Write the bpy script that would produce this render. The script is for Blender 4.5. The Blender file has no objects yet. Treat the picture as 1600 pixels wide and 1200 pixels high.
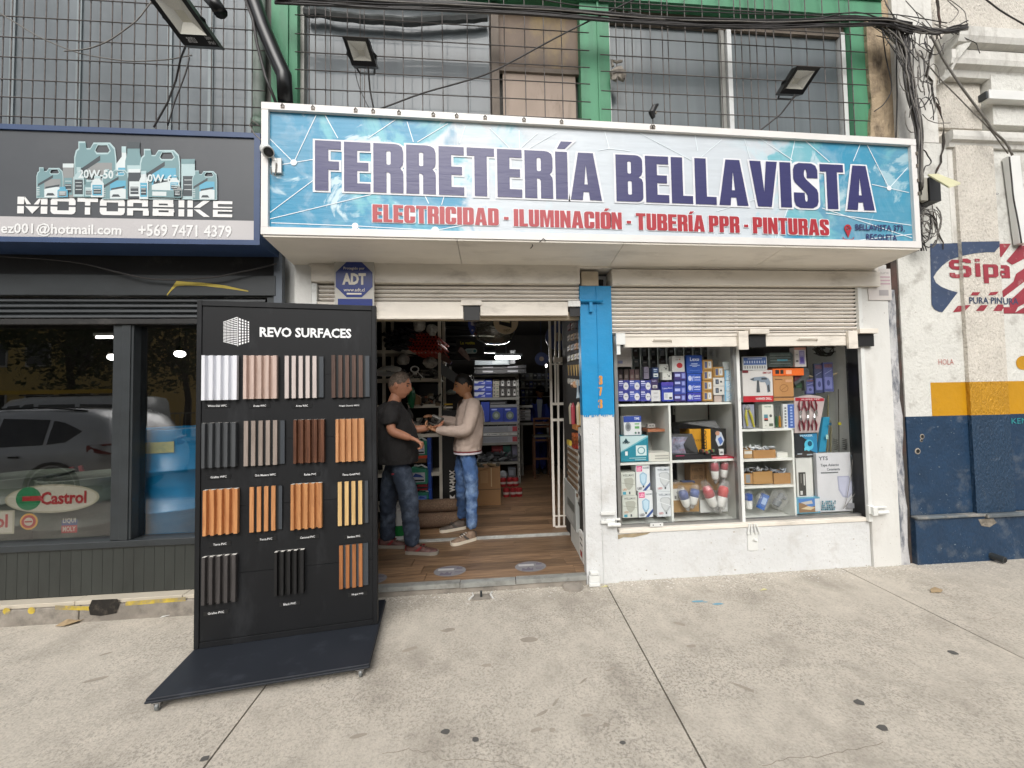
import bpy,bmesh,math,random
from mathutils import Vector,Matrix
random.seed(7)
S=bpy.context.scene
COL=S.collection
rad=math.radians
# ---------------------------------------------------------------- camera
FOC,CX,CY=630.0,830.0,600.0
CAMH,CAMD=1.5,3.2575
RC=Matrix(((0.99593078,-0.08792700,-0.01976697),
             (-0.01650706,0.03764913,-0.99915467),
             (0.08859688,0.99541518,0.03604451)))
cam_data=bpy.data.cameras.new('camera')
cam=bpy.data.objects.new('camera',cam_data)
COL.objects.link(cam)
m=Matrix((RC[0],-RC[1],-RC[2])).transposed().to_4x4()
m.translation=Vector((0,-CAMD,CAMH))
cam.matrix_world=m
cam_data.sensor_fit='HORIZONTAL'
cam_data.sensor_width=36.0
cam_data.lens=FOC/1600.0*36.0
cam_data.shift_x=(800.0-CX)/1600.0
cam_data.clip_start=0.05
cam_data.clip_end=400.0
S.camera=cam
# ---------------------------------------------------------------- light
SUN_EL,SUN_AZ=rad(41),rad(188)
world=bpy.data.worlds.new('World')
S.world=world
world.use_nodes=True
wn=world.node_tree
wn.nodes.clear()
sky=wn.nodes.new('ShaderNodeTexSky')
sky.sky_type='NISHITA'
sky.sun_disc=False
sky.sun_elevation=SUN_EL
sky.sun_rotation=SUN_AZ
sky.air_density=1.0
sky.dust_density=4.0
hs=wn.nodes.new('ShaderNodeHueSaturation')
hs.inputs['Saturation'].default_value=0.22
bg=wn.nodes.new('ShaderNodeBackground')
bg.inputs['Strength'].default_value=0.15
wo=wn.nodes.new('ShaderNodeOutputWorld')
wn.links.new(sky.outputs[0],hs.inputs['Color'])
wn.links.new(hs.outputs[0],bg.inputs['Color'])
wn.links.new(bg.outputs[0],wo.inputs['Surface'])
sun_d=bpy.data.lights.new('sun','SUN')
sun_d.energy=1.3
sun_d.angle=rad(45)
sun_d.color=(1.0,0.975,0.94)
sun=bpy.data.objects.new('sun',sun_d)
COL.objects.link(sun)
# Nishita azimuth: 0 looks along +Y, positive turns towards +X
sd=Vector((math.sin(SUN_AZ)*math.cos(SUN_EL),math.cos(SUN_AZ)*math.cos(SUN_EL),math.sin(SUN_EL)))
sun.rotation_euler=sd.to_track_quat('Z','Y').to_euler()
S.view_settings.view_transform='Standard'
S.view_settings.look='None'
S.view_settings.gamma=1.0
S.view_settings.use_curve_mapping=False
S.view_settings.exposure=0.32
S.cycles.max_bounces=8
S.cycles.transparent_max_bounces=16
# ---------------------------------------------------------------- measuring: where a sight line meets a plane of the place
def sight(u,v):
    return RC.transposed()@ Vector(((u-CX)/FOC,(v-CY)/FOC,1.0))
def P(u,v,Y=0.0):
    d=sight(u,v);t=(Y+CAMD)/d.y
    return Vector((0,-CAMD,CAMH))+d*t
def G(u,v,z=0.0):
    d=sight(u,v);t=(z-CAMH)/d.z
    return Vector((0,-CAMD,CAMH))+d*t
def rc(u0,v0,u1,v1,Y=0.0):
    vm,um=(v0+v1)/2,(u0+u1)/2
    return P(u0,vm,Y).x,P(u1,vm,Y).x,P(um,v1,Y).z,P(um,v0,Y).z
# ---------------------------------------------------------------- materials
MATS={}
def pm(name,col,rough=0.6,metal=0.0,var=0.12,vs=5.0,bump=0.0,bs=60.0,bd=0.004,dirt=None,dcol=(0.1,0.09,0.08),
       ds=3.0,dthr=(0.5,0.7),stretch=(1,1,1),fine=0.0,coat=0.0,spec=0.5,obj=False,bstretch=(1,1,1),emis=None,es=0.0,fs=0):
    if name in MATS:return MATS[name]
    m=bpy.data.materials.new(name);m.use_nodes=True
    nt=m.node_tree;N=nt.nodes;L=nt.links
    b=N['Principled BSDF']
    b.inputs['Roughness'].default_value=rough
    b.inputs['Metallic'].default_value=metal
    b.inputs['Specular IOR Level'].default_value=spec
    if coat:b.inputs['Coat Weight'].default_value=coat;b.inputs['Coat Roughness'].default_value=0.05
    if emis:b.inputs['Emission Color'].default_value=(*emis,1);b.inputs['Emission Strength'].default_value=es
    if obj:pos=N.new('ShaderNodeTexCoord').outputs['Object']
    else:pos=N.new('ShaderNodeNewGeometry').outputs['Position']
    def noise(scale,detail=5,st=(1,1,1),ro=0.55,off=0.0):
        mp=N.new('ShaderNodeMapping');mp.inputs['Scale'].default_value=st;mp.inputs['Location'].default_value=(off,off*.7,off*1.3)
        L.new(pos,mp.inputs['Vector'])
        n=N.new('ShaderNodeTexNoise');n.inputs['Scale'].default_value=scale;n.inputs['Detail'].default_value=detail
        n.inputs['Roughness'].default_value=ro
        L.new(mp.outputs[0],n.inputs['Vector']);return n.outputs['Fac']
    def mixc(fac,a,bcol,f0=None,f1=None):
        if f0 is not None:
            mr=N.new('ShaderNodeMapRange');mr.inputs['From Min'].default_value=f0;mr.inputs['From Max'].default_value=f1
            L.new(fac,mr.inputs['Value']);fac=mr.outputs[0]
        mx=N.new('ShaderNodeMix');mx.data_type='RGBA'
        L.new(fac,mx.inputs['Factor'])
        for s,c in((mx.inputs[6],a),(mx.inputs[7],bcol)):
            if isinstance(c,tuple):s.default_value=(*c[:3],1)
            else:L.new(c,s)
        return mx.outputs[2]
    cur=tuple(col)
    if var:
        lo=tuple(max(0,c*(1-var))for c in col);hi=tuple(min(1,c*(1+var))for c in col)
        cur=mixc(noise(vs,6,stretch),lo,hi,0.3,0.7)
    if fine:
        f=noise(fs or bs*2.2,3,(1,1,1),0.75,3.1)
        r1=N.new('ShaderNodeMapRange');r1.inputs['From Min'].default_value=.47;r1.inputs['From Max'].default_value=.62;L.new(f,r1.inputs['Value'])
        r2=N.new('ShaderNodeMapRange');r2.inputs['From Min'].default_value=.35;r2.inputs['From Max'].default_value=.65;r2.inputs['To Min'].default_value=.3;L.new(noise(2.1,5,(1,1,1),.6,9.0),r2.inputs['Value'])
        mm_=N.new('ShaderNodeMath');mm_.operation='MULTIPLY';L.new(r1.outputs[0],mm_.inputs[0]);L.new(r2.outputs[0],mm_.inputs[1])
        cur=mixc(mm_.outputs[0],cur,tuple(c*(1-fine)for c in col))
    if dirt:
        f=noise(ds,8,stretch,0.68,5.0)
        mr=N.new('ShaderNodeMapRange');mr.inputs['From Min'].default_value=dthr[0];mr.inputs['From Max'].default_value=dthr[1]
        mr.inputs['To Max'].default_value=dirt
        L.new(f,mr.inputs['Value'])
        cur=mixc(mr.outputs[0],cur,tuple(dcol))
    if isinstance(cur,tuple):b.inputs['Base Color'].default_value=(*cur,1)
    else:L.new(cur,b.inputs['Base Color'])
    if bump:
        bp=N.new('ShaderNodeBump');bp.inputs['Strength'].default_value=bump;bp.inputs['Distance'].default_value=bd
        L.new(noise(bs,4,bstretch),bp.inputs['Height']);L.new(bp.outputs[0],b.inputs['Normal'])
    MATS[name]=m
    return m
def wood(name,c1,c2,rough=0.5,axis='x',scale=9.0,obj=False,var=0.5,spec=0.4):
    if name in MATS:return MATS[name]
    m=bpy.data.materials.new(name);m.use_nodes=True
    nt=m.node_tree;N=nt.nodes;L=nt.links;b=N['Principled BSDF']
    b.inputs['Roughness'].default_value=rough;b.inputs['Specular IOR Level'].default_value=spec
    pos=N.new('ShaderNodeTexCoord').outputs['Object']if obj else N.new('ShaderNodeNewGeometry').outputs['Position']
    mp=N.new('ShaderNodeMapping')
    mp.inputs['Scale'].default_value={'x':(0.5,8,8),'z':(8,8,0.5),'y':(8,0.5,8)}[axis]
    oi=N.new('ShaderNodeObjectInfo');ad=N.new('ShaderNodeVectorMath');ad.operation='ADD'
    sc_=N.new('ShaderNodeVectorMath');sc_.operation='SCALE';sc_.inputs[3].default_value=37.0
    cb=N.new('ShaderNodeCombineXYZ')
    for i in range(3):L.new(oi.outputs['Random'],cb.inputs[i])
    L.new(cb.outputs[0],sc_.inputs[0]);L.new(pos,ad.inputs[0]);L.new(sc_.outputs[0],ad.inputs[1])
    L.new(ad.outputs[0],mp.inputs['Vector'])
    n=N.new('ShaderNodeTexNoise');n.inputs['Scale'].default_value=scale;n.inputs['Detail'].default_value=8;n.inputs['Roughness'].default_value=0.7
    n.inputs['Distortion'].default_value=0.6
    L.new(mp.outputs[0],n.inputs['Vector'])
    mr=N.new('ShaderNodeMapRange');mr.inputs['From Min'].default_value=0.32;mr.inputs['From Max'].default_value=0.66
    L.new(n.outputs['Fac'],mr.inputs['Value'])
    mx=N.new('ShaderNodeMix');mx.data_type='RGBA'
    L.new(mr.outputs[0],mx.inputs['Factor']);mx.inputs[6].default_value=(*c1,1);mx.inputs[7].default_value=(*c2,1)
    hv=N.new('ShaderNodeHueSaturation');L.new(mx.outputs[2],hv.inputs['Color'])
    mv=N.new('ShaderNodeMapRange');mv.inputs['To Min'].default_value=1-var/2;mv.inputs['To Max'].default_value=1+var/2
    L.new(oi.outputs['Random'],mv.inputs['Value']);L.new(mv.outputs[0],hv.inputs['Value']);hv.inputs['Saturation'].default_value=.92
    L.new(hv.outputs[0],b.inputs['Base Color'])
    bp=N.new('ShaderNodeBump');bp.inputs['Strength'].default_value=0.3;bp.inputs['Distance'].default_value=0.002
    L.new(n.outputs['Fac'],bp.inputs['Height']);L.new(bp.outputs[0],b.inputs['Normal'])
    MATS[name]=m
    return m
def glass(name,tint=(1,1,1),refl=1.0,ior=1.5,rough=0.0,milk=0.0,mcol=(.8,.8,.8)):
    if name in MATS:return MATS[name]
    m=bpy.data.materials.new(name);m.use_nodes=True
    nt=m.node_tree;N=nt.nodes;L=nt.links;N.remove(N['Principled BSDF'])
    out=N['Material Output']
    tr=N.new('ShaderNodeBsdfTransparent');tr.inputs[0].default_value=(*tint,1)
    gl=N.new('ShaderNodeBsdfGlossy');gl.inputs['Roughness'].default_value=rough
    fr=N.new('ShaderNodeFresnel');fr.inputs['IOR'].default_value=ior
    mu=N.new('ShaderNodeMath');mu.operation='MULTIPLY';mu.inputs[1].default_value=refl;mu.use_clamp=True
    gm=N.new('ShaderNodeNewGeometry');bf=N.new('ShaderNodeMath');bf.operation='SUBTRACT';bf.inputs[0].default_value=1.0;L.new(gm.outputs['Backfacing'],bf.inputs[1])
    m2=N.new('ShaderNodeMath');m2.operation='MULTIPLY';L.new(fr.outputs[0],m2.inputs[0]);L.new(bf.outputs[0],m2.inputs[1]);L.new(m2.outputs[0],mu.inputs[0])
    base=tr.outputs[0]
    if milk:
        df=N.new('ShaderNodeBsdfDiffuse');df.inputs[0].default_value=(*mcol,1)
        m0=N.new('ShaderNodeMixShader');m0.inputs[0].default_value=milk
        L.new(tr.outputs[0],m0.inputs[1]);L.new(df.outputs[0],m0.inputs[2]);base=m0.outputs[0]
    mx=N.new('ShaderNodeMixShader')
    L.new(mu.outputs[0],mx.inputs[0]);L.new(base,mx.inputs[1]);L.new(gl.outputs[0],mx.inputs[2]);L.new(mx.outputs[0],out.inputs['Surface'])
    MATS[name]=m
    return m
def flat(name,col,rough=0.55,**k):
    return pm(name,col,rough,var=k.pop('var',0.05),**k)
def hexc(h):
    h=h.lstrip('#');c=[int(h[i:i+2],16)/255 for i in(0,2,4)]
    return tuple(x/12.92 if x<=.04045 else((x+.055)/1.055)**2.4 for x in c)
def lite(h,g):
    h=h.lstrip('#');return '#'+''.join('%02x'%min(255,int(int(h[i:i+2],16)*g+6))for i in(0,2,4))
def H(h,rough=0.5,**k):
    return flat('print_'+h.strip('#'),hexc(h),rough,**k)
# ---------------------------------------------------------------- lettering
_tc={}
def text2d(s,bold=0.0):
    key=(s,bold)
    if key not in _tc:
        c=bpy.data.curves.new('t','FONT');c.body=s;c.size=1.0;c.offset=bold;c.resolution_u=2
        o=bpy.data.objects.new('t',c);COL.objects.link(o)
        dg=bpy.context.evaluated_depsgraph_get()
        me=bpy.data.meshes.new_from_object(o.evaluated_get(dg))
        vs=[(v.co.x,v.co.y)for v in me.vertices];fs=[tuple(p.vertices)for p in me.polygons]
        bpy.data.objects.remove(o);bpy.data.curves.remove(c);bpy.data.meshes.remove(me)
        if vs:
            x0=min(v[0]for v in vs);x1=max(v[0]for v in vs);y0=min(v[1]for v in vs);y1=max(v[1]for v in vs)
        else:x0=y0=0;x1=y1=1
        _tc[key]=([((v[0]-x0)/(x1-x0),(v[1]-y0)/(y1-y0))for v in vs],fs)
    return _tc[key]
def loops2d(loops,offset=0.0):
    """fill closed 2D loops (even-odd) and return verts, faces"""
    c=bpy.data.curves.new('t','CURVE');c.dimensions='2D';c.fill_mode='BOTH';c.offset=offset
    for lp in loops:
        sp=c.splines.new('POLY');sp.points.add(len(lp)-1);sp.use_cyclic_u=True
        for i,q in enumerate(lp):sp.points[i].co=(q[0],q[1],0,1)
    o=bpy.data.objects.new('t',c);COL.objects.link(o)
    dg=bpy.context.evaluated_depsgraph_get()
    me=bpy.data.meshes.new_from_object(o.evaluated_get(dg))
    r=([(v.co.x,v.co.y)for v in me.vertices],[tuple(p.vertices)for p in me.polygons])
    bpy.data.objects.remove(o);bpy.data.curves.remove(c);bpy.data.meshes.remove(me)
    return r
def rr(x0,y0,x1,y1,r,n=4):
    if not isinstance(r,(tuple,list)):r=(r,)*4
    out=[]
    for(cx,cy,a0,q)in((x0+r[0],y0+r[0],180,r[0]),(x1-r[1],y0+r[1],270,r[1]),(x1-r[2],y1-r[2],0,r[2]),(x0+r[3],y1-r[3],90,r[3])):
        for i in range(n+1):
            a=rad(a0+90*i/n);out.append((cx+q*math.cos(a),cy+q*math.sin(a)))
            if q==0:break
    return out
s_=.20
def _S(w):
    s=s_
    return[(w,.67),(w-s,.67),(w-s,.80),(w-s-.015,.855),(s+.015,.855),(s,.80),(s,.71),(s+.03,.645),(w-.09,.50),(w-.02,.42),(w,.34),
            (w,.15),(w-.03,.05),(w-.11,0),(.11,0),(.03,.05),(0,.15),(0,.34),(s,.34),(s,.19),(s+.015,.145),(w-s-.015,.145),(w-s,.19),(w-s,.28),
            (w-s-.03,.34),(.09,.49),(.02,.57),(0,.65),(0,.85),(.03,.95),(.11,1),(w-.11,1),(w-.03,.95),(w,.85)]
GL={
 'E':(.40,[[(0,0),(.40,0),(.40,.17),(.2,.17),(.2,.42),(.37,.42),(.37,.59),(.2,.59),(.2,.83),(.40,.83),(.40,1),(0,1)]]),
 'F':(.39,[[(0,0),(.2,0),(.2,.42),(.36,.42),(.36,.59),(.2,.59),(.2,.83),(.39,.83),(.39,1),(0,1)]]),
 'L':(.37,[[(0,0),(.37,0),(.37,.17),(.2,.17),(.2,1),(0,1)]]),
 'I':(.20,[[(0,0),(.2,0),(.2,1),(0,1)]]),
 'T':(.44,[[(.12,0),(.32,0),(.32,.83),(.44,.83),(.44,1),(0,1),(0,.83),(.12,.83)]]),
 'R':(.46,[[(0,0),(.2,0),(.2,.42),(.235,.41),(.26,.38),(.26,0),(.46,0),(.46,.38),(.45,.45),(.41,.51),(.45,.57),(.46,.65),(.46,.85),(.44,.94),(.39,.985),(.32,1),(0,1)],rr(.2,.57,.265,.85,.025)]),
 'P':(.45,[[(0,0),(.2,0),(.2,.38),(.31,.38),(.4,.41),(.45,.50),(.45,.85),(.43,.94),(.38,.985),(.31,1),(0,1)],rr(.2,.53,.255,.85,.025)]),
 'B':(.46,[rr(0,0,.46,1,(0,.10,.12,0))[:6]+[(.46,.42),(.44,.49),(.39,.525),(.435,.57),(.455,.65)]+rr(0,0,.455,1,(0,.10,.12,0))[6:],rr(.2,.15,.265,.44,.025),rr(.2,.60,.26,.86,.025)]),
 'A':(.52,[[(0,0),(.20,0),(.215,.17),(.305,.17),(.32,0),(.52,0),(.385,1),(.135,1)],[(.232,.33),(.288,.33),(.26,.74)]]),
 'V':(.50,[[(0,1),(.2,1),(.25,.32),(.30,1),(.5,1),(.375,0),(.125,0)]]),
 'S':(.45,[_S(.45)]),
 'C':(.45,[[(.45,.61),(.25,.61),(.25,.81),(.235,.855),(.215,.855),(.2,.81),(.2,.19),(.215,.145),(.235,.145),(.25,.19),(.25,.38),(.45,.38),(.45,.15),(.42,.05),(.34,0),(.11,0),(.03,.05),(0,.15),(0,.85),(.03,.95),(.11,1),(.34,1),(.42,.95),(.45,.85)]]),
 'D':(.46,[rr(0,0,.46,1,(0,.13,.13,0)),rr(.2,.15,.26,.85,.025)]),
 'O':(.45,[rr(0,0,.45,1,.12),rr(.2,.15,.25,.85,.025)]),
 'U':(.45,[[(0,1),(.2,1),(.2,.19),(.215,.145),(.235,.145),(.25,.19),(.25,1),(.45,1),(.45,.15),(.42,.05),(.34,0),(.11,0),(.03,.05),(0,.15)]]),
 'N':(.46,[[(0,0),(.17,0),(.17,.48),(.28,0),(.46,0),(.46,1),(.29,1),(.29,.54),(.18,1),(0,1)]]),
 'M':(.60,[[(0,0),(.16,0),(.16,.66),(.24,0),(.36,0),(.44,.64),(.44,0),(.60,0),(.60,1),(.36,1),(.30,.47),(.24,1),(0,1)]]),
 '-':(.24,[[(.02,.36),(.22,.36),(.22,.52),(.02,.52)]]),
 '7':(.40,[[(.05,0),(.25,0),(.4,.83),(.4,1),(0,1),(0,.83),(.21,.83)]]),
 '3':(.43,[[(0,.68),(.19,.68),(.19,.8),(.21,.85),(.23,.8),(.23,.63),(.21,.585),(.12,.575),(.12,.435),(.21,.43),(.23,.38),(.23,.2),(.21,.15),(.19,.2),(.19,.35),(0,.35),(0,.15),(.03,.05),(.11,0),(.32,0),(.4,.05),(.43,.15),(.43,.40),(.41,.47),(.36,.51),(.41,.56),(.43,.63),(.43,.85),(.4,.95),(.32,1),(.11,1),(.03,.95),(0,.85)]]),
 ',':(.12,[[(0,0),(.1,0),(.1,-.1),(.04,-.2),(0,-.2),(.04,-.08),(0,0)]]),
}
OUT={'A':[(0,0),(.52,0),(.385,1),(.135,1)],'V':[(0,1),(.125,0),(.375,0),(.5,1)],'M':rr(0,0,.6,1,0),'N':rr(0,0,.46,1,0),'U':rr(0,0,.45,1,(.1,.1,0,0)),'S':rr(0,0,.45,1,.1),'C':rr(0,0,.45,1,.1),
       'R':[(0,0),(.46,0),(.46,.38),(.45,.45),(.41,.51),(.45,.57),(.46,.65),(.46,.85),(.44,.94),(.39,.985),(.32,1),(0,1)]}
def grow(lp,w,wx):
    a=sum(lp[i][0]*lp[(i+1)%len(lp)][1]-lp[(i+1)%len(lp)][0]*lp[i][1]for i in range(len(lp)))
    if a<0:lp=lp[::-1]
    lp=[q for i,q in enumerate(lp)if(Vector(q)-Vector(lp[i-1])).length>1e-5];out=[]
    for i,q in enumerate(lp):
        d0=(Vector(q)-Vector(lp[i-1])).normalized();d1=(Vector(lp[(i+1)%len(lp)])-Vector(q)).normalized()
        n0,n1=Vector((d0.y,-d0.x)),Vector((d1.y,-d1.x));n=n0+n1;n=n/max(.35,n.dot(n0))if n.length>1e-4 else n0
        out.append((q[0]+n.x*wx,q[1]+n.y*w))
    return out
def outlines(s,track,space,w,wx):
    """one grown silhouette per letter, the white border behind the heavy capitals"""
    x=0;res=[]
    for ch in s:
        if ch==' ':x+=space;continue
        b={'Í':'I','Ó':'O'}.get(ch,ch);wd_,ls=GL[b];L_=[OUT.get(b,ls[0])]
        if ch !=b:L_.append([(wd_/2-.07,1.06),(wd_/2+.06,1.06),(wd_/2+.19,1.22),(wd_/2,1.22)])
        for lp in L_:res.append([(q[0]+x,q[1])for q in grow(lp,w,wx)])
        x+=wd_+track
    return res,x-track
def heavy(s,track=.045,space=.20,offset=0.0):
    """condensed heavy capitals; returns verts, faces, total width, unit height 1"""
    loops=[];x=0
    for ch in s:
        if ch==' ':x+=space;continue
        b={'Í':'I','Ó':'O'}.get(ch,ch)
        w,ls=GL[b]
        for lp in ls:loops.append([(q[0]+x,q[1])for q in lp])
        if ch !=b:
            c=x+w/2
            loops.append([(c-.07,1.06),(c+.06,1.06),(c+.19,1.22),(c+.0,1.22)])
        x+=w+track
    vs,fs=loops2d(loops,offset)
    return vs,fs,x-track
# ---------------------------------------------------------------- mesh builder
class MB:
    def __init__(self,M=None):
        self.v=[];self.f=[];self.mi=[];self.M=M or Matrix.Identity(4)
    def add(self,vs,fs,m=0):
        o=len(self.v);self.v+=[self.M @ Vector(q)for q in vs]
        for f in fs:self.f.append(tuple(i+o for i in f));self.mi.append(m)
        return self
    def box(self,x0,y0,z0,x1,y1,z1,m=0):
        if x0>x1:x0,x1=x1,x0
        if y0>y1:y0,y1=y1,y0
        if z0>z1:z0,z1=z1,z0
        vs=[(x0,y0,z0),(x1,y0,z0),(x1,y1,z0),(x0,y1,z0),(x0,y0,z1),(x1,y0,z1),(x1,y1,z1),(x0,y1,z1)]
        return self.add(vs,[(3,2,1,0),(4,5,6,7),(0,1,5,4),(1,2,6,5),(2,3,7,6),(3,0,4,7)],m)
    def hexa(self,b,t,m=0):
        return self.add(list(b)+list(t),[(3,2,1,0),(4,5,6,7),(0,1,5,4),(1,2,6,5),(2,3,7,6),(3,0,4,7)],m)
    def prism(self,pts,dvec,m=0,m2=None):
        n=len(pts);d=Vector(dvec)
        vs=[Vector(p)for p in pts]+[Vector(p)+d for p in pts]
        self.add(vs,[tuple(range(n-1,-1,-1)),tuple(range(n,2*n))],m)
        o=len(self.v)-2*n
        for i in range(n):
            j=(i+1)%n;self.f.append((o+i,o+j,o+n+j,o+n+i));self.mi.append(m if m2 is None else m2)
        return self
    def tube(self,pts,r,n=6,m=0,caps=True,r2=None):
        pts=[Vector(p)for p in pts];k=len(pts);vs=[]
        up=None
        for i,p in enumerate(pts):
            t=(pts[min(i+1,k-1)]-pts[max(i-1,0)])
            if t.length<1e-9:t=Vector((0,0,1))
            t.normalize()
            if up is None:
                up=Vector((0,0,1))if abs(t.z)<.9 else Vector((1,0,0))
            a=t.cross(up)
            if a.length<1e-6:a=t.orthogonal()
            a.normalize();b=a.cross(t);up=b
            rr_=r if not isinstance(r,(list,tuple))else r[i]
            if r2 is not None:rr_=r+(r2-r)*i/(k-1)
            for j in range(n):
                an=2*math.pi*j/n;vs.append(p+a*(rr_*math.cos(an))+b*(rr_*math.sin(an)))
        fs=[]
        for i in range(k-1):
            for j in range(n):
                j2=(j+1)%n;fs.append((i*n+j,(i+1)*n+j,(i+1)*n+j2,i*n+j2))
        if caps:fs.append(tuple(range(n)));fs.append(tuple((k-1)*n+j for j in range(n-1,-1,-1)))
        return self.add(vs,fs,m)
    def lathe(self,c,prof,n=16,m=0,axis='z'):
        """prof: (radius, height) list along axis"""
        c=Vector(c);vs=[];fs=[]
        for(r,h)in prof:
            for j in range(n):
                a=2*math.pi*j/n;x,y=r*math.cos(a),r*math.sin(a)
                vs.append(c+(Vector((x,y,h))if axis=='z' else Vector((x,-h,y))if axis=='y' else Vector((h,x,y))))
        for i in range(len(prof)-1):
            for j in range(n):
                j2=(j+1)%n;fs.append((i*n+j,i*n+j2,(i+1)*n+j2,(i+1)*n+j))
        fs.append(tuple(range(n-1,-1,-1)));fs.append(tuple((len(prof)-1)*n+j for j in range(n)))
        return self.add(vs,fs,m)
    def flat2(self,vs,fs,x0,z0,w,h,y,m=0):
        return self.add([(x0+q[0]*w,y,z0+q[1]*h)for q in vs],fs,m)
    def text(self,s,x0,x1,z0,z1,y,m=0,bold=0.0):
        vs,fs=text2d(s,bold);return self.flat2(vs,fs,x0,z0,x1-x0,z1-z0,y,m)
    def disc(self,cx,cz,r,y,m=0,n=20,rz=None):
        rz=rz or r
        return self.add([(cx+r*math.cos(2*math.pi*j/n),y,cz+rz*math.sin(2*math.pi*j/n))for j in range(n)],[tuple(range(n))],m)
    def rect(self,x0,z0,x1,z1,y,m=0):
        return self.add([(x0,y,z0),(x1,y,z0),(x1,y,z1),(x0,y,z1)],[(0,1,2,3)],m)
    def poly(self,pts,y,m=0):
        return self.add([(q[0],y,q[1])for q in pts],[tuple(range(len(pts)))],m)
    def fill(self,loops,y,m=0):
        vs,fs=loops2d(loops);return self.add([(q[0],y,q[1])for q in vs],fs,m)
    def line(self,a,b,w,y,m=0):
        d=Vector((b[0]-a[0],b[1]-a[1]));
        if d.length<1e-6:return self
        n=Vector((-d.y,d.x)).normalized()*w/2
        return self.poly([(a[0]-n.x,a[1]-n.y),(b[0]-n.x,b[1]-n.y),(b[0]+n.x,b[1]+n.y),(a[0]+n.x,a[1]+n.y)],y,m)
    def sphere(self,c,r,n=12,m=0,sz=(1,1,1)):
        c=Vector(c);k=n//2;vs=[];fs=[]
        for i in range(1,k):
            t=math.pi*i/k
            for j in range(n):
                a=2*math.pi*j/n
                vs.append(c+Vector((r*sz[0]*math.sin(t)*math.cos(a),r*sz[1]*math.sin(t)*math.sin(a),r*sz[2]*math.cos(t))))
        vs+=[c+Vector((0,0,r*sz[2])),c-Vector((0,0,r*sz[2]))];T=len(vs)-2
        for j in range(n):
            j2=(j+1)%n
            fs.append((T,j,j2));fs.append((T+1,(k-2)*n+j2,(k-2)*n+j))
            for i in range(k-2):fs.append((i*n+j,(i+1)*n+j,(i+1)*n+j2,i*n+j2))
        return self.add(vs,fs,m)
    def mesh(self,name,mats,smooth=False):
        me=bpy.data.meshes.new(name);me.from_pydata([tuple(q)for q in self.v],[],self.f)
        if not isinstance(mats,(list,tuple)):mats=[mats]
        for q in mats:me.materials.append(q)
        me.polygons.foreach_set('material_index',self.mi)
        if smooth:me.polygons.foreach_set('use_smooth',[True]*len(me.polygons))
        me.update()
        return me
    def build(self,name,mats,parent=None,smooth=False,bevel=0.0,loc=None):
        me=self.mesh(name,mats,smooth)
        o=bpy.data.objects.new(name,me);COL.objects.link(o)
        if parent is not None:put(o,parent)
        if bevel:
            bv=o.modifiers.new('bevel','BEVEL');bv.width=bevel;bv.segments=2;bv.limit_method='ANGLE';bv.angle_limit=rad(50)
        return o
def put(o,parent):
    o.parent=parent
    o.matrix_parent_inverse=parent.matrix_basis.inverted()
def tag(o,label=None,cat=None,group=None,kind=None):
    if label:o['label']=label
    if cat:o['category']=cat
    if group:o['group']=group
    if kind:o['kind']=kind
    return o
def thing(name,label,cat,loc=(0,0,0),group=None,rot=0.0):
    o=bpy.data.objects.new(name,None);COL.objects.link(o);o.location=loc;o.rotation_euler=(0,0,rot)
    o.empty_display_size=0.1
    return tag(o,label,cat,group)
def share(o,name,parent,T):
    c=o.copy();c.name=name;COL.objects.link(c);c.parent=parent
    c.matrix_parent_inverse=parent.matrix_basis.inverted()if parent is not None else Matrix.Identity(4)
    c.location=o.location+Vector(T)
    return c
def copy_tree(o,parent=None):
    c=o.copy();COL.objects.link(c)
    if parent is not None:c.parent=parent
    for ch in list(o.children):copy_tree(ch,c)
    return c
# ================================================================ materials of the place
WHITE=pm('old_white_paint',hexc('d3d2cd'),.55,var=.06,vs=3,bump=.25,bs=40,bd=.006,dirt=.45,dcol=hexc('9b9488'),ds=2.2,dthr=(.56,.78),stretch=(1,1,.5))
WHITE2=pm('thick_white_paint',hexc('cfd0cf'),.6,var=.06,vs=3,bump=.7,bs=22,bd=.010,dirt=.55,dcol=hexc('a8a39a'),ds=3.2,dthr=(.54,.74),fine=.05)
CREAM=pm('aged_cream_paint',hexc('ddd6ca'),.55,var=.08,vs=3,bump=.2,bs=50,dirt=.55,dcol=hexc('7d7366'),ds=2.5,dthr=(.53,.75),stretch=(1,1,3))
SOFFIT=pm('soffit_board',hexc('e3ddd2'),.65,var=.07,vs=2,bump=.15,bs=30,dirt=.45,dcol=hexc('8f8676'),ds=1.6,dthr=(.52,.75),stretch=(1,3,1))
BLUEP=pm('bright_blue_paint',hexc('1186bb'),.45,var=.08,vs=5,bump=.4,bs=24,bd=.006)
GREEN=pm('green_paint',hexc('478663'),.6,var=.14,vs=3,bump=.25,bs=40,dirt=.6,dcol=hexc('3c5a48'),ds=2.2,dthr=(.5,.72),stretch=(2,2,.5))
ALU=pm('dull_aluminium',hexc('9a9a98'),.38,.7,var=.1,vs=8)
STEELW=pm('white_enamel_metal',hexc('d9dad6'),.4,var=.05,vs=8,dirt=.35,dcol=hexc('6f6b62'),ds=9,dthr=(.6,.72))
CHAR=pm('charcoal_painted_metal',hexc('2f3335'),.42,var=.15,vs=4,bump=.1,bs=40,dirt=.45,dcol=hexc('191919'),ds=3,dthr=(.5,.75),stretch=(1,1,2))
CHAR2=pm('charcoal_board',hexc('333633'),.38,var=.12,vs=3,bump=.12,bs=90,dirt=.5,dcol=hexc('1d1d1b'),ds=2.5,dthr=(.5,.72),stretch=(2,1,.6))
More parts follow.
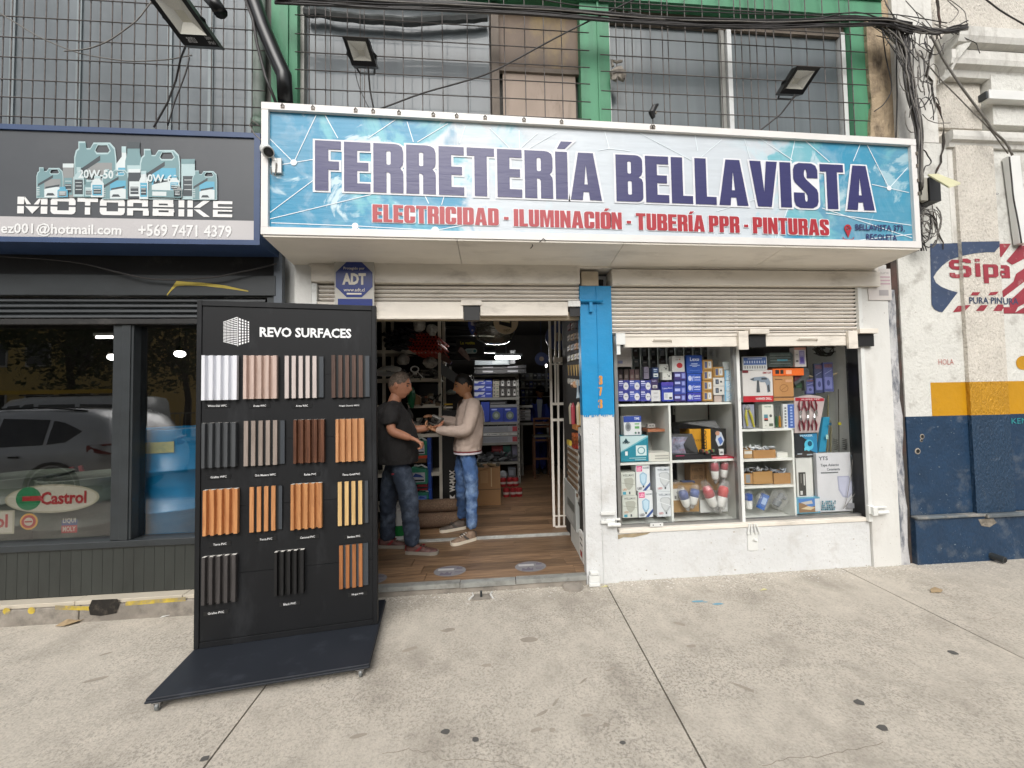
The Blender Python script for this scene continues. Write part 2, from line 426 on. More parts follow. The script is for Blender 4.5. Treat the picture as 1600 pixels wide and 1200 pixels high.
BLACKB=pm('sooty_black',hexc('201f1e'),.55,var=.2,vs=4,bump=.3,bs=30,dirt=.6,dcol=hexc('55524e'),ds=4,dthr=(.58,.74))
NAVY=pm('navy_frame_metal',hexc('2f4468'),.45,var=.1,vs=6)
RUST=pm('dark_grille_iron',hexc('5a5552'),.6,.2,var=.25,vs=30)
CABLE=pm('black_cable_sheath',hexc('343130'),.55,var=.2,vs=20)
CABLEG=pm('grey_cable_sheath',hexc('6e6a64'),.6,var=.2,vs=20)
CONC=pm('pavement_concrete',hexc('bcb4a7'),.88,var=.10,vs=9,bump=.8,bs=70,bd=.005,fine=.46,fs=78,dirt=.55,dcol=hexc('7f786d'),ds=2.6,dthr=(.50,.72),stretch=(1.0,.8,1))
CONCD=pm('joint_grime',hexc('4a443d'),.95,var=.2,vs=20)
STONE=pm('pale_ledge_stone',hexc('bdb4a3'),.7,var=.08,vs=4,bump=.2,bs=70,dirt=.3,dcol=hexc('847a68'),ds=4,dthr=(.58,.75))
KERB=pm('worn_kerb_concrete',hexc('8d867c'),.9,var=.25,vs=6,bump=.6,bs=60,bd=.006,dirt=.6,dcol=hexc('413d38'),ds=5,dthr=(.52,.68))
YELP=pm('worn_yellow_paint',hexc('b9a13c'),.8,var=.25,vs=18,bump=.4,bs=60,dirt=.85,dcol=hexc('847c6c'),ds=14,dthr=(.46,.6))
BLK=pm('matt_black',hexc('161616'),.5,var=.1,vs=9)
BLKG=pm('satin_black',hexc('101011'),.3,var=.1,vs=9)
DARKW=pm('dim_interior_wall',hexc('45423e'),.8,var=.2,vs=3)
GREYW=pm('interior_grey_wall',hexc('6e6c68'),.8,var=.15,vs=3)
PLANK=wood('floor_plank_wood',hexc('4f3a28'),hexc('977654'),.42,'x',5.5,var=.6)
KRAFT=pm('kraft_cardboard',hexc('a98557'),.8,var=.1,vs=9,bump=.15,bs=60)
KRAFTD=pm('old_cardboard',hexc('7d6144'),.85,var=.16,vs=6,bump=.2,bs=50)
BAG=glass('clear_bag_film',(.97,.97,.97),1.4,1.45,.2,milk=.10,mcol=(.75,.75,.74))
CHROME=pm('bright_steel',hexc('b8b8b8'),.25,.9,var=.1)
PVCW=pm('white_plastic',hexc('dcdcd8'),.35,var=.04)
PVCG=pm('grey_plastic',hexc('73777a'),.4,var=.08)
GL_SHOW=glass('display_glass',(.985,.99,.988),.9,1.5,.0)
GL_DARK=glass('dark_shop_glass',(.93,.93,.92),3.4,1.52,.0)
UPGL=pm('dusty_upper_glass',hexc('636b6f'),.52,var=.25,vs=1.3,coat=.25,dirt=.5,dcol=hexc('4a5257'),ds=1.4,dthr=(.45,.7),stretch=(2,1,.5),spec=.5)
UPGL2=pm('curtained_upper_glass',hexc('5c6467'),.34,coat=.25,var=.12,vs=2.2,dirt=.4,dcol=hexc('55605f'),ds=2,dthr=(.45,.7),stretch=(5,1,.4),spec=.5)
# ================================================================ ground
def ground_line(a,b):
    A,B=G(*a),G(*b);return lambda y:A.x+(B.x-A.x)*(y-A.y)/(B.y-A.y)
J3=ground_line((415,1072),(318,1200));J1=ground_line((956,929),(1103,1200));J2=ground_line((1359,910),(1600,1029))
KY=-3.62
pave=tag(MB().box(-14,KY-.1,-.3,14,.05,-.016).build('pavement',CONCD),kind='structure')
cols=[lambda y:-8.2,lambda y:-4.6,J3,J1,J2,lambda y:6.4,lambda y:9.5]
g=.0045
for i in range(len(cols)-1):
    a,b=cols[i],cols[i+1]
    for(y0,y1)in((KY,0.04),):
        q=[(a(y0)+g,y0),(b(y0)-g,y0),(b(y1)-g,y1),(a(y1)+g,y1)]
        n=1
        mb=MB();mb.hexa([(x,y,-.05)for x,y in q],[(x,y,0)for x,y in q])
        mb.build('slab',CONC,pave)
kerbm=pm('street_kerb',hexc('8a857c'),.85,var=.15,vs=4,bump=.3,bs=50)
kb=MB()
for i in range(24):kb.box(-12+i,KY-.16,-.3,-12+i+.99,KY-.004,-.002)
tag(kb.build('kerb',kerbm),kind='structure')
ASPH=pm('asphalt',(.055,.054,.052),.9,var=.2,vs=3,bump=.5,bs=90)
tag(MB().box(-60,-15,-.4,60,KY-.16,-.14).build('road',ASPH),kind='structure')
tag(MB().box(-60,-60,-.4,60,-15,-.01).build('ground',pm('far_paving',(.28,.26,.23),.9,var=.15)),kind='structure')
tag(MB().box(-60,.05,-.4,60,60,-.05).build('back_ground',pm('far_paving',(.28,.26,.23))),kind='structure')
# paint flecks that fell along the foot of the wall, nobody could count them
fl=MB();R=random.Random(3)
for i in range(1500):
    x=R.uniform(-.85,4.6);y=-abs(R.gauss(0,.085))-.004
    if x>3.6:x=3.6+(x-3.6)*R.random()
    r=R.uniform(.0015,.0065)*(1.5 if R.random()<.1 else 1);a=R.random()*3
    pts=[(x+r*(1+.5*R.random())*math.cos(a+k*1.256),y+r*math.sin(a+k*1.256)*.8,.0015+.001*(i%3))for k in range(5)]
    fl.add(pts,[tuple(range(5))])
for i in range(170):
    x=R.uniform(-1,4.2);y=-R.uniform(0,1.0);r=R.uniform(.001,.003)
    fl.add([(x-r,y,.002),(x+r,y,.002),(x,y+r,.002)],[(0,1,2)])
tag(fl.build('paint_flecks',flat('white_flecks',hexc('d8d4cc'),.8)),kind='stuff')
# grime strip at wall foot (loose dust, thin wedge)
GUM=flat('trodden_gum',hexc('585653'),.7);GRN=flat('bluish_spill',hexc('6f9fb3'),.8)
STAIN=pm('old_stain',hexc('9b9285'),.9,var=.15,vs=9,bump=.3,bs=95)
def cab_pts(pts):
    R=random.Random(len(pts));out=[]
    for(a,b_),(c,d)in zip(pts,pts[1:]):
        for k in range(5):out.append((a+(c-a)*k/5+R.uniform(-2,2),b_+(d-b_)*k/5+R.uniform(-2.5,2.5)))
    return out+[pts[-1]]
def spot(u,v,r,m,name='gum_spot',el=.8,rot=0,par=None,z=.0022):
    c=G(u,v);mb=MB();n=11;rr_=random.Random(int(u*7+v));pts=[]
    for k in range(n):
        a=2*math.pi*k/n;q=r*rr_.uniform(.8,1.15)
        x,y=q*math.cos(a),q*el*math.sin(a)
        pts.append((c.x+x*math.cos(rot)-y*math.sin(rot),c.y+x*math.sin(rot)+y*math.cos(rot),z))
    mb.add(pts,[tuple(range(n))]);mb.build(name,m,pave)
for u,v,r in((696,1144,.020),(743,1156,.017),(973,1161,.014),(1342,1098,.026),(1379,1138,.024),(1489,1020,.026),(320,1186,.018)):spot(u,v,r,GUM)
spot(826,1000,.055,STAIN,'stain',.55)
for u,v,r,e,ro in((847,1115,.035,.25,.5),(868,1098,.035,.18,.9),(917,1118,.028,.3,0),(912,1064,.03,.2,.7),(955,1046,.035,.2,.4),(1062,975,.04,.4,-.6),(1080,1010,.03,.5,.1),(838,1141,.03,.35,.2),(863,1141,.014,.9,0),(947,1133,.013,.9,0),(1163,1075,.05,.25,-.8),(1235,978,.02,.4,0),(700,985,.05,.4,.1),(640,1015,.05,.35,.4),(560,1150,.04,.3,.2),(150,1062,.06,.25,.3),(165,1022,.03,.3,.6),(760,1040,.03,.5,0)):
    spot(u,v,r,STAIN,'stain',e,ro)
for u,v,r in((1122,944,.045),(1090,940,.045),(1102,941,.02)):spot(u,v,r,GRN,'paint_spill',.3)
CRK=flat('pavement_crack',hexc('8a8175'),.95)
for pts in([(598,1180),(640,1172),(672,1176),(700,1190),(742,1186),(790,1192),(830,1201)],[(1190,1196),(1230,1186),(1290,1182),(1335,1170),(1380,1160)],[(1490,960),(1520,968),(1560,966),(1600,975)]):
    w=[G(*p_)for p_ in cab_pts(pts)];q=MB();q.add([v_+Vector((0,-.0012,.0018))for v_ in w]+[v_+Vector((0,.0012,.0018))for v_ in w],[(i,i+1,len(w)+i+1,len(w)+i)for i in range(len(w)-1)]);q.build('crack',CRK,pave)
# ================================================================ pale shop building (centre)
b=thing('hardware_shop','white painted hardware shop with green upper floor, open doorway and display window','building',(1.0,.1,0))
sx0,sx1=-1.52,3.46
thr_z=.075
# pillar between door and window, blue above and white below
pz=P(936,648,-.02).z;ptop=P(936,447,-.02).z
pl=MB().box(.705,-.02,-.03,.965,.07,pz).build('pillar',WHITE2,b)
MB().box(.703,-.023,pz,.967,.072,ptop).build('blue_pillar_paint',BLUEP,pl)
mb=MB()
for zz in(1.75,1.45):pass
mb.tube([(.842,-.026,pz),(.842,-.028,ptop)],.004,5)
mb.build('weld_seam',BLUEP,pl)
mb=MB();mb.tube([(.842,-.026,0),(.842,-.027,pz)],.004,5);mb.build('weld_seam',WHITE2,pl)
tz=P(936,470,-.05).z
mb=MB();mb.box(.71,-.045,tz-.012,.865,-.023,tz+.012);mb.box(.775,-.05,tz-.09,.80,-.03,tz+.015);mb.tube([(.70,-.05,tz),(.89,-.05,tz)],.008,6)
mb.build('sliding_bolt',BLUEP,pl)
lp_=rc(912,423,947,446,-.05)
MB().box(.72,-.03,lp_[2]+.004,.86,.1,lp_[3]).build('cap_block',pm('stained_cream',hexc('b5a791'),.7,var=.2,vs=6,dirt=.5,dcol=hexc('7a6a52'),ds=5),pl)
# paint drips at the blue edge
mb=MB();R=random.Random(5)
for k in range(16):
    x=.712+k*.0158;mb.box(x,-.0245,pz-R.uniform(.004,.02),x+R.uniform(.006,.013),-.021,pz+.003)
mb.build('paint_edge',BLUEP,pl)
# house number 373 in orange on the blue face (stands one above the other)
ORG=H('#c98a3a',.6)
mb=MB()
for ch,v in(('3',594),('7',611.5),('3',631)):
    q=P(938,v,-.024);vs,fs,w=heavy(ch);mb.flat2(vs,fs,q.x-.019,q.z-.036,.085,.072,-.0265)
mb.build('house_number',ORG,pl)
wz=P(1160,823,0).z;wt=P(1160,522,0).z
# low wall below window
lw=MB();n=40
lw.box(.965,0,-.05,3.20,.14,wz)
lw.build('low_wall',WHITE2,b)
MB().box(3.203,-.022,-.05,sx1,.3,2.62).build('end_pillar',WHITE,b)
# fascia boards above the shutters
hb0,hb1=P(1160,446,-.06).z,P(1160,422,-.06).z
f1=MB().box(.968,-.06,hb0,3.36,.12,hb1).build('shutter_fascia',CREAM,b,bevel=.004)
fz0,fz1=P(700,442,-.06).z,P(700,414,-.06).z
MB().box(-.93,-.06,fz0,.700,.12,fz1+.02).build('shutter_fascia',CREAM,b,bevel=.004)
fl0,fl1=P(500,440,-.06).z,P(500,414,-.06).z
MB().box(-1.40,-.062,fl0,-.932,.1,fl1).build('shutter_fascia',CREAM,b,bevel=.012)
MB().box(-1.42,-.045,fl1,3.36,.12,fl1+.12).build('lintel_board',SOFFIT,b)
MB().box(-1.535,-.02,-.02,-1.41,.3,2.62).build('end_post',WHITE,b)
# window shutter: slats part way down
def shutter(name,label,x0,x1,z0,z1,mat,barmat,barh,depth=.05,n=None,pitch=.052,lab2=None):
    sh=bpy.data.objects.new(name,None);COL.objects.link(sh);put(sh,b)
    z=z1;i=0;first=None
    while z>z0+.01:
        zb=max(z-pitch,z0)
        q=MB();y=.0
        pts=[(x0,y+.016,zb),(x0,y-.004,zb+.006),(x0,y-.012,zb+(z-zb)*.45),(x0,y-.006,z-.010),(x0,y+.016,z-.006),(x0,y+.022,z-.006),(x0,y+.022,zb)]
        q.prism(pts,(x1-x0,0,0));q.build('slat',mat,sh)
        z=zb;i+=1
    return sh
sz1=hb0;sz0=P(1160,520,-.04).z
SLAT=pm('dusty_slat_paint',hexc('e6e0d7'),.5,var=.06,vs=3,dirt=.4,dcol=hexc('8c8070'),ds=3,dthr=(.52,.75),stretch=(1,1,4))
sh1=shutter('roller_shutter','',.97,3.17,sz0,sz1,SLAT,None,0,pitch=.0335)
u0z,u1z=P(1160,541,-.05).z,P(1160,521,-.05).z
q=MB();xa,xb=.985,3.06
q.box(1.06,-.045,u0z,2.06,-.012,u1z);q.box(2.235,-.045,u0z,xb,-.012,u1z)
q.box(xa,-.052,u1z-.022,3.06,-.046,u1z)
br=q.build('bottom_rail',CREAM,sh1,bevel=.003)
for x in(2.03,3.02):
    q=MB();q.box(x,-.075,u0z-.03,x+.085,-.050,u1z+.015);q.box(x+.09,-.095,u1z-.01,x+.26,-.02,u1z+.03);q.box(x+.10,-.06,u0z-.01,x+.25,-.03,u1z-.012,1)
    q.build('lock_box',[CREAM,BLK],sh1,bevel=.002)
q=MB();q.box(.985,-.07,u0z+.02,1.06,-.05,u1z+.005);q.box(.99,-.06,u0z-.06,1.02,-.045,u0z+.04);q.build('lock_box',STEELW,sh1)
for(c,w)in((1.38,.16),(2.66,.18)):
    q=MB();q.tube([(c-w/2,-.047,(u0z+u1z)/2-.004),(c-w/2+.01,-.062,(u0z+u1z)/2+.006),(c+w/2-.01,-.062,(u0z+u1z)/2+.006),(c+w/2,-.047,(u0z+u1z)/2-.012)],.006,6);q.build('pull_handle',CREAM,sh1)
MB().box(3.165,-.035,wz,3.200,.02,hb0-.002).build('guide_rail',STEELW,sh1)
# door shutter
dz1=fz0;dz0=P(740,471,-.03).z
sh2=shutter('roller_shutter','',-1.36,.70,dz0,dz1,SLAT,None,0,pitch=.0335)
e0,e1=P(660,496,-.04).z,P(660,471,-.04).z
q=MB();q.box(-1.36,-.035,e0,-.245,-.005,e1);q.box(-.11,-.035,e0+.015,.60,-.005,e1)
q.box(-1.36,-.042,e0-.012,-.245,-.002,e0+.01)
q.build('bottom_rail',CREAM,sh2,bevel=.003)
q=MB();q.box(-.24,-.03,e0-.02,-.115,-.006,e1-.02,1);q.box(-.26,-.045,e1-.03,-.10,-.02,e1+.01,0);q.build('lock_box',[CREAM,BLK],sh2)
q=MB();q.box(.60,-.05,e1-.04,.70,-.01,e1+.005);q.box(.615,-.03,e0+.01,.70,-.006,e1-.045,1);q.build('lock_box',[STEELW,BLK],sh2)
MB().box(-1.402,-.035,thr_z,-1.365,.02,dz1).build('guide_rail',STEELW,sh2)
d0,d1=P(660,500.5,.03).z,P(660,492,.03).z
MB().box(-1.37,.01,d0,.70,.07,d1+.02).build('door_head_beam',pm('beige_steel',hexc('b8a98f'),.5,var=.08),b)
# shutter ground locks
q=MB();q.box(.712,-.075,.005,.80,-.025,.035);q.box(.715,-.065,.036,.80,-.028,.085);q.box(.725,-.07,.09,.79,-.024,.115);q.build('floor_lock',STEELW,b,bevel=.004)
for(u,v)in((958,817),(1376,798)):
    c=P(u,v,-.04);q=MB()
    if u>1300:q.box(c.x-.12,-.05,c.z-.02,c.x-.07,-.023,c.z+.05);q.box(c.x-.10,-.075,c.z-.03,c.x-.06,-.03,c.z+.04)
    q.tube([(c.x-.05,-.055,c.z-.012),(c.x+.055,-.055,c.z-.012)],.016,8);q.box(c.x-.06,-.04,c.z+.018,c.x+.06,-.022,c.z+.034)
    q.build('padlock_guard',STEELW,b,bevel=.002)
for(u,v)in((950,802),(950,815)):
    c=P(u,v,-.04);q=MB();q.box(c.x-.06,-.052,c.z-.012,c.x+.055,-.022,c.z+.012);q.build('hasp',STEELW,b,bevel=.003)
c=P(1176,828,-.01);q=MB()
for k,a in enumerate((-.35,-.15,.25,.5)):
    q.tube([(c.x-.03+.02*k,-.014,c.z+.05),(c.x-.03+.02*k+.05*a,-.022,c.z-.03)],.007,6)
q.box(c.x-.045,-.008,c.z-.17,c.x+.045,-.002,c.z-.02);q.tube([(c.x,-.012,c.z-.075),(c.x+.03,-.012,c.z-.09)],.012,8)
q.build('wall_hasp',STEELW,b)
c=P(1026,820,-.01);q=MB();q.box(c.x-.055,-.012,c.z-.014,c.x+.055,-.002,c.z+.014);q.disc(c.x-.03,c.z,.005,-.013,1);q.disc(c.x+.03,c.z,.005,-.013,1);q.build('screw_plate',[STEELW,BLK],b)
# chipped plaster patch on sill
q=MB();q.prism([(.975,-.004,wz-.012),(.975,-.004,wz-.05),(1.02,-.004,wz-.035),(1.10,-.004,wz-.04),(1.22,-.004,wz-.02),(1.25,-.004,wz-.006)],(0,.003,0));q.build('bare_plaster',pm('bare_plaster',hexc('9a8b70'),.9,var=.25,vs=20,bump=.5,bs=50),b)
# chips and splashes on the white paint, many and tiny
def chips(name,par,x0,x1,z0,z1,y,n,mat,seed,foot=.5,s=1.0):
    R=random.Random(seed);q=MB()
    for i in range(n):
        x=R.uniform(x0,x1);z=z0+(z1-z0)*(R.random()**3 if R.random()<foot else R.random());r=R.uniform(.0015,.007)*s*(2 if R.random()<.08 else 1);a=R.random()*6;k_=R.uniform(.4,2)
        q.add([(x+r*k_*R.uniform(.6,1.2)*math.cos(a+j*1.05),y-.0006-.0001*(i%4),max(z+r*R.uniform(.6,1.2)*math.sin(a+j*1.05),z0))for j in range(6)],[tuple(range(6))])
    o=q.build(name,mat,par);o['kind']='stuff';return o
CHIP=pm('chipped_paint',hexc('a9a297'),.9,var=.15,vs=30)
chips('paint_chips',b,.97,3.19,.0,wz-.03,0,300,CHIP,1,.85,.5);chips('paint_chips',b,.706,.964,0,pz,-.02,90,CHIP,2,.6,.5);chips('paint_chips',b,3.21,sx1,0,2.5,-.022,110,CHIP,3,.5,.5)
# ---- display window
dw=bpy.data.objects.new('display_window',None);COL.objects.link(dw);put(dw,b)
wx0,wx1=P(966,700,.05).x,P(1346,700,.05).x
xm=P(1155,700,.05).x
q=MB();q.box(wx0-.03,-.01,wz-.004,wx1+.05,.10,wz+.028);q.build('sill',CREAM,dw,bevel=.004)
for(x0,x1,mt)in((wx0-.022,wx0+.006,ALU),(xm-.034,xm-.012,ALU),(xm-.008,xm+.02,STEELW)):
    MB().box(x0,.03,wz+.03,x1,.075,hb0).build('frame_post',mt,dw)
MB().box(wx1-.01,-.005,wz+.03,3.164,.12,hb0).build('frame_post',pm('black_gasket',hexc('101010'),.4),dw)
MB().box(wx0+.006,.035,wz+.028,wx1-.01,.07,wz+.05).build('bottom_track',ALU,dw)
MB().box(wx0+.008,.048,wz+.05,xm-.034,.054,hb0).build('glass_pane',GL_SHOW,dw)
MB().box(xm+.021,.048,wz+.05,wx1-.011,.054,hb0).build('glass_pane',GL_SHOW,dw)
# cabinet behind the glass (white boards), back is open rails
CAB=pm('white_cabinet_board',hexc('d8d9d3'),.55,var=.03)
cz={}
def shelfz(u,v,Y=.09):return P(u,v,Y).z
DEP=.50
cab=bpy.data.objects.new('display_cabinet',None);COL.objects.link(cab);put(cab,b)
zb=wz+.03
zs1=shelfz(1050,630);zs2=shelfz(1050,721)
def board(x0,x1,z,y0=.09,y1=DEP,th=.018):MB().box(x0,y0,z-th,x1,y1,z).build('shelf',CAB,cab)
def wall_(x,z0,z1,y0=.09,y1=DEP,th=.018):MB().box(x-th/2,y0,z0,x+th/2,y1,z1).build('divider',CAB,cab)
board(wx0,xm-.03,zs1);xd=P(1048,700,.09).x
wall_(xd,zb,zs1-.018);board(wx0,xd-.01,zs2);board(xd+.01,xm-.03,zs2+.006)
MB().box(wx0-.02,.06,wz-.01,wx1,.6,zb-.003).build('floor_board',CAB,cab)
xr=P(1241,740,.09).x
r1,r2,r3=shelfz(1200,670),shelfz(1200,717),shelfz(1200,759)
board(xm+.03,xr,r1);board(xm+.03,xr-.01,r2);board(xm+.03,xr-.01,r3);wall_(xr,zb,r1-.018)
wall_(xm+.0,zb,hb0-.02,.10,DEP,.02)
MB().box(wx1-.0,.09,zb,wx1+.02,.62,hb0-.02).build('end_board',CAB,cab)
MB().box(wx0-.03,.09,zb,wx0-.012,.62,hb0-.02).build('end_board',CAB,cab)
MB().box(xr+.01,.60,zb,wx1,.62,1.75).build('back_board',pm('pale_board',hexc('b9c0ba'),.6,var=.05),cab)
MB().box(xd+.24,DEP-.01,zb,xm-.03,DEP+.01,zs1-.02).build('back_board',CAB,cab)
MB().box(xd-.30,DEP-.01,zs2,xd,DEP+.01,zs1-.02).build('back_board',CAB,cab)
MB().box(xm+.03,DEP-.01,zb,xr,DEP+.01,r1-.02).build('back_board',pm('pale_board',hexc('b9c0ba')),cab)
# slotted rails with hanging goods behind the cabinet (sides of the wall racks)
RAIL=pm('rail_metal',hexc('9aa19a'),.45,.3)
k=0
u=988
while u<1150:
    x=P(u,555,DEP+.05).x;MB().box(x-.009,DEP+.04,zs2 if k%2 else zs1-.3,x+.016,DEP+.06,hb0-.05).build('rail',RAIL,cab);u+=13.6;k+=1
# ---- awning light box with the banner
aw=thing('awning_sign','long white framed blue and white shop banner above the door','sign',(.9,-.2,2.63))
AY=-.41
A=P(414,165,AY);B_=P(414,367,AY);C_=P(1422,222,AY);D_=P(1434,388,AY)
ax0,ax1=-1.545,3.317
def az(x,t):
    k=(x-ax0)/(ax1-ax0);zb_=B_.z+(D_.z-B_.z)*k;zt=A.z+(C_.z-A.z)*k
    return zb_+(zt-zb_)*t
q=MB();q.hexa([(ax0,AY+.012,az(ax0,.01)),(ax1,AY+.012,az(ax1,.01)),(ax1,-.002,az(ax1,.01)),(ax0,-.002,az(ax0,.01))],
                 [(ax0,AY+.012,az(ax0,.99)),(ax1,AY+.012,az(ax1,.99)),(ax1,-.002,az(ax1,.99)),(ax0,-.002,az(ax0,.99))])
q.build('box_body',STEELW,aw)
fw=.042
def strip(t0,t1,x0,x1,y0,y1,mat=WHITE,name='frame_bar',zoff=(0,0)):
    q=MB();q.hexa([(x0,y0,az(x0,0)+zoff[0]),(x1,y0,az(x1,0)+zoff[0]),(x1,y1,az(x1,0)+zoff[0]),(x0,y1,az(x0,0)+zoff[0])],
                     [(x0,y0,az(x0,0)+zoff[1]),(x1,y0,az(x1,0)+zoff[1]),(x1,y1,az(x1,0)+zoff[1]),(x0,y1,az(x0,0)+zoff[1])]);return q
FRW=pm('white_frame_paint',hexc('dddad6'),.4,var=.05,dirt=.5,dcol=hexc('6b655c'),ds=14,dthr=(.66,.74))
hh=B_.z;th_=az(ax0,1)-az(ax0,0)
def bar4(xa,xb,za0,za1,zb0,zb1,y0,y1,mat,name='frame_bar',par=None):
    q=MB();q.hexa([(xa,y0,za0),(xb,y0,zb0),(xb,y1,zb0),(xa,y1,za0)],[(xa,y0,za1),(xb,y0,zb1),(xb,y1,zb1),(xa,y1,za1)])
    return q.build(name,mat,par or aw)
bar4(ax0-.01,ax1+.01,az(ax0,1)-fw,az(ax0,1)+.006,az(ax1,1)-fw,az(ax1,1)+.006,AY-.028,AY+.01,FRW)
bar4(ax0-.01,ax1+.01,az(ax0,0)-.006,az(ax0,0)+.045,az(ax1,0)-.006,az(ax1,0)+.045,AY-.028,AY+.01,FRW)
bar4(ax0-.01,ax0+.034,az(ax0,0)+.047,az(ax0,1)-fw-.002,az(ax0,0)+.047,az(ax0,1)-fw-.002,AY-.026,AY+.01,FRW)
bar4(ax1-.034,ax1+.01,az(ax1,0)+.047,az(ax1,1)-fw-.002,az(ax1,0)+.047,az(ax1,1)-fw-.002,AY-.026,AY+.01,FRW)
# small clips along the top bar
q=MB()
for u in(445,492,558,585,625,678,714,758,818,876,1015,1018):
    x=P(u,175,AY).x;z=az(x,1)-.012;q.tube([(x-.012,AY-.03,z-.004),(x,AY-.034,z+.01),(x+.012,AY-.03,z-.004)],.0035,5);q.box(x-.012,AY-.031,z-.02,x+.012,AY-.0285,z-.008)
for v in(243,262,285,305):
    z=P(1426,v,AY).z;q.box(ax1+.002,AY-.034,z-.012,ax1+.013,AY-.02,z+.012)
q.build('wire_clip',pm('rusty_wire',hexc('6f675e'),.6,.3),aw)
# printed panel: water-colour blue at both ends, pale middle
def banner_mat():
    m=bpy.data.materials.new('banner_print');m.use_nodes=True;nt=m.node_tree;N=nt.nodes;L=nt.links;b_=N['Principled BSDF']
    b_.inputs['Roughness'].default_value=.38
    pos=N.new('ShaderNodeNewGeometry').outputs['Position']
    sp=N.new('ShaderNodeSeparateXYZ');L.new(pos,sp.inputs[0])
    def n(scale,off,det=6,dist=0.0,ro=.6):
        mp=N.new('ShaderNodeMapping');mp.inputs['Location'].default_value=(off,0,off);L.new(pos,mp.inputs['Vector'])
        t=N.new('ShaderNodeTexNoise');t.inputs['Scale'].default_value=scale;t.inputs['Detail'].default_value=det;t.inputs['Distortion'].default_value=dist;t.inputs['Roughness'].default_value=ro
        L.new(mp.outputs[0],t.inputs['Vector']);return t.outputs['Fac']
    def mth(op,a,b2=None):
        t=N.new('ShaderNodeMath');t.operation=op
        for i,q in enumerate((a,b2)):
            if q is None:continue
            if isinstance(q,(int,float)):t.inputs[i].default_value=q
            else:L.new(q,t.inputs[i])
        return t.outputs[0]
    def ramp(v,a,b2,lo=0,hi=1):
        t=N.new('ShaderNodeMapRange');t.inputs['From Min'].default_value=a;t.inputs['From Max'].default_value=b2;t.inputs['To Min'].default_value=lo;t.inputs['To Max'].default_value=hi
        L.new(v,t.inputs['Value']);return t.outputs[0]
    def mix(f,a,b2):
        t=N.new('ShaderNodeMix');t.data_type='RGBA';L.new(f,t.inputs['Factor'])
        for s,c in((t.inputs[6],a),(t.inputs[7],b2)):
            if isinstance(c,tuple):s.default_value=(*c,1)
            else:L.new(c,s)
        return t.outputs[2]
    ca,cb=(ax0+.1),(ax1-.2)
    left=ramp(sp.outputs[0],ax0+.1,ax0+2.2,1,0);right=ramp(sp.outputs[0],ax0+3.3,ax1-.25,0,1)
    side=mth('MAXIMUM',left,right)
    f=mth('ADD',side,mth('MULTIPLY',mth('SUBTRACT',n(1.5,3,4,1.0),.5),1.7))
    light=hexc('c3cbd1');mid=hexc('60aebb');deep=hexc('1686ac');deepR=hexc('3f8fae')
    c=mix(ramp(f,.36,.52),light,hexc('9cc8d6'))
    c=mix(ramp(mth('ADD',f,mth('MULTIPLY',n(2.6,9,5,1.2),.4)),.62,.70),c,mid)
    c=mix(mth('MULTIPLY',ramp(mth('ADD',mth('MULTIPLY',side,.35),n(1.9,17,5,1.2)),.66,.74),ramp(side,.15,.4)),c,deep)
    c=mix(mth('MULTIPLY',ramp(n(2.2,31,5,1.3),.55,.60),ramp(side,0,.3)),c,hexc('b9d2da'))
    c=mix(mth('MULTIPLY',ramp(n(4,41,6,1.8),.50,.75),.30),c,hexc('d5dde2'))
    c=mix(mth('MULTIPLY',ramp(sp.outputs[0],ax0+3.6,ax1,0,.55),.9),c,hexc('4f94a8'))
    # faint dust
    c=mix(mth('MULTIPLY',ramp(n(1.1,51),.45,.7),.22),c,hexc('b4b2ae'))
    L.new(c,b_.inputs['Base Color'])
    wv=N.new('ShaderNodeTexNoise');mp=N.new('ShaderNodeMapping');mp.inputs['Scale'].default_value=(1.2,1,9);L.new(pos,mp.inputs['Vector']);L.new(mp.outputs[0],wv.inputs['Vector']);wv.inputs['Scale'].default_value=3;wv.inputs['Detail'].default_value=2
    bp=N.new('ShaderNodeBump');bp.inputs['Strength'].default_value=.25;bp.inputs['Distance'].default_value=.01;L.new(wv.outputs['Fac'],bp.inputs['Height']);L.new(bp.outputs[0],b_.inputs['Normal'])
    return m
px0,px1=ax0+.034,ax1-.034
q=MB();q.add([(px0,AY-.002,az(px0,0)+.046),(px1,AY-.002,az(px1,0)+.046),(px1,AY-.002,az(px1,1)-fw),(px0,AY-.002,az(px0,1)-fw)],[(0,1,2,3)])
panel=q.build('banner_panel',banner_mat(),aw)
LINE=flat('pale_print_line',hexc('dfe8ec'),.4)
q=MB()
def bpx(u,v):p_=P(u,v,AY-.004);return(p_.x,p_.z)
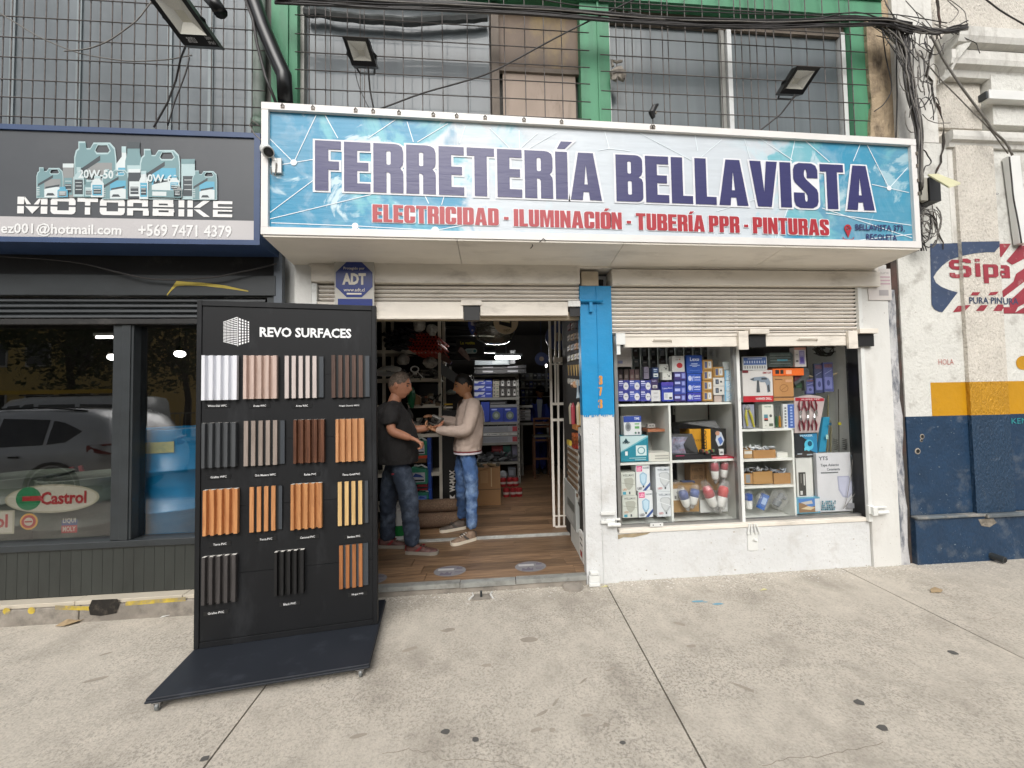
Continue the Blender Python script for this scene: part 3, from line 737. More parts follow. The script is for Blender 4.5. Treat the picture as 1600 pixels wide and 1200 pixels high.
NET=[((459,254),(414+8,217)),((459,254),(494,180)),((459,254),(489,249)),((459,254),(422,260)),((508,180),(528,216)),((575,216),(618,187)),((636,190),(646,222)),((652,222),(700,193)),((718,224),(727,197)),((422,332),(489,282)),((422,342),(580,304)),((424,348),(555,353)),((555,353),(680,360)),((555,353),(545,362)),((555,353),(566,361)),((680,360),(760,345)),((680,360),(665,372)),((680,360),(700,372)),((680,360),(650,366)),((664,306),(670,318)),((694,306),(690,320)),((765,200),(800,235)),((811,204),(812,233)),((840,208),(808,236)),((870,207),(812,240)),
       ((945,206),(952,232)),((952,232),(935,235)),((952,232),(985,236)),((1000,208),(1080,250)),((1085,205),(1090,236)),((1128,218),(1090,250)),((1163,217),(1172,247)),((1187,216),(1238,250)),((1242,219),(1235,252)),((1257,219),(1296,253)),((1344,225),(1333,252)),((1355,227),(1389,294)),((1389,294),(1418,262)),((1389,294),(1420,301)),((1389,294),(1362,288)),((1284,325),(1425,372)),((1290,333),(1424,352)),((1213,376),(1160,383)),((1213,376),(1240,386)),((1213,376),(1232,322)),((1318,378),(1425,378)),((1318,378),(1300,386)),((1318,378),(1340,386)),((1318,378),(1425,366)),((1120,330),(1185,310)),((1213,376),(1203,340))]
for i,(a,c)in enumerate(NET):q=MB();q.line(bpx(*a),bpx(*c),.0055,AY-.0045-.00002*i);q.build('pattern_line',LINE,panel)
for(u,v,r)in((459,254,.022),(555,353,.022),(680,360,.027),(1389,294,.02),(1213,376,.02),(1318,378,.018),(951,232,.008)):c=bpx(u,v);q=MB();q.disc(c[0],c[1],r,AY-.006,0,14);q.build('pattern_dot',LINE,panel)
TY=AY-.009
INK=flat('navy_print',hexc('25245c'),.35,bump=.10,bs=6,bd=.02,bstretch=(1,1,6));REDI=flat('red_print',hexc('a31f2a'),.38);WINK=flat('white_print',hexc('dcdde0'),.4)
def banner_text(s,u0,u1,vb0,vt0,vb1,vt1,mat,name,border=None,y=TY,parent=None,cls=heavy,**kw):
    """text between two ends whose baselines and cap lines are given separately at the left and the right end"""
    a0,a1,c0,c1=P(u0,vb0,y),P(u0,vt0,y),P(u1,vb1,y),P(u1,vt1,y)
    w=c0.x-a0.x
    if border:
        h_=a1.z-a0.z;res,tw=outlines(s,kw.get('track',.045),kw.get('space',.20),border,border);q=MB();kk=0
        tw_=tw
        for lp in res:
            vs,fs=loops2d([lp]);pts=[]
            for(X,Z)in vs:
                k=X/tw_;zb_=a0.z+(c0.z-a0.z)*k;zt=a1.z+(c1.z-a1.z)*k;pts.append((a0.x+w*k,y+.003-.0007*(kk%2),zb_+(zt-zb_)*Z))
            q.add(pts,fs);kk+=1
        q.build('letter_outline',WINK,parent or panel)
    for(off,mt,yy,nm)in((0.0,mat,y,name),):
        vs,fs,tw=cls(s,offset=off,**kw)
        q=MB();pts=[]
        for(X,Z)in vs:
            k=X/tw;zb_=a0.z+(c0.z-a0.z)*k;zt=a1.z+(c1.z-a1.z)*k
            pts.append((a0.x+w*k,yy,zb_+(zt-zb_)*Z))
        q.add(pts,fs);q.build(nm,mt,parent or panel)
banner_text('FERRETERÍA BELLAVISTA',492,1367,297,219,329,260,INK,'letters',.034)
banner_text('ELECTRICIDAD - ILUMINACIÓN - TUBERÍA PPR - PINTURAS',582,1296,346.5,319,368,343,REDI,'letters',.035,track=.04,space=.16)
banner_text('BELLAVISTA 373,',1337,1414,361,350,363,352,INK,'letters',None,cls=lambda s,offset=0:(*text2d(s,.018),1.0))
banner_text('RECOLETA',1354,1402,375,365,377,366.5,INK,'letters',None,cls=lambda s,offset=0:(*text2d(s,.018),1.0))
q=MB();c=bpx(1324,357)
PIN=REDI
out=[]
for i in range(15):a=rad(-30+240*i/14);out.append((c[0]+.030*math.cos(a),c[1]+.030*math.sin(a)))
out.append((c[0],c[1]-.075))
q.fill([out,[(c[0]+.015*math.cos(2*math.pi*i/12),c[1]+.015*math.sin(2*math.pi*i/12))for i in range(12)]],TY,0)
q.disc(c[0],c[1],.009,TY,0,12)
for i in range(18):
    a=rad(-200+220*i/18);a2=rad(-200+220*(i+1)/18)
    q.line((c[0]+.044*math.cos(a),c[1]-.075+.016*math.sin(a)),(c[0]+.044*math.cos(a2),c[1]-.075+.016*math.sin(a2)),.006,TY,0)
q.build('map_pin_mark',PIN,panel)
# soffit of the box: boards from the front edge back to the wall
sf=MB();zf0,zf1=az(ax0,0)-.008,az(ax1,0)-.008;zw=fl1+.022
xs=[ax0,-.25,.95,2.2,ax1]
for i in range(4):
    xa,xb=xs[i]+.002,xs[i+1]-.002;ka,kb_=(xa-ax0)/(ax1-ax0),(xb-ax0)/(ax1-ax0)
    za,zb2=zf0+(zf1-zf0)*ka,zf0+(zf1-zf0)*kb_
    q=MB();q.hexa([(xa,AY-.02,za-.012),(xb,AY-.02,zb2-.012),(xb,-.0,zw-.012),(xa,0,zw-.012)],[(xa,AY-.02,za),(xb,AY-.02,zb2),(xb,0,zw),(xa,0,zw)])
    q.build('soffit_board',SOFFIT,aw)
q=MB();q.tube([(.28,AY+.03,2.63),(.285,AY+.01,2.60),(.27,AY+.02,2.585)],.004,5);q.tube([(.33,AY-.02,2.615),(.36,AY-.03,2.64),(.375,AY-.034,2.62)],.003,5);q.build('loose_wire',CABLE,aw)
q=MB();q.prism([(ax1+.0,AY,az(ax1,0)-.02),(ax1,0,zw+.0),(ax1,0,zw+.12),(ax1,AY,az(ax1,0)+.0)],(.012,0,0));q.build('end_trim',CHAR,aw)
# ---- upper floor of the shop building
UY=.12
def ux(u,v=110,Y=UY):return P(u,v,Y).x
gz0=2.7
gl_,gr_=ux(430),ux(470)
for(u0,u1,v)in((430,470,90),(905,950,110),(1322,1362,120)):
    x0,x1=ux(u0,v),ux(u1,v);mb=MB().box(x0,UY-.06,gz0,x1,UY+.1,5.2)
    mb.build('green_column',GREEN,b)
    MB().box((x0+x1)/2+.02,UY-.075,gz0,(x0+x1)/2+.035,UY-.062,5.1).build('column_rib',GREEN,b)
bz0=P(1100,30,UY).z;bz1=P(900,12,UY).z
MB().box(gl_-.02,UY-.10,bz0+.03,ux(1362,40),UY+.1,6.4).build('green_beam',GREEN,b)
MB().box(gl_,UY-.12,bz0+.18,ux(1362,40),UY-.102,bz0+.2).build('beam_groove',GREEN,b)
def upwin(name,x0,x1,z0,z1,mat,Y=UY+.05):
    w=bpy.data.objects.new(name,None);COL.objects.link(w);put(w,b)
    return w
PANF=pm('pale_window_frame',hexc('d5d6d4'),.4,var=.06,dirt=.3,dcol=hexc('807a70'),ds=8,dthr=(.55,.7))
GRF=pm('grey_window_frame',hexc('85857f'),.5,.2,var=.12,vs=10)
# left-centre window: one wide dusty pane + boards
w1=upwin('upper_window',0,0,0,0,None)
xa,xb=ux(472),ux(768,110)
MB().box(xa+.02,UY+.04,gz0,xb-.01,UY+.05,bz0+.02).build('glass_pane',UPGL,w1)
MB().box(xa-.01,UY-.01,gz0,xa+.02,UY+.06,bz0).build('frame_post',GRF,w1)
x0,x1=ux(768),ux(780);MB().box(x0,UY-.02,gz0,x1,UY+.06,bz0).build('frame_post',pm('brown_grey_post',hexc('6d6257'),.7,var=.2,vs=8),w1)
zb_=P(840,108,UY).z
BROWN=pm('stained_brown_board',hexc('5a4632'),.55,var=.25,vs=3,dirt=.7,dcol=hexc('8a7340'),ds=2,dthr=(.5,.66),stretch=(1,1,.6))
BEIGE=pm('stained_beige_board',hexc('a59486'),.7,var=.08,vs=3,dirt=.6,dcol=hexc('64564a'),ds=3,dthr=(.54,.72),stretch=(2,1,.6))
MB().box(x1,UY+.03,zb_+.02,ux(905),UY+.045,bz0).build('brown_panel',BROWN,w1)
MB().box(x1,UY+.01,zb_-.02,ux(905),UY+.05,zb_+.018).build('frame_rail',pm('brown_grey_post',hexc('6d6257')),w1)
MB().box(x1+.03,UY+.03,gz0,ux(905)-.03,UY+.04,zb_-.022).build('beige_panel',BEIGE,w1)
# dark plastic gathered at the window head
q=MB();R=random.Random(2)
pts=[]
for i in range(28):u=476+285*i/27;pts.append(P(u,18+12*math.sin(i*.11)+R.uniform(-1.5,1.5)+6*(i/27),UY-.03))
q.tube(pts,.035,7);q.build('rolled_plastic',pm('grey_plastic_sheet',hexc('4a4c4c'),.3,var=.3,vs=12,bump=.6,bs=20),w1)
# right window: two panes, white posts
w2=upwin('upper_window',0,0,0,0,None)
pt=[950,1140,1318]
zt_=P(1100,44,UY).z
for i,u in enumerate(pt):
    x=ux(u,130);MB().box(x-.018,UY-.015,gz0,x+.022,UY+.05,zt_+.03).build('frame_post',PANF,w2)
MB().box(ux(1135,130)-.05,UY+.005,gz0,ux(1135,130)-.004,UY+.04,zt_).build('frame_post',GRF,w2)
for a,c in((950,1136),(1143,1316)):
    MB().box(ux(a,130)+.024,UY+.03,gz0,ux(c,130)-.02,UY+.04,zt_).build('glass_pane',UPGL2,w2)
MB().box(ux(950,130),UY+.0,zt_,ux(1322,130),UY+.06,bz0+.03).build('head_rail',pm('brown_grey_post',hexc('6d6257')),w2)
MB().box(gl_,.10,2.66,ux(1362,40),.14,gz0+.01).build('upper_sill',GRF,b)
# grilles: every bar a part; in-between uprights imitate reflections in the glass
def grille(label,vx,hz,x0,x1,z0,z1,Y,r=.0043,jit=.006,seed=1):
    gq=thing('window_grille',label,'grille',((x0+x1)/2,Y,z0));R=random.Random(seed)
    m0=MB().tube([(0,0,z0),(0,0,z1)],r,5).mesh('bar',RUST,True);m1=MB().tube([(x0,0,0),(x1,0,0)],r,5).mesh('bar',RUST,True)
    for x in vx:
        o=bpy.data.objects.new('bar',m0);COL.objects.link(o);o.location=(x+R.uniform(-jit,jit),Y,0);o.rotation_euler=(0,0,0);put(o,gq)
    for z in hz:
        o=bpy.data.objects.new('bar',m1);COL.objects.link(o);o.location=(0,Y-.011,z+R.uniform(-jit,jit));put(o,gq)
    return gq
GYY=-.02
def gx(u,v=110):return P(u,v,GYY).x
hz=[P(560,v,GYY).z for v in(31,60,90,120,150)]
dz_=(hz[0]-hz[-1])/4;hz=[hz[0]+dz_*k for k in range(-8,4)];hz=[z for z in hz if z>2.75];hz=[hz[0]]+hz[1:]
grille('dark iron window grille over the dusty window left of the green middle column',[gx(u)for u in(484,492,508,517,543,563,569,600,631,661,691,731,765,790,821,850,879)],[hz[0]-dz_*0+0*i for i in()]+[P(560,v,GYY).z for v in(-22,4,30,59,88,116,144,172)],gx(462),gx(921),2.75,5.1,GYY,seed=1)  # a few uprights added between the iron bars as their mirror images
grille('dark iron window grille over the pair of white framed panes',[gx(u)for u in(963,976,990,1004,1017,1036,1045,1073,1100,1127,1150,1161,1173,1184,1198,1210,1237,1262,1289,1316,1332)],[P(1120,v,GYY).z for v in(15,42,69,97,123,152,180,205)],gx(938),gx(1354),2.75,5.1,GYY,seed=2)  # some extra uprights stand in for bars reflected in the panes
# upper wall mass, roof
MB().box(sx0,.22,2.66,3.56,.5,6.4).build('upper_wall',GREYW,b)
MB().box(sx0,-.04,6.4,3.56,.5,6.6).build('parapet',GREEN,b)
# interior shell
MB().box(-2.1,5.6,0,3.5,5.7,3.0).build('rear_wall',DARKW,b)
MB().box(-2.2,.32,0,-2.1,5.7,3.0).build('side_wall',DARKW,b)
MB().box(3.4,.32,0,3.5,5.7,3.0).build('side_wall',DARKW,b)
MB().box(-2.2,1.9,2.9,3.5,5.7,3.0).build('ceiling',DARKW,b);MB().box(-2.2,.12,2.9,3.5,1.898,3.0).build('ceiling',PVCW,b)  # front part is out of view, made white to bounce light inwards
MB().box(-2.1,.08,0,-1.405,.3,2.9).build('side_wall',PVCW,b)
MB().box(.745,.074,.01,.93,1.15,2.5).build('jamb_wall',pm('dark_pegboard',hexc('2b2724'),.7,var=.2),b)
# floor: plank by plank
fb=tag(MB().box(-2.1,.10,-.02,3.4,5.6,thr_z-.012).box(-1.4,-.022,-.02,.702,.098,thr_z-.012).build('shop_floor',CONCD),kind='structure')
R=random.Random(11);n=0;y=.035
# doorstep planks in front of the track, the rest behind it
pm_={}
def plank(x0,x1,y0,y1):
    k=(round(x1-x0,2),round(y1-y0,3))
    if k not in pm_:pm_[k]=MB().box(.001,.001,-.010,k[0]-.001,k[1]-.001,0).mesh('plank',PLANK)
    o=bpy.data.objects.new('plank',pm_[k]);COL.objects.link(o);o.location=(x0,y0,thr_z+R.uniform(-.0006,.0006));put(o,fb)
pw=.158
while y<5.4:
    x=-1.4-R.random()*.9
    while x<1.2:
        L_=1.22;x1=min(x+L_,1.3)
        if x1-max(x,-1.4)>.1:plank(max(x,-1.4),x1,y,y+pw)
        x=x1
        if x>=1.3:break
    y+=pw
    if abs(y-.98)<.08:y=1.03
ty=(G(690,845,thr_z).y+G(890,834,thr_z).y)/2
q=MB();q.box(-1.4,ty-.035,thr_z+.001,.86,ty+.035,thr_z+.012);q.box(-1.4,ty-.008,thr_z+.012,.86,ty+.006,thr_z+.017);q.build('door_track',pm('worn_white_track',hexc('b5b5b0'),.5,.2,var=.15,vs=20,dirt=.6,dcol=hexc('5f5b55'),ds=9),fb)
# metal nosing, three lengths
NOS=pm('scuffed_metal_nosing',hexc('a3a49f'),.45,.4,var=.15,vs=12,dirt=.5,dcol=hexc('5b5750'),ds=8,dthr=(.5,.7))
for(x0,x1,dz)in((-1.4,-.302,0.002),(-.298,.132,-.002),(.138,.70,.001)):
    q=MB();q.box(x0,-.035,thr_z-.032+dz,x1,-.024,thr_z+.002+dz);q.box(x0,-.024,thr_z-.004+dz,x1,.03,thr_z+.003+dz);q.build('metal_nosing',NOS,fb)
MB().box(-1.4,-.024,0,.70,0.0,thr_z-.035).build('step_base',KERB,fb)
q=MB();c=G(898,925);q.lathe((c.x,-.05,0),[(.085,0),(.08,.022),(.05,.03)],12);q.build('cement_lump',KERB,fb)
q=MB();c=G(752,932);q.box(c.x-.008,c.y-.02,0,c.x+.008,c.y+.0,.045,1);q.box(c.x-.07,c.y-.06,-.0,c.x+.07,c.y+.03,.006,0);q.tube([(c.x-.09,c.y-.05,.006),(c.x-.06,c.y+.0,.012),(c.x-.07,c.y+.05,.006)],.007,5,2);q.tube([(c.x+.09,c.y-.05,.006),(c.x+.07,c.y+.0,.012),(c.x+.08,c.y+.05,.006)],.007,5,2);q.build('floor_bolt',[KERB,CHAR,WHITE],fb)
# worn stickers on the step
STK=[flat('sticker_grey',hexc('807e80'),.5),flat('sticker_pale',hexc('b5b3b2'),.5),flat('sticker_mauve',hexc('67616c'),.5)]
for(u,v)in((703,892),(829,885),(578,905)):
    c=G(u,v,thr_z+.003);q=MB(Matrix.Translation(c)@ Matrix.Rotation(rad(-90),4,'X'))
    q.disc(0,0,.132,0,0,28,.105);q.rect(-.10,.012,.03,.05,-.0005,1);q.rect(-.09,.065,.07,.078,-.0005,2)
    q.poly([(-.08,-.075),(-.07,-.02),(-.04,-.05),(-.02,-.01),(0,-.05),(.02,-.02),(.015,-.08)],-.0005,2);q.rect(.04,-.03,.11,-.018,-.0005,2);q.rect(.04,-.055,.09,-.045,-.0005,2);q.rect(.05,.03,.1,.06,-.0005,2)
    st=q.build('floor_sticker',STK,fb)
# ================================================================ dark motor shop (left)
ls=thing('motor_shop','dark charcoal motor parts shop with glazed front at the left','building',(-3.6,.1,0))
lx0,lx1=-7.0,-1.63
LZ={k:P(150,v,0).z for k,v in dict(h=392,a=431,b=464,c=474,d=486,e=503).items()}
zt0=P(187,508,0).z;zs0=P(100,847,0).z
q=MB();q.box(lx0,-.02,LZ['a'],lx1-.03,.3,2.80);q.build('shutter_housing',BLACKB,ls)
q=MB();q.box(lx0,-.05,LZ['b']+.0,lx1-.03,-.022,LZ['a']-.004);q.build('fascia_panel',CHAR,ls,bevel=.004)
# yellow brush stroke on the fascia
YS=flat('yellow_chalk_stroke',hexc('b3a04a'),.8,var=.2)
q=MB()
pts=[P(u,v,-.052)for u,v in((261,461),(268,452),(276,443),(290,443),(320,444.5),(350,448),(388,455))]
ws=[.007,.010,.02,.014,.012,.011,.004]
for i in range(len(pts)-1):
    a,c=pts[i],pts[i+1];q.add([(a.x,-.0525,a.z-ws[i]),(c.x,-.0525,c.z-ws[i+1]),(c.x,-.0525,c.z+ws[i+1]),(a.x,-.0525,a.z+ws[i])],[(0,1,2,3)])
q.build('yellow_stroke',YS,ls)
rs=bpy.data.objects.new('roller_shutter',None);COL.objects.link(rs);put(rs,ls)
zz=LZ['b']-.01
for i in range(4):
    q=MB();q.prism([(lx0,.0,zz),(lx0,-.018,zz-.012),(lx0,-.022,zz-.028),(lx0,0,zz-.038),(lx0,.02,zz-.038),(lx0,.02,zz)],(lx1-.12-lx0,0,0));q.build('slat',CHAR,rs);zz-=.04
MB().box(lx0,-.045,zt0+.0,lx1-.1,-.005,zz-.004).build('bottom_rail',BLACKB,rs,bevel=.003)
xm1=P(193,680,0).x
MB().box(xm1-.065,-.02,zs0,xm1+.075,.10,zt0).build('mullion',CHAR,ls,bevel=.004)
MB().box(xm1+.0,-.028,zs0,xm1+.06,-.021,zt0).build('mullion',CHAR,ls,bevel=.003)
MB().box(lx0,-.03,zs0-.05,lx1-.1,.10,zs0-.002).build('sill_rail',CHAR,ls,bevel=.004)
MB().box(lx0,.045,zs0,xm1-.067,.052,zt0).build('glass_pane',GL_DARK,ls)
MB().box(xm1+.077,.045,zs0,lx1-.1,.052,zt0).build('glass_pane',GL_DARK,ls)
MB().box(lx1-.1,-.03,.15,lx1-.03,.2,LZ['a']).build('side_post',CHAR,ls)
zl=P(150,928,0).z
x=lx0;bd=MB().box(0.001,-.012,zl,.069,.02,zs0-.052).mesh('board',CHAR2)
while x<lx1-.12:
    o=bpy.data.objects.new('board',bd);COL.objects.link(o);o.location=(x,0,0);put(o,ls);x+=.070
MB().box(lx0,.022,0,lx1-.1,.1,zs0-.05).build('plinth_wall',BLACKB,ls)
# ledge and kerb step
xk=[-8,-6.4,-4.6,P(128,935,-.05).x,P(293,925,-.05).x,lx1-.01]
for i in range(len(xk)-1):
    MB().box(xk[i]+.002,-.10,zl-.03,xk[i+1]-.002,-.012,zl-.002+.001*(i%2)).build('ledge_stone',STONE,ls,bevel=.003)
xk=[-8,-6,-4.9,P(126,955,-.1).x,P(215,950,-.1).x+1.6]
for i in range(len(xk)-1):
    MB().box(xk[i]+.004,-.115,-.02,min(xk[i+1],lx1)-.004,.02,zl-.032).build('step_block',KERB,ls,bevel=.006)
q=MB();q.box(lx1-.17,-.105,-.01,-1.42,.02,zl-.03);q.build('rubble_edge',KERB,ls)
yk=-.1165
def ykp(u,v):c=P(u,v,yk);return(c.x,c.z)
for(u0,v0,u1,v1)in((86,949,148,951),(196,943,290,936)):
    a=ykp(u0,v0);c=ykp(u1,v1);q=MB();q.poly([(a[0],a[1]-.016),(c[0],c[1]-.014),(c[0],c[1]+.014),(a[0],a[1]+.014)],yk);q.build('yellow_marking',YELP,ls)
for(u,v)in((10,955),(49,954)):c=ykp(u,v);q=MB();q.disc(c[0],c[1],.024,yk,0,12);q.build('yellow_marking',YELP,ls)
c=ykp(163,948);q=MB();q.poly([(c[0]-.09,c[1]-.05),(c[0]-.02,c[1]-.062),(c[0]+.08,c[1]-.05),(c[0]+.1,c[1]+.01),(c[0]+.085,c[1]+.05),(c[0]-.08,c[1]+.052),(c[0]-.10,c[1]+.0)],yk-.001);q.build('oil_stain',pm('oily_black',hexc('191613'),.5,var=.3,vs=30,dirt=.6,dcol=hexc('5a5249'),ds=25),ls)
# interior of the motor shop
q=MB();q.box(lx0,3.0,0,lx1-.02,3.1,2.8);q.build('rear_wall',DARKW,ls)
MB().box(lx0-.1,0,0,lx0,3.1,2.8).build('side_wall',DARKW,ls)
MB().box(lx1-.03,.10,0,lx1+.05,3.1,2.8).build('side_wall',pm('interior_brown_wall',hexc('4a4238'),.8),ls)
MB().box(lx0,.1,2.6,lx1,3.1,2.8).build('ceiling',DARKW,ls)
MB().box(lx0,.1,0.02,lx1-.03,3.0,.12).build('interior_floor',DARKW,ls)
# upper part of left building: large window behind a grille
LY=.12
lz0=2.75
q=MB();q.box(lx0,LY,lz0,P(392,100,LY).x,LY+.04,5.2);q.build('upper_glass',UPGL,ls)
for u in(-130,20,124,266,330,392):
    x=P(u,130,LY).x;MB().box(x-.018,LY-.012,lz0,x+.018,LY-.001,5.2).build('frame_post',pm('dull_alu_frame',hexc('7e8688'),.5,.3,var=.1),ls)
q=MB();q.box(P(396,100,LY).x,LY-.02,2.62,-1.60,LY+.3,5.6);q.build('end_wall',GREYW,ls)
q=MB();a=P(404,195,.05);t=P(400,0,.05);q.tube([(a.x,.05,2.6),(a.x,.05,5.6)],.045,12);q.tube([(a.x,.05,a.z-.03),(a.x,.05,a.z+.03)],.055,12);q.build('drain_pipe',pm('grey_green_pipe',hexc('7e8880'),.55,var=.2,vs=6,dirt=.4,dcol=hexc('4a8a62'),ds=4),ls,smooth=True)
MB().box(lx0,LY,5.2,-1.6,.6,6.8).build('upper_wall',GREYW,ls)
MB().box(P(437,430,-.02).x-.03,-.045,.2,P(437,430,-.02).x+.03,.0,2.66).build('square_post',pm('grey_square_tube',hexc('5b6168'),.45,.3,var=.1,dirt=.3,dcol=hexc('a8a49a'),ds=8,dthr=(.6,.7)),ls)
GY2=-.03
vx=[P(u,110,GY2).x for u in(-64,-30,4,18,36,52,69,87,104,123,140,156,175,190,210,226,244,262,280,295,314,330,348,364,382,395)]  # real bars plus in-between ones that imitate their reflection in the glass
hzl=[P(200,v,GY2).z for v in(-24,6,38,69,100,133,162,191)]
grille('dark iron window grille over the grey glass above the dark banner',vx,hzl,-6.2,P(416,110,GY2).x,2.75,5.2,GY2,seed=4)
# banner of the motor shop
ms=thing('shop_sign','dark grey navy framed banner picturing oil cans at the left','sign',(-3.4,-.2,3.0))
SY=-.30
a,c=P(408,207,SY),P(408,382,SY)
sz0_,sz1_=P(200,381,SY).z,P(200,202,SY).z
mx1=a.x
MB().box(-6.6,SY+.01,sz0_+.005,mx1-.005,-.052,sz1_-.005).build('box_body',NAVY,ms)
for(x0,x1,z0,z1)in((-6.6,mx1,sz1_-.035,sz1_),(-6.6,mx1,sz0_,sz0_+.035),(mx1-.04,mx1,sz0_+.036,sz1_-.036)):
    MB().box(x0,SY-.012,z0,x1,SY+.012,z1).build('frame_bar',NAVY,ms)
DK=pm('grey_print_vinyl',hexc('45484c'),.42,var=.06,vs=3,dirt=.15,dcol=hexc('66686a'),ds=2);LG=pm('pale_print_vinyl',hexc('b9b6b6'),.45,var=.03)
zb_=(P(200,343.5,SY).z+P(400,343,SY).z)/2
q=MB();q.rect(-6.6,zb_,mx1-.042,sz1_-.036,SY,0);q.rect(-6.6,sz0_+.036,mx1-.042,zb_-.0005,SY,1);sp_=q.build('printed_panel',[DK,LG],ms)
LW=flat('offwhite_print',hexc('dededc'),.4)
q=MB()
def sx_(u,v):c=P(u,v,SY-.003);return c.x,c.z
def stxt(s,u0,u1,v0,v1,bold=.012,mat=LW,nm='letters'):
    a=sx_(u0,v1);c=sx_(u1,v0);c2=sx_(u1,v1);q=MB()
    vs,fs=text2d(s,bold);z0=(a[1]+c2[1])/2;z1=(sx_(u0,v0)[1]+c[1])/2
    q.flat2(vs,fs,a[0],z0,c[0]-a[0],z1-z0,SY-.003);q.build(nm,mat,sp_)
stxt('ez001@hotmail.com',1,190,349,370,.022)
stxt('+569 7471 4379',216,362,351,370,.022)
# wide two-bar capitals MOTORBIKE with a slit through the middle
def wide(ch,x,w,q,y):
    t=.23;s=.50;g_=.055;cnt=[0]
    def R_(x0,z0,x1,z1):cnt[0]+=1;q.rect(x+x0*w,z0,x+x1*w,z1,y-.0003*cnt[0])
    lo,hi=s-g_,s+g_
    sw=.27
    if ch=='M':
        q.poly([(x,0),(x+.22*w,0),(x+.22*w,lo),(x,lo)],y);q.poly([(x+.78*w,0),(x+w,0),(x+w,lo),(x+.78*w,lo)],y)
        q.poly([(x+.26*w,lo),(x+.5*w,0),(x+.74*w,lo)],y)
        q.poly([(x,hi),(x+.22*w,hi),(x+.22*w,.98),(x+.25*w,1),(x,1)],y);q.poly([(x+.78*w,hi),(x+w,hi),(x+w,1),(x+.78*w,1)],y)
        q.poly([(x+.25*w,1),(x+.22*w,.9),(x+.3*w,hi),(x+.46*w,hi)],y);q.poly([(x+.75*w,1),(x+.54*w,hi),(x+.7*w,hi),(x+.78*w,.9)],y)
    elif ch in 'OD':
        q.fill([[(x+p[0]*w,p[1])for p in rr(0,hi,1,1,(0,0,.18,.18))[:]],[(x+p[0]*w,p[1])for p in[(sw,hi),(1-sw,hi),(1-sw,1-t),(sw,1-t)]]],y)if False else None
        q.poly([(x,hi),(x+sw*w,hi),(x+sw*w,1-t),(x+.14*w,1),(x+.05*w,.95),(x,.82)],y)
        q.poly([(x+sw*w,1-t),(x+(1-sw)*w,1-t),(x+.86*w,1),(x+.14*w,1)],y)
        q.poly([(x+w,hi),(x+w,.82),(x+.95*w,.95),(x+.86*w,1),(x+(1-sw)*w,1-t),(x+(1-sw)*w,hi)],y)
        q.poly([(x,lo),(x,.18),(x+.05*w,.05),(x+.14*w,0),(x+sw*w,t),(x+sw*w,lo)],y)
        q.poly([(x+sw*w,t),(x+.14*w,0),(x+.86*w,0),(x+(1-sw)*w,t)],y)
        q.poly([(x+w,lo),(x+(1-sw)*w,lo),(x+(1-sw)*w,t),(x+.86*w,0),(x+.95*w,.05),(x+w,.18)],y)
    elif ch=='T':R_(0,1-t,1,1);R_(.37,hi,.63,1-t);R_(.37,0,.63,lo)
    elif ch=='R':
        R_(0,hi,sw,1-t);R_(0,1-t,.95,1);R_(.95-sw,hi,.95,1-t);R_(0,0,sw,lo-t*.6);R_(0,lo-t*.6,.97,lo);R_(1-sw,0,1,lo-t*.6)
    elif ch=='B':
        R_(0,hi,sw,1-t);R_(0,1-t,.93,1);R_(.95-sw,hi+.0,.95,1-t);R_(0,hi,.94,hi+.10);R_(0,0,sw,lo);R_(0,0,.96,t);R_(1-sw,t,1,lo-.1);R_(sw,lo-.10,.98,lo)
    elif ch=='I':R_(0,0,1,lo);R_(0,hi,1,1)
    elif ch=='K':
        R_(0,0,.24,lo);R_(0,hi,.24,1);q.poly([(x+.28*w,hi),(x+.55*w,hi),(x+w,1),(x+.68*w,1)],y);q.poly([(x+.28*w,lo),(x+.72*w,0),(x+w,0),(x+.55*w,lo)],y)
    elif ch=='E':R_(0,1-t*.8,1,1);R_(0,hi,.25,1-t*.8);R_(.25,hi,1,hi+.09);R_(0,0,1,t*.8);R_(0,t*.8,.25,lo);R_(.25,lo-.10,1,lo)
a=sx_(27,334);c=sx_(362,339);a1=sx_(27,309);c1=sx_(362,313)
z0=(a[1]+c[1])/2;z1=(a1[1]+c1[1])/2
SPAN=[('M',27,74),('O',79,118),('T',121,153),('O',156,195),('R',199,233),('B',239,273),('I',279,288),('K',293,328),('E',333,363)]
for ch,u0,u1 in SPAN:
    xa,xb=sx_(u0,325)[0],sx_(u1,325)[0];qq=MB(Matrix.Translation((0,SY-.003,z0))@ Matrix.Diagonal((1,1,z1-z0,1)));wide(ch,xa,xb-xa,qq,0);qq.build('letters',LW,sp_)
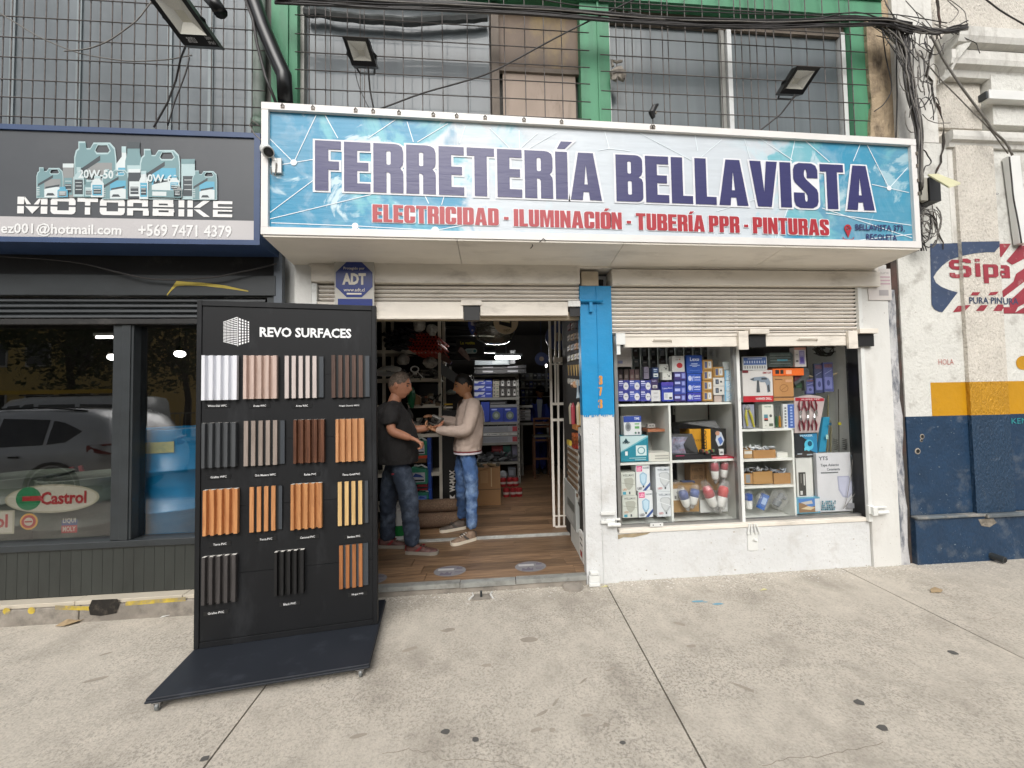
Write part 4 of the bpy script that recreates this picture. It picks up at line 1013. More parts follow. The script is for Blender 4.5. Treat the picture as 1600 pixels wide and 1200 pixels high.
# printed picture of oil cans and bottles
CN=[flat('can_teal',hexc('6f8f93'),.4),flat('can_pale',hexc('a9c0c2'),.4),flat('can_dark',hexc('3c4448'),.4),flat('can_white',hexc('cdd6d6'),.4),flat('can_blue',hexc('5ba3bd'),.4),flat('can_grey',hexc('8a8c8b'),.4)]
cans=MB();lay=[0]
def prect(q,u0,v0,u1,v1,m,dy=0):a=sx_(u0,v1);c=sx_(u1,v0);q.rect(a[0],a[1],c[0],c[1],SY-.003-dy-lay[0],m)
def jug(u0,v0,u1,v1,txt=None):
    w,h=u1-u0,v1-v0;lay[0]+=.0006
    def pt(a,b_):return sx_(u0+a*w,v0+b_*h)
    body=[pt(*p_)for p_ in((0,1),(0,.28),(.04,.16),(.10,.12),(.10,.0),(.26,.0),(.28,.12),(.38,.12),(.46,.02),(.85,.02),(.97,.12),(1,.3),(1,1))]
    hole=[pt(*p_)for p_ in((.5,.16),(.56,.07),(.78,.07),(.84,.16),(.8,.2),(.54,.2))]
    y=SY-.003-lay[0]
    vs,fs=loops2d([body,hole]);cans.add([(p_[0],y,p_[1])for p_ in vs],fs,1)
    ins=[(p_[0]*.94+(body[0][0]+body[-1][0])/2*.06,p_[1]*.95+(body[0][1]+body[2][1])/2*.05)for p_ in body]
    hb=[(p_[0]*1.0,p_[1])for p_ in hole]
    vs,fs=loops2d([ins,[pt(*p_)for p_ in((.48,.17),(.55,.05),(.80,.05),(.87,.17),(.8,.23),(.53,.23))]]);cans.add([(p_[0],y-.0005,p_[1])for p_ in vs],fs,0)
    cans.poly([pt(.06,.62),pt(.06,.54),pt(.62,.25),pt(.62,.34)],y-.0009,2)
    cans.poly([pt(.3,.98),pt(.3,.5),pt(.55,.38),pt(.9,.38),pt(.9,.98)],y-.0010,4 if u0%2 else 5)
    cans.poly([pt(.3,.98),pt(.3,.72),pt(.6,.62),pt(.9,.66),pt(.9,.98)],y-.0013,3)
    cans.poly([pt(.34,.70),pt(.34,.64),pt(.86,.56),pt(.86,.62)],y-.0014,2)
    cans.poly([pt(.36,.92),pt(.42,.84),pt(.62,.84),pt(.7,.92)],y-.0016,2)
    for k in range(5):cans.line(pt(.02,.66+k*.06),pt(.13,.66+k*.06),.004,y-.0016,3)
    if txt:
        a=pt(.12,.66);c=pt(.95,.52);cans.text(txt,a[0],c[0],a[1],c[1],y-.0060,3,.03)
def bottle(u0,v0,u1,v1,m=0,neck=.4,cap=1):
    w,h=u1-u0,v1-v0;lay[0]+=.0006
    def pt(a,b_):return sx_(u0+a*w,v0+b_*h)
    y=SY-.003-lay[0]
    cans.poly([pt(*p_)for p_ in((0,1),(0,.34),(.5-neck/2,.2),(.5-neck/2,0),(.5+neck/2,0),(.5+neck/2,.2),(1,.34),(1,1))],y,m)
    cans.poly([pt(*p_)for p_ in((.12,.92),(.12,.42),(.88,.42),(.88,.92))],y-.0004,(m+1)%6)
    cans.poly([pt(*p_)for p_ in((.2,.85),(.2,.6),(.8,.6),(.8,.85))],y-.0008,2);cans.poly([pt(*p_)for p_ in((.5-neck/2,.12),(.5-neck/2,0),(.5+neck/2,0),(.5+neck/2,.12))],y-.0008,cap)
    for k in range(3):cans.line(pt(.22,.52+k*.12),pt(.78,.52+k*.12),.004,y-.0012,3)
jug(116,221,182,309,'20W-50');bottle(182,229,206,308,3,.3);bottle(196,222,222,309,0,.75,2);jug(219,233,282,312,'10W-60')
bottle(99,256,116,309,5,1.0,3);bottle(284,249,305,312,1,1.0,0)
jug(58,262,100,310);jug(301,267,340,313);jug(161,265,202,312)
bottle(116,262,133,308,1,.4);bottle(201,265,222,311,2,.9,3);bottle(219,268,233,312,3,.6);bottle(133,282,148,309,0,.5);bottle(144,276,164,309,3,.5);bottle(92,293,108,309,4,.6,4);bottle(266,276,282,300,3,.5,4)
prect(cans,233,299,285,309,0,.001);prect(cans,240,301,262,307,3,.0016);bottle(272,290,286,310,5,.6)
cans.build('oil_can_picture',CN,sp_)
# ---- things behind the dark glass
def drum(label,u,v0,v1,r,Y,mat,ribs=True,dec=None):
    base=P(u,v1,Y);top=P(u,v0,Y);d=thing('oil_drum',label,'drum',(base.x,Y+r,base.z))
    z0,z1=base.z,top.z;h=z1-z0;pr=[(r*.97,0),(r,.01)]
    for k in(.33,.66):pr+=[(r,h*k-.018),(r+.016,h*k-.006),(r+.016,h*k+.006),(r,h*k+.018)]
    pr+=[(r,h-.012),(r+.006,h-.004),(r*.96,h),(r*.95,h-.012)]
    q=MB();q.lathe((base.x,Y+r,z0),pr,32);q.build('drum_body',mat,d,smooth=True)
    return d,base.x,Y+r,z0,h
BLUED=pm('blue_drum_paint',hexc('1a7cb0'),.32,var=.12,vs=6,bump=.1,bs=20,dirt=.4,dcol=hexc('123c5c'),ds=3,dthr=(.55,.75))
d,dx,dy,dz,dh=drum('bright blue oil drum standing behind the dark glass by the mullion',232,672,866,.33,.16,BLUED)
def on_drum(q,s,ang0,z0,w,h,r,m,bold=.02):
    vs,fs=text2d(s,bold);q.add([(dx+r*math.sin(ang0+X*w/r),dy-r*math.cos(ang0+X*w/r),z0+Z*h)for X,Z in vs],fs,m)
q=MB();on_drum(q,'SCENT',-1.15,dz+dh*.80,.26,.05,.337,0);on_drum(q,'RICANTS',-1.15,dz+dh*.70,.30,.045,.337,0);q.build('drum_lettering',LW,d)
q=MB();N_=8
for k in range(N_):
    a0,a1=-.25+k*.09,-.25+(k+1)*.09;r_=.337
    q.add([(dx+r_*math.sin(a0),dy-r_*math.cos(a0),dz+dh*.81),(dx+r_*math.sin(a1),dy-r_*math.cos(a1),dz+dh*.81),(dx+r_*math.sin(a1),dy-r_*math.cos(a1),dz+dh*.9),(dx+r_*math.sin(a0),dy-r_*math.cos(a0),dz+dh*.9)],[(0,1,2,3)])
q.build('paper_label',H('#a3a370',.6,dirt=.6,dcol=hexc('5a7a70'),ds=14),d)
d2,*_r=drum('second blue drum in the shadow behind the display stand',318,690,850,.30,.45,BLUED)
GD=pm('grey_green_drum_paint',hexc('5d655c'),.5,var=.12,vs=5)
for lab,u,Y in(('grey green oil drum with round green and red oval sticker',78,.22),('grey green oil drum cut off at the left picture edge',-40,.24)):
    d,gx_,gy_,gz_,gh=drum(lab,u,752,866,.30 if u>0 else .30,Y,GD)
q=MB()
ST=[H('#8f8c7a'),H('#1f6a44'),H('#92272b'),H('#b48a35'),H('#a3a194'),H('#31426e')]
Yd=.066
def gpx(u,v):c=P(u,v,Yd);return c.x,c.z
def stk(name,label,fn):q=MB();fn(q);o=q.build(name,ST);return tag(o,label,'sticker')
def f1(q):
    c=gpx(82,779);q.disc(c[0],c[1],.32,Yd,0,32,.105);q.disc(c[0]+.0,c[1],.305,Yd-.001,4,32,.093)
    c2=gpx(45,779);q.disc(c2[0],c2[1],.085,Yd-.002,1,24);q.rect(c2[0]-.04,c2[1]-.018,c2[0]+.085,c2[1]+.018,Yd-.003,2);a,c3=gpx(64,789),gpx(136,766)
    q.text('Castrol',a[0],c3[0],a[1],c3[1],Yd-.004,2,.03)
stk('oval_sticker','cream oval oil sticker with green disc and slanting red lettering',f1)
def f2(q):
    a=gpx(-30,836);c=gpx(23,797);q.rect(a[0],a[1],c[0],c[1],Yd,0);q.rect(a[0],a[1]+.01,c[0]-.012,c[1]-.01,Yd-.001,4);a=gpx(-70,828);c=gpx(13,803);q.text('Castrol',a[0],c[0],a[1],c[1],Yd-.002,2,.03)
stk('square_sticker','cream square sticker with large red letters at the left edge of the dark glass',f2)
def f3(q):
    c=gpx(45,815);q.disc(c[0],c[1],.060,Yd,3,24);q.disc(c[0],c[1],.048,Yd-.001,2,24);q.disc(c[0],c[1],.030,Yd-.002,4,24);q.rect(c[0]-.025,c[1]-.006,c[0]+.025,c[1]+.006,Yd-.003,2)
stk('round_sticker','small round yellow and red sticker low on the dark glass',f3)
def f4(q):
    a=gpx(96,833);c=gpx(121,812);q.rect(a[0],a[1],c[0],c[1],Yd,5);q.rect(a[0],a[1]+.0,c[0],a[1]+.055,Yd-.001,2)
    q.text('LIQUI',a[0]+.01,c[0]-.01,a[1]+.068,a[1]+.108,Yd-.002,4,.02);q.text('MOLY',a[0]+.01,c[0]-.01,a[1]+.01,a[1]+.048,Yd-.002,4,.02)
stk('logo_sticker','small blue and red two line lettered sticker low on the dark glass',f4)
# lamps and goods inside
TUBEL=pm('lit_tube',(1,1,1),.5,var=0,emis=(1,.97,.92),es=5)
BULBL=pm('lit_bulb',(1,1,1),.5,var=0,emis=(1,.97,.92),es=9)
for u,v,Y,lab in((177,558,1.6,'round lit bulb hanging left of the mullion inside the dark shop'),(281,553,1.6,'round lit bulb hanging right of the mullion inside the dark shop')):
    c=P(u,v,Y);t=thing('hanging_lamp',lab,'lamp',(c.x,Y,c.z),'lit bulbs inside the dark shop');MB().sphere(c,.05,12,sz=(1.1,1,.75)).build('bulb',BULBL,t,smooth=True)
    q=MB();q.lathe((c.x,Y,c.z+.03),[(.055,0),(.03,.04),(.012,.06)],12);q.tube([(c.x,Y,c.z+.08),(c.x,Y,2.6)],.004,5);q.build('lamp_cap',BLK,t)
c=P(168,527,1.9);t=thing('tube_lamp','lit fluorescent tube high inside the dark shop','lamp',(c.x,1.9,c.z));MB().tube([(c.x-.12,1.9,c.z),(c.x+.35,1.9,c.z)],.014,8).build('tube',TUBEL,t);MB().box(c.x-.14,1.88,c.z+.018,c.x+.37,1.92,c.z+.05).build('fitting',PVCW,t)
# a black motorcycle seat/tank shape and covered goods in the dark (mostly lost behind the reflection)
c=P(150,800,.9);t=thing('scooter','dark scooter front wheel and fork half lost in the gloom behind the glass','scooter',(c.x,.9,.12))
q=MB();R_=.22
for k in range(20):
    pass
q.tube([(c.x+R_*math.cos(2*math.pi*k/20),.9,.12+R_+.03+R_*math.sin(2*math.pi*k/20))for k in range(21)],.035,8,caps=False);q.build('tyre',BLKG,t,smooth=True)
q=MB()
for k in range(10):a=2*math.pi*k/10;q.tube([(c.x,.9,.37),(c.x+.2*math.cos(a),.9,.37+.2*math.sin(a))],.004,4)
q.lathe((c.x,.93,.37),[(.04,0),(.04,.06)],10,axis='y');q.build('spokes',CHROME,t)
q=MB();q.tube([(c.x,.86,.37),(c.x-.18,.86,.95)],.018,6);q.tube([(c.x,.94,.37),(c.x-.18,.94,.95)],.018,6);q.build('fork',H('#7c1f22',.3),t)
# ================================================================ pale old building (right)
rb=thing('painted_building','old white stuccoed building with navy and yellow painted base at the right','building',(4.6,.2,0))
rx0=3.47
STU=pm('rough_stucco',hexc('d0cfc8'),.85,var=.07,vs=2.5,bump=.7,bs=30,bd=.014,dirt=.6,dcol=hexc('857f76'),ds=5.5,dthr=(.53,.70),fine=.10)
STUP=pm('coarse_stucco',hexc('cfc9be'),.9,var=.10,vs=5,bump=.95,bs=46,bd=.018,bstretch=(1.6,1,.8),dirt=.55,dcol=hexc('928a7e'),ds=38,dthr=(.52,.66))
SMO=pm('smooth_render',hexc('d2d0c9'),.75,var=.09,vs=2,bump=.6,bs=14,bd=.012,dirt=.65,dcol=hexc('8b8478'),ds=4,dthr=(.52,.70),fine=.08,stretch=(2,1,.5))
NVY=pm('navy_wall_paint',hexc('17344f'),.55,var=.2,vs=5,bump=.7,bs=22,bd=.014,dirt=.5,dcol=hexc('6d7275'),ds=5,dthr=(.53,.70),fine=.12)
NVYP=pm('navy_wall_paint_coarse',hexc('193751'),.5,var=.12,vs=4,bump=1.0,bs=44,bd=.02,bstretch=(1.6,1,.8),dirt=.3,dcol=hexc('7c8388'),ds=9,dthr=(.6,.72))
YEL=pm('yellow_wall_paint',hexc('b9860a'),.5,var=.08,vs=4,bump=.4,bs=26,bd=.010,dirt=.4,dcol=hexc('9b7431'),ds=6,dthr=(.58,.72))
YELC=pm('yellow_wall_paint_coarse',hexc('b6840c'),.55,var=.1,vs=4,bump=1.0,bs=44,bd=.02,bstretch=(1.6,1,.8),dirt=.3,dcol=hexc('9b7431'),ds=9,dthr=(.56,.7))
TANP=pm('weathered_tan_render',hexc('a8957a'),.85,var=.2,vs=3,bump=.9,bs=14,bd=.03,dirt=.85,dcol=hexc('4c4136'),ds=3.2,dthr=(.46,.62),stretch=(2,1,.7))
zyb=P(1500,649,0).z;zyt=P(1500,597,0).z
xp0,xp1=P(1511,640,0).x,P(1571,640,0).x
xL=P(1412,640,0).x;xLy=P(1455,620,0).x
PD=-.030
def wall3(z0,z1,mm,mp,x0=rx0+.13,yb=0):
    if x0<xp0:MB().box(x0,yb,z0,xp0-.001,.4,z1).build('wall',mm,rb)
    MB().box(xp0,PD+yb,z0,xp1,.4,z1).build('pilaster',mp,rb)
    MB().box(xp1+.001,yb,z0,10.5,.4,z1).build('wall',mm,rb)
zpl=P(1470,803,0).z
wall3(zpl,zyb,NVY,NVYP)
wall3(zyb+.0,zyt,YEL,YELC,xLy)
MB().box(rx0+.13,0,zyb,xLy-.001,.4,zyt).build('wall',STU,rb)
ztop=P(1500,225,0).z
wall3(zyt,ztop,STU,STUP)
# plinth with worn ledge
q=MB();q.box(rx0+.13,-.035,-.05,10.5,.4,zpl-.022);q.build('plinth',NVY,rb,bevel=.006)
q=MB();q.box(rx0+.12,-.06,zpl-.022,xp0+.05,.0,zpl);q.box(xp0+.06,-.065,zpl-.035,10.5,.0,zpl-.004);q.build('plinth_ledge',pm('worn_navy_ledge',hexc('5d6468'),.8,var=.25,vs=7,bump=.6,bs=40,dirt=.7,dcol=hexc('9a948a'),ds=6,dthr=(.5,.65)),rb,bevel=.006)
q=MB();c=P(1542,816,-.04);
q.poly([(c.x-.08,c.z+.03),(c.x-.05,c.z-.03),(c.x+.03,c.z-.045),(c.x+.1,c.z-.01),(c.x+.07,c.z+.03)],-.037);q.build('broken_patch',pm('exposed_mortar',hexc('7a7368'),.95,var=.3,vs=20,bump=.8,bs=30,bd=.02),rb)
c=P(1549,868,-.04);q=MB();q.tube([(c.x,.0,c.z),(c.x+.02,-.12,c.z-.01)],.028,12);q.lathe((c.x+.021,-.119,c.z-.01),[(.020,-.002),(.018,.004)],12,1,axis='y');q.build('drain_spout',[CHAR,BLK],rb)
# jagged weathered strip between the two buildings
q=MB();R=random.Random(9);zz=-.02;pts=[]
while zz<5.6:pts.append(zz);zz+=.22
def strip_w(name,mat,xa,xb,y,seed,z0=0,z1=6,amp=.012):
    R=random.Random(seed);q=MB();L=[];Rr=[];z=z0
    while z<z1+.01:L.append((xa+R.uniform(-amp,amp),z));Rr.append((xb+R.uniform(-amp,amp),z));z+=.16
    q.prism([(p_[0],y,p_[1])for p_ in L]+[(p_[0],y,p_[1])for p_ in reversed(Rr)],(0,.12,0));return q.build(name,mat,rb)
strip_w('worn_corner',pm('worn_corner_paint',hexc('b9b8b8'),.7,var=.2,vs=4,bump=.6,bs=18,bd=.02,dirt=.85,dcol=hexc('4b525e'),ds=4.5,dthr=(.46,.60),stretch=(2.5,1,.8)),rx0-.005,rx0+.075,-.012,1,0,2.55)
strip_w('dark_crack',pm('crack_grime',hexc('3a3530'),.9,var=.3,vs=8,bump=.8,bs=30,dirt=.5,dcol=hexc('6e4a42'),ds=3),rx0+.07,rx0+.14,.012,2,0,3.4,.012)
strip_w('tan_render',TANP,P(1362,110,0).x,P(1420,110,0).x,.03,3,3.3,6.4,.015)
strip_w('white_render',SMO,P(1408,150,0).x,rx0+.30,.0,4,3.4,5.6,.02)
# upper wall: flat strip, recessed field, cornice
xq=P(1468,250,0).x
zc0,zc1=P(1560,122,-.1).z,P(1545,40,-.1).z
MB().box(rx0+.20,-.004,ztop+.001,xq,.4,5.6).build('wall',SMO,rb)
MB().box(xq,.05,ztop+.001,10.5,.4,5.6).build('wall',STUP,rb)
xs2=P(1560,150,0).x
# mouldings around the panel
def mold(v0,v1,u0,d,name='moulding',mat=SMO,u1=None):
    z0,z1=P(1540,v1,-d).z,P(1540,v0,-d).z;h=z1-z0;x0=P(u0,(v0+v1)/2,-d).x
    pr=[(0,0),(-d*.35,0),(-d*.5,h*.25),(-d*.9,h*.35),(-d,h*.55),(-d,h*.9),(-d*.8,h),(0,h)]
    q=MB();q.prism([(x0,.06+y if y==0 else y,z0+z)for y,z in pr],(10.5-x0,0,0));q.build(name,mat,rb)
mold(203,226,1490,.07)
mold(38,78,1500,.16,'cornice');mold(76,112,1488,.11,'cornice')
q=MB()
prc=[P(1490,98,-.1),P(1497,60,-.12),P(1524,42,-.15),P(1520,62,-.15),P(1514,72,-.15),P(1497,92,-.12),P(1483,120,-.1)]
q.prism([tuple(c)for c in prc],(0,.10,0));q.build('cornice_bracket',STU,rb)
MB().box(P(1538,130,0).x,-.05,P(1540,200,0).z,10.5,.05,P(1540,112,0).z).build('recess_panel',STU,rb)
MB().box(xq+.03,.02,P(1500,198,0).z,P(1536,150,0).x,.05,P(1500,118,0).z).build('coarse_panel',STUP,rb)
MB().box(P(1483,300,0).x,-.003,P(1510,380,0).z,P(1552,300,0).x,.0,ztop-.01).build('faded_panel',SMO,rb)
for i in range(3):
    for(u,v)in(((1505,297),(1550,300),(1558,303))[i],):q=MB();c=P(u,v,-.015);q.tube([(c.x+.012*math.cos(a_),-.016,c.z+.008*math.sin(a_))for a_ in[k*.7 for k in range(9)]],.0022,4);q.build('old_hook',CHAR,rb)
q=MB();R=random.Random(21);x=P(1462,0,0).x;pts=[]
for k in range(40):v=-20+k*10.5;c=P(1459+10*math.sin(k*.35)+R.uniform(-2,2)+(7 if v>120 else 0),v,-.014);pts.append((c.x,-.013 if k>5 else-.008,c.z))
q.tube(pts,[R.uniform(.002,.012)for _ in pts],5);q.build('wall_crack',pm('crack_grime',(0,0,0)),rb)
# painted advertisement, cut at the pilaster edges so that each part lies on its own plane
RED=pm('wall_red_paint',hexc('912f3b'),.6,var=.12,vs=8,dirt=.5,dcol=hexc('b9a59e'),ds=14,dthr=(.58,.68));WPA=pm('wall_white_paint',hexc('dcd7cd'),.7,var=.05,vs=5,bump=.4,bs=30)
NPA=pm('wall_navy_lettering',hexc('34435e'),.6,var=.15,vs=9,dirt=.4,dcol=hexc('8c8f96'),ds=16,dthr=(.56,.66))
def cut_paint(name,vs,fs,mat,lift):
    """vs in wall coordinates (x, z)"""
    bm=bmesh.new();vv=[bm.verts.new((p_[0],0,p_[1]))for p_ in vs]
    for f in fs:
        try:bm.faces.new([vv[i]for i in f])
        except ValueError:pass
    for x in(xp0,xp1):
        bmesh.ops.bisect_plane(bm,geom=bm.verts[:]+bm.edges[:]+bm.faces[:],plane_co=(x,0,0),plane_no=(1,0,0),dist=1e-6)
    for side in(0,1,2):
        q=MB()
        for f in bm.faces:
            cx_=f.calc_center_median().x;k=0 if cx_<xp0 else 1 if cx_<xp1 else 2
            if k !=side:continue
            y=(PD if k==1 else 0)-lift;q.add([(w.co.x,y,w.co.z)for w in f.verts],[tuple(range(len(f.verts)))])
        if q.f:q.build(name,mat,mural)
    bm.free()
mural=bpy.data.objects.new('painted_advert',None);COL.objects.link(mural);put(mural,rb)
def wp(pts):return[(lambda c:(c.x,c.z))(P(u,v,0))for u,v in pts]
def cpoly(name,pts,mat,lift,holes=()):
    vs,fs=loops2d([wp(pts)]+[wp(h)for h in holes]);cut_paint(name,vs,fs,mat,lift)
nav=[(1453,388),(1453,385),(1453,381),(1500,380),(1560,379),(1555,387),(1547,396),(1535,396),(1515,398),(1500,401),(1484,406),(1472,415),(1463,425),(1458,433),(1462,442),(1470,448),(1482,453),(1496,457),(1489,466),(1480,478),(1472,488),(1466,487),(1459,483),(1455,476)]
cpoly('navy_shape',nav,NPA,.003)
for pts in([(1561,381),(1579,381),(1564,402),(1561,402)],[(1593,383),(1600,384),(1640,384),(1581,414),(1572,408)],[(1640,392),(1640,410),(1567,465),(1565,455),(1583,440),(1587,428)],[(1640,430),(1640,452),(1590,480),(1585,490),(1568,490),(1567,480),(1577,480),(1577,470),(1610,440)],[(1640,470),(1640,490),(1583,490),(1600,480)],
            [(1513,458),(1525,458),(1521,463),(1510,463)],[(1541,458),(1554,457),(1549,462),(1537,463)],[(1496,478),(1510,478),(1501,487),(1488,488)],[(1526,478),(1537,478),(1530,487),(1518,487)],[(1552,477),(1564,477),(1558,487),(1545,487)]):
    cpoly('red_stripe',pts,RED,.003)
def wtxt(s,u0,u1,v0,v1,mat,name,bold=.02,lift=.004,fn=None):
    vs,fs=fn(s)if fn else text2d(s,bold)
    a,c=P(u0,v1,0),P(u1,v0,0);cut_paint(name,[(a.x+X*(c.x-a.x),a.z+Z*(c.z-a.z))for X,Z in vs],fs,mat,lift)
# heavy square lower-case word "Sipa"
def sipa(_):
    L=[[(0,.72),(0,.9),(.06,1),(.30,1),(.36,.93),(.36,.82),(.25,.82),(.25,.86),(.10,.86),(.10,.74),(.30,.70),(.36,.62),(.36,.34),(.30,.25),(.06,.25),(0,.33),(0,.46),(.11,.46),(.11,.40),(.25,.40),(.25,.57),(.06,.61)],
         [(.44,.27),(.54,.27),(.54,.82),(.44,.82)],[(.44,.88),(.54,.88),(.54,1),(.44,1)],
         [(.60,0),(.70,0),(.70,.24),(.86,.24),(.90,.32),(.90,.70),(.86,.78),(.60,.78)],[(.70,.37),(.80,.37),(.80,.66),(.70,.66)],
         [(.96,.80),(1.16,.80),(1.22,.73),(1.22,.26),(.98,.26),(.94,.33),(.94,.50),(.98,.57),(1.11,.57),(1.11,.66),(.96,.66)],[(1.04,.38),(1.11,.38),(1.11,.46),(1.04,.46)]]
    vs,fs=loops2d(L);return[(x/1.22,z)for x,z in vs],fs
wtxt('',1484,1576,407,444,RED,'red_letters',fn=sipa)
wtxt('PURA PINTURA',1508,1590,466,476,NPA,'navy_letters',.015)
wtxt('HOLA',1466,1489,561,570,flat('red_pen',hexc('b5635c'),.8),'scribble',-.01)
wtxt('KEN',1580,1604,653,662,flat('teal_pen',hexc('2f8f94'),.8),'scribble',-.005,.004)
cpoly('yellow_dot',[(1598+11*math.cos(a_*math.pi/10),567+11*math.sin(a_*math.pi/10))for a_ in range(20)],YEL,.003)
# holes in the navy paint
for(u,v,r)in((1441,682,.018),(1434,705,.022),(1440,688,.012)):q=MB();c=P(u,v,-.002);q.lathe((c.x,-.001,c.z),[(r*1.3,0),(r,.002)],10,1,'y');q.disc(c.x,c.z,r*.8,-.0045,0,10);q.build('wall_hole',[BLK,KERB],rb)
FLK=pm('pale_fleck',hexc('707c86'),.9,var=.3,vs=20);chips('paint_chips',rb,rx0+.2,xp0-.02,zpl,zyb,-.0,90,FLK,5,.6,.6);chips('paint_chips',rb,rx0+.2,6.2,.02,zpl-.05,-.035,160,FLK,6,.8,.6);chips('paint_chips',rb,rx0+.2,xp0-.02,zyt,3.4,0,130,CHIP,7,.2,.5)
# ---- things fixed on the fronts
def fixture_lamp(label,u,v,w,h,Y,skew,cable,arm=None):
    """square LED floodlight seen from below; skew = horizontal shift of the bottom edge in pixels"""
    c=P(u,v,Y);s=P(u+100,v,Y).x-c.x;s/=100
    t=thing('floodlight',label,'floodlight',tuple(c),'black LED floodlights')
    W,Hh,sk=w*s/2,h*s/2,skew*s/2
    tilt=.60
    def pt(a,b_,d=0):return(c.x+a*W-b_*sk,c.y-b_*Hh*tilt+d,c.z+b_*Hh*.72+d*.5)
    def frame(a,d0,d1,q,m,inner=None):
        pass
    q=MB()
    O=[(-1,-1),(1,-1),(1,1),(-1,1)];I=[(-.72,-.60),(.72,-.60),(.72,.74),(-.72,.74)]
    of=[pt(*p_)for p_ in O];if_=[pt(*p_,.004)for p_ in I];ob=[pt(*p_,.055)for p_ in O]
    q.add(of+if_,[(0,1,5,4),(1,2,6,5),(2,3,7,6),(3,0,4,7)]);q.add(of+ob,[(1,0,4,5),(2,1,5,6),(3,2,6,7),(0,3,7,4),(4,7,6,5)])
    q.build('housing',BLKG,t,bevel=.002)
    q=MB();J=[(-.25,-.10),(.25,-.10),(.25,.30),(-.25,.30)];i0=[pt(*p_,.006)for p_ in I];j0=[pt(*p_,.045)for p_ in J]
    q.add(i0+j0,[(0,1,5,4),(1,2,6,5),(2,3,7,6),(3,0,4,7)],0);q.add(j0,[(0,1,2,3)],1)
    q.build('reflector',[pm('lamp_reflector',hexc('b7b5aa'),.3,.3,var=.05),pm('led_plate',hexc('a8a387'),.4)],t)
    q=MB();q.add([pt(*p_,.0)for p_ in I],[(0,1,2,3)]);q.build('cover_glass',glass('lamp_glass',(.95,.95,.95),1.2,1.5,.05,.25,(.72,.72,.68)),t)
    q=MB();a0=pt(-1,.1,.03);a1=pt(1,.1,.03);q.tube([a0,(a0[0]-.012,a0[1]+.02,a0[2]),(c.x-W*.6,c.y+.16,c.z-.02),(c.x+W*.6,c.y+.16,c.z-.02),(a1[0]+.012,a1[1]+.02,a1[2]),a1],.008,6)
    for pa in(arm or[]):q.tube(pa,.011,6)
    q.build('mounting_bracket',BLK,t)
    if cable:
        q=MB();q.tube([tuple(P(*z_))for z_ in cable],.006,5);q.build('power_cable',CABLE,t)
    return t,pt,s
t,pt,s=fixture_lamp('large black floodlight tilted over the left dark banner',281,25,58,80,-.62,36,[(290,72,-.60),(282,92,-.4),(275,125,-.3),(262,160,-.28),(240,199,-.26)])
q=MB();z0_,z1_=-.93,-.74
def lt(s_,a0,a1,b0,b1,m=0):
    vs,fs=text2d(s_,.0);q.add([pt(a0+(a1-a0)*X,b0+(b1-b0)*Z,-.002)for X,Z in vs],fs)
lt('antu',-.55,-.08,-.90,-.68);lt('50W',.55,.85,-.76,-.66);lt('IP65',.55,.9,-.92,-.82)
q.build('maker_print',flat('grey_print',hexc('9a9a98')),t)
fixture_lamp('small black floodlight left over the long banner',562,81,39,38,-.50,7,[(575,104,-.5),(578,140,-.42),(584,172,-.38)])
fixture_lamp('small black floodlight at the right end over the long banner',1250,126,36,34,-.50,-12,[(1243,148,-.49),(1220,178,-.42),(1186,205,-.38)])
# thick black cable duct running down between the shops
q=MB();
q.tube([tuple(P(u,v,-.12))for u,v in((385,-40),(396,0),(412,45),(430,88),(444,118),(446,160))],.055,8);du=q.build('cable_duct',BLKG,smooth=True);tag(du,'thick black cable duct slanting down to the left end of the long banner','duct')
q=MB();q.tube([tuple(P(u,v,-.35))for u,v in((322,-10),(336,6),(345,20))],.045,10);tag(q.build('junction_knob',BLKG,smooth=True),'round black cable joint beside the large floodlight','joint')
for lab,pts in(('black cable hanging in front of the grey drain pipe',[(380,-10),(395,30),(402,70),(415,120),(432,162)]),):
    q=MB();q.tube([tuple(P(u,v,-.16))for u,v in pts],.011,6);tag(q.build('hanging_cable',CABLE,smooth=True),lab,'cable')
# security camera at the left end of the banner
c=P(419,237,-.47);t=thing('security_camera','white bullet security camera at the left end of the long banner','camera',tuple(c))
d_=Vector((.55,-.62,-.62)).normalized();c=Vector(c)
q=MB();q.tube([c-d_*-.005,c+d_*-.075],.037,18);q.tube([c-d_*.07,c-d_*.085],[.036,.022],18);q.build('camera_body',PVCW,t,smooth=False,bevel=.003)
q=MB();q.tube([c+d_*.006,c+d_*.012],.029,18);q.tube([c+d_*.014,c+d_*.017],.013,12,1);q.build('camera_face',[BLKG,pm('lens',(.02,.02,.03),.1)],t)
q=MB();q.tube([c-d_*.06,(c.x+.03,AY-.02,c.z-.04),(c.x+.035,AY-.012,c.z-.09)],.012,8);q.box(c.x+.005,AY-.024,c.z-.12,c.x+.065,AY-.010,c.z-.02);q.build('camera_bracket',PVCW,t)
q=MB();q.tube([tuple(P(u,v,-.44))for u,v in((432,255),(430,275),(424,272),(423,262))],.004,5);q.tube([tuple(P(u,v,-.42))for u,v in((412,222),(398,210),(390,196),(394,188),(404,196))],.004,5);q.build('camera_cable',CABLEG,t)
